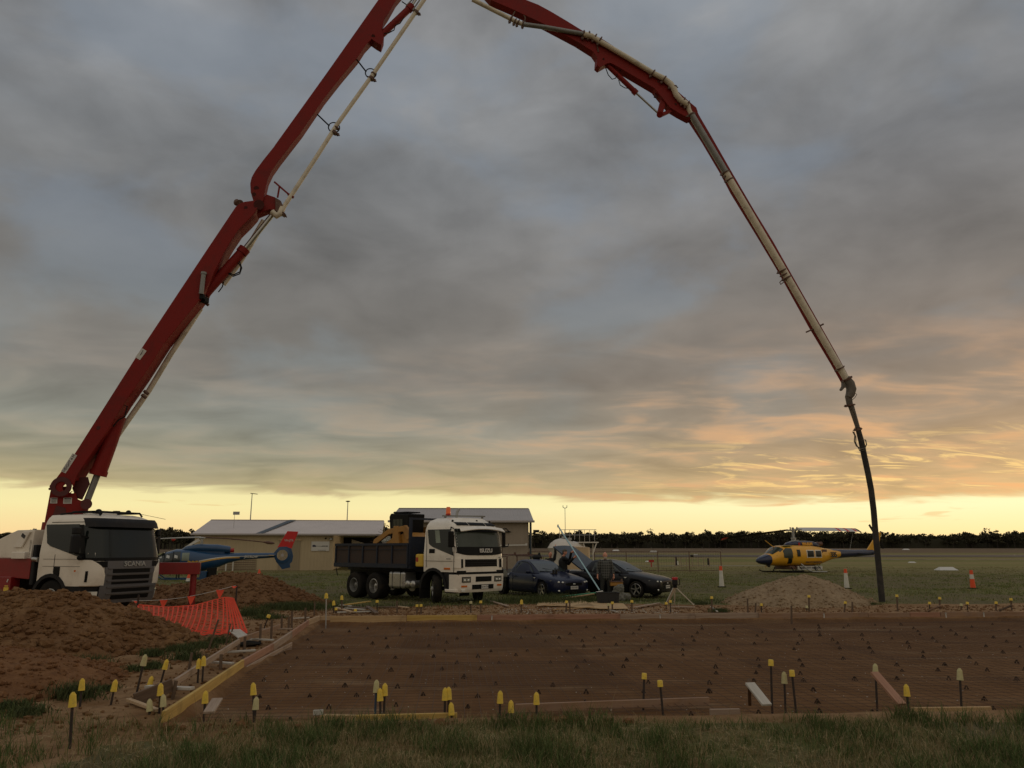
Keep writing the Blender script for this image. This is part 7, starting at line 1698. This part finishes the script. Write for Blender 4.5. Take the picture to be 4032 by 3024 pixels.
def person(label,loc,rz,J,shirt,legs,hairkind,face,sleeve=1.0,beard=False,cap=False,group='workers by the utes',hgt=1.78):
    t=thing('person',label,'person',loc,rz,group)
    v=lambda k:V(J[k])
    head=v('head'); neck=v('neck'); chest=v('chest'); hip=v('hip'); f=V(face).normalized(); side=V((0,0,1)).cross(f).normalized()
    HR=MX((side,f,V((0,0,1)))).transposed()
    sk_=[(neck,head+V((0,0,-.07)),.058,.058),(chest,neck,.10,.06),(hip,chest,.14,.15)]
    for s in 'LR':
        sh,el,wr=v('sh'+s),v('el'+s),v('wr'+s); sk_+=[(chest+V((0,0,.05)),sh,.09,.062),(sh,el,.052,.042),(el,wr,.040,.028)]
        sk_+=hand(wr,V(J['hd'+s]),-1 if s=='L' else 1,J.get('hu'+s,f),J.get('grip',0.2))
        hp,kn,an=v('hp'+s),v('kn'+s),v('an'+s); sk_+=[(hp,kn,.085,.055),(kn,an,.052,.038),(an,an+V((0,0,-.04))+f*.15,.04,.035)]
    el_=[(head,(.082,.10,.122),HR),(head+f*.02+V((0,0,-.055)),(.058,.07,.07),HR),(head+f*.098+V((0,0,-.015)),(.014,.02,.022),HR),(head+side*.078,(.012,.02,.03),HR),(head-side*.078,(.012,.02,.03),HR),(head+f*.09+V((0,0,-.06)),(.026,.012,.01),HR)]
    body=blob('body',sk_,el_,MAT['skin'],t)
    m_=M(); 
    for s in (-1,1): m_.ell(head+f*.088+side*.031*s+V((0,0,.012)),(.012,.008,.008),8,6,HR)
    m_.build('eye',MAT['black'],t,smooth=True)
    # top
    ss_=[(hip+V((0,0,-.08)),chest,.172,.19),(chest+side*.07,neck+V((0,0,-.07)),.13,.10),(chest-side*.07,neck+V((0,0,-.07)),.13,.10),(chest+side*.07+V((0,0,-.03)),hip+side*.05,.13,.13),(chest-side*.07+V((0,0,-.03)),hip-side*.05,.13,.13)]
    for s in 'LR':
        sh,el,wr=v('sh'+s),v('el'+s),v('wr'+s); w2=el+(wr-el)*sleeve; ss_+=[(chest+V((0,0,.09)),sh,.11,.072),(sh,el,.078,.066),(el,w2,.064,.052)]
    blob('top',ss_,[],MAT[shirt],t,.015)
    tr_=[(hip+V((0,0,-.04)),hip+V((0,0,-.10)),.150,.150)]
    for s in 'LR': hp,kn,an=v('hp'+s),v('kn'+s),v('an'+s); tr_+=[(hp+V((0,0,.02)),kn,.105,.078),(kn,an+V((0,0,.03)),.076,.072)]
    blob('trousers',tr_,[],MAT[legs],t,.015)
    for s in 'LR':
        an=v('an'+s); blob('boot',[(an+V((0,0,.04)),an+V((0,0,-.02)),.062,.055),(an+V((0,0,-.035)),an+V((0,0,-.045))+f*.17,.05,.042)],[],MAT['boot'],t,.014)
    hm=M(); hs=[]
    if hairkind=='short': blob('hair',[],[(head+V((0,0,.025))-f*.018,(.083,.098,.108),HR)],MAT['hair'],t,.014)
    elif hairkind=='bald': blob('hair',[],[(head-f*.05+V((0,0,-.01)),(.080,.055,.075),HR)],MAT['beard'],t,.014)
    elif hairkind=='cap':
        blob('hair',[],[(head-f*.03+V((0,0,-.01)),(.082,.075,.085),HR)],MAT['hair'],t,.014)
        c=M(); c.ell(head+V((0,0,.05)),(.090,.105,.085),14,9,HR); q=head+V((0,0,.06))-f*.10; c.loft([[q+side*s*.07+f*.03 for s in (-1,0,1)]+[q+side*s*.07+f*.03+V((0,0,.012)) for s in (1,0,-1)],[q+side*s*.06-f*.10+V((0,0,.03)) for s in (-1,0,1)]+[q+side*s*.06-f*.10+V((0,0,.042)) for s in (1,0,-1)]]); c.build('cap',MAT['capcloth'],t,smooth=True)
    if beard: blob('beard',[],[(head+f*.055+V((0,0,-.095)),(.062,.050,.065),HR),(head+f*.075+V((0,0,-.045)),(.045,.022,.018),HR)],MAT['beard'],t,.012)
    return t
A=atY(2386,2350,30.6)
person('bearded man in a grey checked shirt with rolled sleeves standing beside the black ute',(A.x,A.y,0),0,
 dict(head=(0,-.03,1.66),neck=(0,0,1.50),chest=(0,0,1.28),hip=(0,0,.96),shL=(-.20,0,1.43),elL=(-.29,.02,1.14),wrL=(-.31,-.05,.90),hdL=(-.02,-.12,-1),shR=(.20,0,1.43),elR=(.29,.02,1.14),wrR=(.31,-.05,.90),hdR=(.02,-.12,-1),hpL=(-.10,0,.92),knL=(-.13,-.02,.50),anL=(-.15,0,.09),hpR=(.10,0,.92),knR=(.13,-.02,.50),anR=(.15,0,.09),grip=.3),
 'plaid','trouser','bald',(0,-1,0),sleeve=.62,beard=True)
# aluminium screed leaning from the ground up past the second man
P0=atY(2362,2326,30.5); P1=atY(2197,2071,33.8)
m_=M(); m_.beam(P0,P1,.05,.10,(0,1,0)); m_.box(P1+V((0,0,0)),(.06,.05,.12)); o=m_.build('screed_bar',MAT['alu'],bevel=.004); tag(o,'long pale green aluminium screed bar held slanting by the man in black','screed bar')
gr=P0+(P1-P0)*((2321-2174)/(2321-2071)); gr2=P0+(P1-P0)*((2321-2192)/(2321-2071))
bx,by=atY(2222,2300,33.2).x,33.2
gl=gr-V((bx,by,0)); gl2=gr2-V((bx,by,0)); z0=.07
person('man in a black jumper and cap, side on, both hands on the screed bar',(bx,by,z0),0,
 dict(head=(.03,-.02,1.70),neck=(-.02,0,1.53),chest=(-.05,0,1.30),hip=(-.02,0,.96),shL=(-.02,-.17,1.44),elL=(.22,-.15,1.36),wrL=(gl.x-.12,gl.y-.05,gl.z-.13),hdL=(.9,.1,.45),huL=(-.3,0,1),shR=(-.02,.17,1.44),elR=(.20,.16,1.22),wrR=(gl2.x-.13,gl2.y+.02,gl2.z-.16),hdR=(.8,0,.6),huR=(-.3,0,1),hpL=(-.02,-.09,.92),knL=(.02,-.11,.50),anL=(-.02,-.12,.09),hpR=(-.02,.09,.92),knR=(.0,.12,.50),anR=(-.06,.14,.09),grip=.9),
 'hoodie','trouser','cap',(.93,-.3,.12),sleeve=.95)
C_=atY(2168,2300,36.0)
person('dark haired person behind the blue ute with one arm raised high',(C_.x,C_.y,.0),0,
 dict(head=(0,-.02,1.66),neck=(0,0,1.50),chest=(0,0,1.28),hip=(0,0,.95),shL=(-.19,0,1.42),elL=(-.27,-.02,1.15),wrL=(-.22,-.12,.93),hdL=(.1,-.3,-1),shR=(.18,0,1.45),elR=(.235,0,1.72),wrR=(.225,-.02,1.95),hdR=(.02,0,1),hpL=(-.10,0,.92),knL=(-.12,-.02,.50),anL=(-.13,0,.09),hpR=(.10,0,.92),knR=(.12,-.02,.50),anR=(.13,0,.09),grip=.1),
 'hoodie','trouser','short',(.25,-.95,.05),sleeve=.95)
# ================================================================== grass
def leafmat(key,a,b,c):
    m_=bpy.data.materials.new(key); m_.use_nodes=True; g=NG(m_.node_tree)
    gm=g.n('ShaderNodeNewGeometry'); r=gm.outputs['Random Per Island']; n=g.noise(gm.outputs['Position'],1.2,4,.6)
    col=g.mix(r,a,b); col=g.mix(g.mr(n,.45,.7,0,.6),col,c)
    p=g.n('ShaderNodeBsdfPrincipled'); g.put(p.inputs['Base Color'],col); p.inputs['Roughness'].default_value=.85; p.inputs['Specular IOR Level'].default_value=.2
    out=g.n('ShaderNodeOutputMaterial'); g.t.links.new(p.outputs[0],out.inputs[0]); MAT[key]=m_
leafmat('grass_weed',(.045,.062,.024),(.10,.12,.045),(.07,.075,.03)); leafmat('grass_field',(.10,.135,.038),(.20,.22,.07),(.13,.155,.05)); leafmat('grass_green',(.055,.088,.026),(.12,.155,.05),(.085,.105,.034)); leafmat('grass_dry',(.24,.18,.09),(.42,.33,.18),(.18,.14,.065)); leafmat('grass_mid',(.15,.145,.05),(.25,.215,.085),(.16,.15,.055))
def blades(x,y,h,w,lean,seed,zoff=0):
    rng=np.random.RandomState(seed); n=len(x); a=rng.rand(n)*2*PI; z=H(x,y)+zoff-.01
    dx,dy=np.cos(a)*w/2,np.sin(a)*w/2; la=rng.rand(n)*2*PI; l1=lean*(.2+.8*rng.rand(n)); lx,ly=np.cos(la)*l1*h,np.sin(la)*l1*h
    k=.55; p0=np.stack([x-dx,y-dy,z],1); p1=np.stack([x+dx,y+dy,z],1)
    p2=np.stack([x+lx*.35+dx*.7,y+ly*.35+dy*.7,z+h*k],1); p3=np.stack([x+lx*.35-dx*.7,y+ly*.35-dy*.7,z+h*k],1)
    zt=z+h*np.sqrt(np.clip(1-l1*l1*.6,.1,1)); p4=np.stack([x+lx,y+ly,zt],1); p5=p4+np.stack([dx*.12,dy*.12,0*z],1)
    V_=np.stack([p0,p1,p2,p3,p5,p4],1).reshape(-1,3); b=np.arange(n)*6
    F_=np.concatenate([np.stack([b,b+1,b+2,b+3],1),np.stack([b+3,b+2,b+4,b+5],1)]); return V_,F_
def clumps(nc,per,xr,yr,dens,hfun,rad,w,lean,seed,jitter=True,wscale=None):
    rng=np.random.RandomState(seed); y=yr[0]+(yr[1]-yr[0])*rng.rand(nc); x=xr[0]+(xr[1]-xr[0])*rng.rand(nc)
    if yr[1]>12: x=x*(y/yr[1])
    keep=rng.rand(nc)<dens(x,y); x,y=x[keep],y[keep]
    s=.5+1.0*rng.rand(len(x)); X=np.repeat(x,per)+rng.randn(len(x)*per)*np.repeat(rad*s,per); Y_=np.repeat(y,per)+rng.randn(len(x)*per)*np.repeat(rad*s,per)
    hh=np.repeat(hfun(x,y)*(.6+.6*rng.rand(len(x))),per)*(.45+.75*rng.rand(len(X)))
    ok=(sdist(X,Y_)<-.04); X,Y_,hh=X[ok],Y_[ok],hh[ok]
    ww=w*(.6+.8*rng.rand(len(X))); 
    if wscale: ww=ww*wscale(Y_)
    return blades(X,Y_,hh,ww,lean,seed+1)
def lush(x,y): return ss(vn(x,y,.55,3,31)*.6+vn(x,y,1.9,3,32)*.4,.40,.60)
def front_d(x,y):
    bare=(1-ss(x,-3.9,-2.2+1.2*(vn(x,y,.9,3,33)-.5)*2))
    tf=np.clip(1-bare*.93,0,1)*(.25+.75*lush(x,y))
    return tf*ss(-sdist(x,y),.02,.25)
def bald(x,y): return 1-.85*ss(vn(x,y,.8,4,41),.58,.66)*ss(x,-9,9)
V1,F1=clumps(8200,13,(-7.5,7.5),(5.7,9.25),lambda x,y:front_d(x,y)*bald(x,y),lambda x,y:.10+.13*lush(x,y),.055,.0075,.8,101)
o=meshobj('near_grass_green',V1,F1,MAT['grass_green']); tag(o,'uneven dark green grass tufts in front of the slab','grass',kind='stuff')
V2,F2=clumps(11500,7,(-7.5,7.5),(5.7,9.3),lambda x,y:np.clip(.55+.4*(1-lush(x,y)),0,1)*bald(x,y)*(1-.9*(1-ss(x,-4.6,-2.6)))*ss(-sdist(x,y),.02,.3),lambda x,y:.10+.07*lush(x,y),.07,.0055,.95,103)
o=meshobj('near_grass_dry',V2,F2,MAT['grass_dry']); tag(o,'dry straw coloured stems among the near grass','grass',kind='stuff')
V3,F3=clumps(5200,9,(-7.5,7.5),(5.7,9.2),lambda x,y:bald(x,y)*(1-.8*(1-ss(x,-4.3,-2.4)))*ss(-sdist(x,y),.02,.2),lambda x,y:.07+.04*lush(x,y),.10,.0065,.95,105)
o=meshobj('near_grass_olive',V3,F3,MAT['grass_mid']); tag(o,'short olive grass filling the near strip','grass',kind='stuff')
# tall seeding stems sticking up before the slab
rng=np.random.RandomState(8); n=90; X=rng.uniform(-6,7,n); Y_=rng.uniform(7.2,9.0,n); ok=sdist(X,Y_)<-.1; X,Y_=X[ok],Y_[ok]
Vt,Ft=blades(X,Y_,rng.uniform(.28,.48,len(X)),np.full(len(X),.005),.45,9); o=meshobj('seed_stems',Vt,Ft,MAT['grass_dry']); tag(o,'thin pale seeding stems standing above the near grass','grass',kind='stuff')
# flattened straw on the bare patch
rng=np.random.RandomState(18); n=9000; X=rng.uniform(-7.5,7,n); Y_=rng.uniform(5.7,9.2,n); ok=(rng.rand(n)<(.25+.75*(1-lush(X,Y_))))&(sdist(X,Y_)<-.05); X,Y_=X[ok],Y_[ok]; n=len(X)
a=rng.rand(n)*2*PI; L=rng.uniform(.04,.16,n); z=H(X,Y_)+rng.uniform(.004,.03,n); dx,dy=np.cos(a)*L/2,np.sin(a)*L/2; wx,wy=-np.sin(a)*.003,np.cos(a)*.003; dz=rng.uniform(-.012,.012,n)
Vs=np.stack([np.stack([X-dx-wx,Y_-dy-wy,z-dz],1),np.stack([X-dx+wx,Y_-dy+wy,z-dz],1),np.stack([X+dx+wx,Y_+dy+wy,z+dz],1),np.stack([X+dx-wx,Y_+dy-wy,z+dz],1)],1).reshape(-1,3); b=np.arange(n)*4
o=meshobj('straw',Vs,np.stack([b,b+1,b+2,b+3],1),MAT['grass_dry']); tag(o,'loose dry straw lying on the near ground','straw',kind='stuff')
# weeds on the left bank and small tufts
wd=[(340,2640,.35,.24),(300,2750,.30,.2),(250,2690,.25,.15),(600,2585,.22,.14),(600,2640,.16,.12),(735,2600,.28,.16),(710,2565,.3,.14),(790,2545,.35,.12),(850,2530,.3,.14),(420,2720,.15,.08),(40,2800,.26,.10),(100,2825,.22,.10),(1180,2400,.8,.25),(1120,2395,.9,.2),(1000,2425,.5,.25),(1060,2440,.5,.12),(2760,2380,.3,.1),(2835,2410,.3,.12),(3110,2370,.6,.1),(3400,2380,.5,.1),(520,2650,.2,.1)]
Vw=[];Fw=[];base=0
for i,(px,py,r,h) in enumerate(wd):
    q=G(px,py,0); rng=np.random.RandomState(200+i); n=int(500*r/.3); X=q.x+rng.randn(n)*r*.5; Y_=q.y+rng.randn(n)*r*.45; ok=sdist(X,Y_)<-.05; X,Y_=X[ok],Y_[ok]
    v,f=blades(X,Y_,h*(.4+.8*rng.rand(len(X))),np.full(len(X),.014),.9,300+i,.03); Vw.append(v); Fw.append(f+base); base+=len(v)
o=meshobj('weeds',np.concatenate(Vw),np.concatenate(Fw),MAT['grass_weed']); tag(o,'dark green weed clumps on the bare brown soil','weeds',kind='stuff')
# middle distance grass, wider blades as it gets farther
def mid_d(x,y):
    zr_,zg_,_=zones(x,y); return np.clip(1-zr_*1.3,0,1)*(.35+.65*zg_)
V5,F5=clumps(19000,6,(-46,46),(22,62),mid_d,lambda x,y:.05+.05*lush(x,y),.16,.02,.9,111,wscale=lambda y:.7+y/45)
o=meshobj('field_grass_green',V5,F5,MAT['grass_field']); tag(o,'short green grass of the airfield beyond the slab','grass',kind='stuff')
V6,F6=clumps(19000,5,(-62,62),(24,85),mid_d,lambda x,y:.05+.04*lush(x,y),.18,.018,.95,113,wscale=lambda y:.6+y/40)
o=meshobj('field_grass_dry',V6,F6,MAT['grass_mid']); tag(o,'drier olive grass mixed through the airfield','grass',kind='stuff')
# long grass round the cars
def spot(cx,cy,rx,ry,n,h,seed,w=.016):
    rng=np.random.RandomState(seed); X=cx+rng.randn(n)*rx; Y_=cy+rng.randn(n)*ry; return blades(X,Y_,h*(.4+.8*rng.rand(n)),np.full(n,w),.7,seed)
P_=[spot(.9,28.6,.9,.45,1500,.30,401),spot(2.3,29.6,.9,.4,900,.22,402),spot(1.6,29.5,.7,.3,600,.33,403),spot(4.6,30.0,1.2,.4,900,.12,404),spot(-3.5,27.2,1.5,.5,700,.14,405),spot(-7.0,26.5,1.0,.8,1100,.24,406),spot(7.3,29.4,1.0,.6,700,.10,407)]
vv=[];ff=[];b=0
for v,f in P_: vv.append(v); ff.append(f+b); b+=len(v)
o=meshobj('long_grass',np.concatenate(vv),np.concatenate(ff),MAT['grass_weed']); tag(o,'longer green grass growing in front of the parked utes','grass',kind='stuff')
# pebbles along the far form and clods on bare soil
def lumps(name,label,cat,pts,s0,s1,mat,seed,flat=.7):
    rng=np.random.RandomState(seed); bm=bmesh.new(); bmesh.ops.create_icosphere(bm,subdivisions=1,radius=1.0); bm.verts.index_update()
    oc=np.array([tuple(v.co) for v in bm.verts]); tf=np.array([[v.index for v in fa.verts] for fa in bm.faces]); bm.free()
    n=len(pts); s=s0+(s1-s0)*rng.rand(n,1,1)**3; P=oc[None]*s*(.7+.6*rng.rand(n,len(oc),1)); P[:,:,2]*=flat; P+=np.asarray(pts)[:,None,:]
    F=(tf[None]+(np.arange(n)*len(oc))[:,None,None]).reshape(-1,3); return tag(meshobj(name,P.reshape(-1,3),F,MAT[mat]),label,cat,kind='stuff')
rng=np.random.RandomState(77); n=1500; px=rng.uniform(1960,2680,n); py=np.where(rng.rand(n)<.6,rng.uniform(2396,2414,n),rng.uniform(2350,2414,n)); pts=[G(a,b_,.01) for a,b_ in zip(px,py)]; pts=[(p.x,p.y,Hs(p.x,p.y)+.008) for p in pts]
pm('pebble',(.50,.46,.40),.8,var=.3); lumps('pebbles','scattered white pebbles behind the far slab edge','pebbles',pts,.007,.022,'pebble',5)
pts=[G(a,b_,.01) for a,b_ in zip(rng.uniform(1600,2050,350),rng.uniform(2330,2410,350))]; lumps('pebbles','thinly scattered pale pebbles under the tipper truck','pebbles',[(p.x,p.y,Hs(p.x,p.y)+.008) for p in pts],.006,.018,'pebble',6)
n=6500; X=rng.uniform(-11,-2,n); Y_=rng.uniform(8.6,27,n); z_,_,_=zones(X,Y_); ok=(z_>.45)&(sdist(X,Y_)<-.1)&(rng.rand(n)<.8); X,Y_=X[ok],Y_[ok]
lumps('soil_clods','loose brown clods on the bare soil left of the slab','clods',np.stack([X,Y_,H(X,Y_)+.01],1),.008,.055,'earth',7)
n=5500; X=rng.uniform(-6,18,n); Y_=rng.uniform(20.3,27.5,n); z_,_,_=zones(X,Y_); ok=(z_>.4)&(sdist(X,Y_)<-.1); X,Y_=X[ok],Y_[ok]
lumps('soil_clods','loose brown clods on the strip behind the far slab edge','clods',np.stack([X,Y_,H(X,Y_)+.01],1),.01,.05,'earth_back',8)
n=500; px=rng.uniform(950,2750,n); X=rng.uniform(-4,8,n); Y_=rng.uniform(8.7,9.25,n); ok=(sdist(X,Y_)<-.02)&(sdist(X,Y_)>-.35)&(vn(X,Y_,.9,2,55)>.55); lumps('soil_clods','reddish clods heaped along the near slab edge','clods',np.stack([X[ok],Y_[ok],H(X[ok],Y_[ok])+.02],1),.02,.10,'earth_red',9)
n=1400; X=rng.uniform(-4.5,16,n); Y_=rng.uniform(9,21,n); ok=sdist(X,Y_)>.15; lumps('slab_grit','pale grit scattered on the slab floor','grit',np.stack([X[ok],Y_[ok],H(X[ok],Y_[ok])+.004],1),.003,.013,'pebble',10)
# ================================================================== far wood
leafmat('wood_leaf',(.038,.036,.022),(.075,.068,.038),(.055,.05,.03)); pm('wood_trunk',(.06,.05,.042),.9)
def wood_belt(name,label,x0,x1,y0,y1,ntree,h0,h1,seed,slope=0.0):
    rng=np.random.RandomState(seed); Vv=[];Ff=[];b=0; Vk=[];Fk=[];bk=0
    for i in range(ntree):
        u=rng.rand(); x=x0+(x1-x0)*u; y=y0+(y1-y0)*rng.rand()+slope*(x-x0); hh=(h0+(h1-h0)*rng.rand()**1.6)*(1+.18*(vn(np.array([x]),np.array([y0]),.012,2,seed)[0]-.5)*2); zb=Hs(x,y)
        if rng.rand()<.05: hh*=1.18
        nl=rng.randint(6,11); cr=hh*rng.uniform(.26,.42)
        for k in range(nl):
            a=rng.rand()*2*PI; rr=cr*rng.rand()**.6; cx,cy,cz=x+rr*math.cos(a),y+rr*math.sin(a),zb+hh*(.35+.62*rng.rand()*(1-.35*rr/cr)); br=cr*rng.uniform(.3,.55)
            n=34; d=rng.randn(n,3); d/=np.linalg.norm(d,axis=1)[:,None]; c=np.array([cx,cy,cz])+d*br*np.array([1,1,.62])*(.4+.6*rng.rand(n,1))
            s=rng.uniform(.28,.62,(n,1)); t1=rng.randn(n,3); t1/=np.linalg.norm(t1,axis=1)[:,None]; t2=np.cross(t1,rng.randn(n,3)); t2/=np.linalg.norm(t2,axis=1)[:,None]
            Vv.append(np.stack([c-t1*s,c+t2*s*.6,c+t1*s,c-t2*s*.6],1).reshape(-1,3)); q=np.arange(n)*4+b; Ff.append(np.stack([q,q+1,q+2,q+3],1)); b+=4*n
        w=.12+.012*hh; lx=rng.randn()*.5
        Vk.append(np.array([(x-w,y,zb-.5),(x+w,y,zb-.5),(x+lx+w*.4,y,zb+hh*.75),(x+lx-w*.4,y,zb+hh*.75),(x,y-w,zb-.5),(x,y+w,zb-.5),(x+lx,y+w*.4,zb+hh*.75),(x+lx,y-w*.4,zb+hh*.75)])); Fk+= [[bk,bk+1,bk+2,bk+3],[bk+4,bk+5,bk+6,bk+7]]; bk+=8
    nf=sum(len(f) for f in Ff)
    return tag(meshobj(name,np.concatenate(Vv+Vk),np.concatenate(Ff+[np.array(Fk)+b]),[MAT['wood_leaf'],MAT['wood_trunk']],mi=[0]*nf+[1]*len(Fk)),label,'wood',kind='stuff')
wood_belt('far_wood','long dark belt of gum trees closing the airfield on the right',-20,420,396,445,820,7.2,9.4,5)
wood_belt('far_wood','dark tree belt at left behind the pump truck and the blue helicopter',-330,-18,300,345,420,7.0,9.5,6)
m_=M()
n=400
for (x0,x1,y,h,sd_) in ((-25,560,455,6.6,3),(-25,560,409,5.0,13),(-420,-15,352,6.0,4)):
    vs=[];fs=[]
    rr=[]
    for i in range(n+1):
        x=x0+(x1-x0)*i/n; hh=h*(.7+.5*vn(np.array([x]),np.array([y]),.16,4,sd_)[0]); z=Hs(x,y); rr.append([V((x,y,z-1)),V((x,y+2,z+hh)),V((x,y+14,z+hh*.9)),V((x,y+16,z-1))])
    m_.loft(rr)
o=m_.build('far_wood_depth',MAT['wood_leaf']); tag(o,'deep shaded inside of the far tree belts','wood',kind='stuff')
# ploughed rise in front of the far wood comes from the ground itself
# ================================================================== thin evening haze
hz_=M(); hz_.box((60,290,14),(1500,700,36)); 
hzo=hz_.build('haze',bpy.data.materials.new('haze')); hm=hzo.data.materials[0]; hm.use_nodes=True; g=NG(hm.node_tree)
pv=g.n('ShaderNodeVolumePrincipled'); pv.inputs['Color'].default_value=(.75,.62,.5,1); pv.inputs['Density'].default_value=.00018; pv.inputs['Anisotropy'].default_value=.2
out=g.n('ShaderNodeOutputMaterial'); g.t.links.new(pv.outputs[0],out.inputs['Volume']); tag(hzo,'faint evening haze over the airfield','haze',kind='stuff')
bpy.data.objects.remove(hzo)
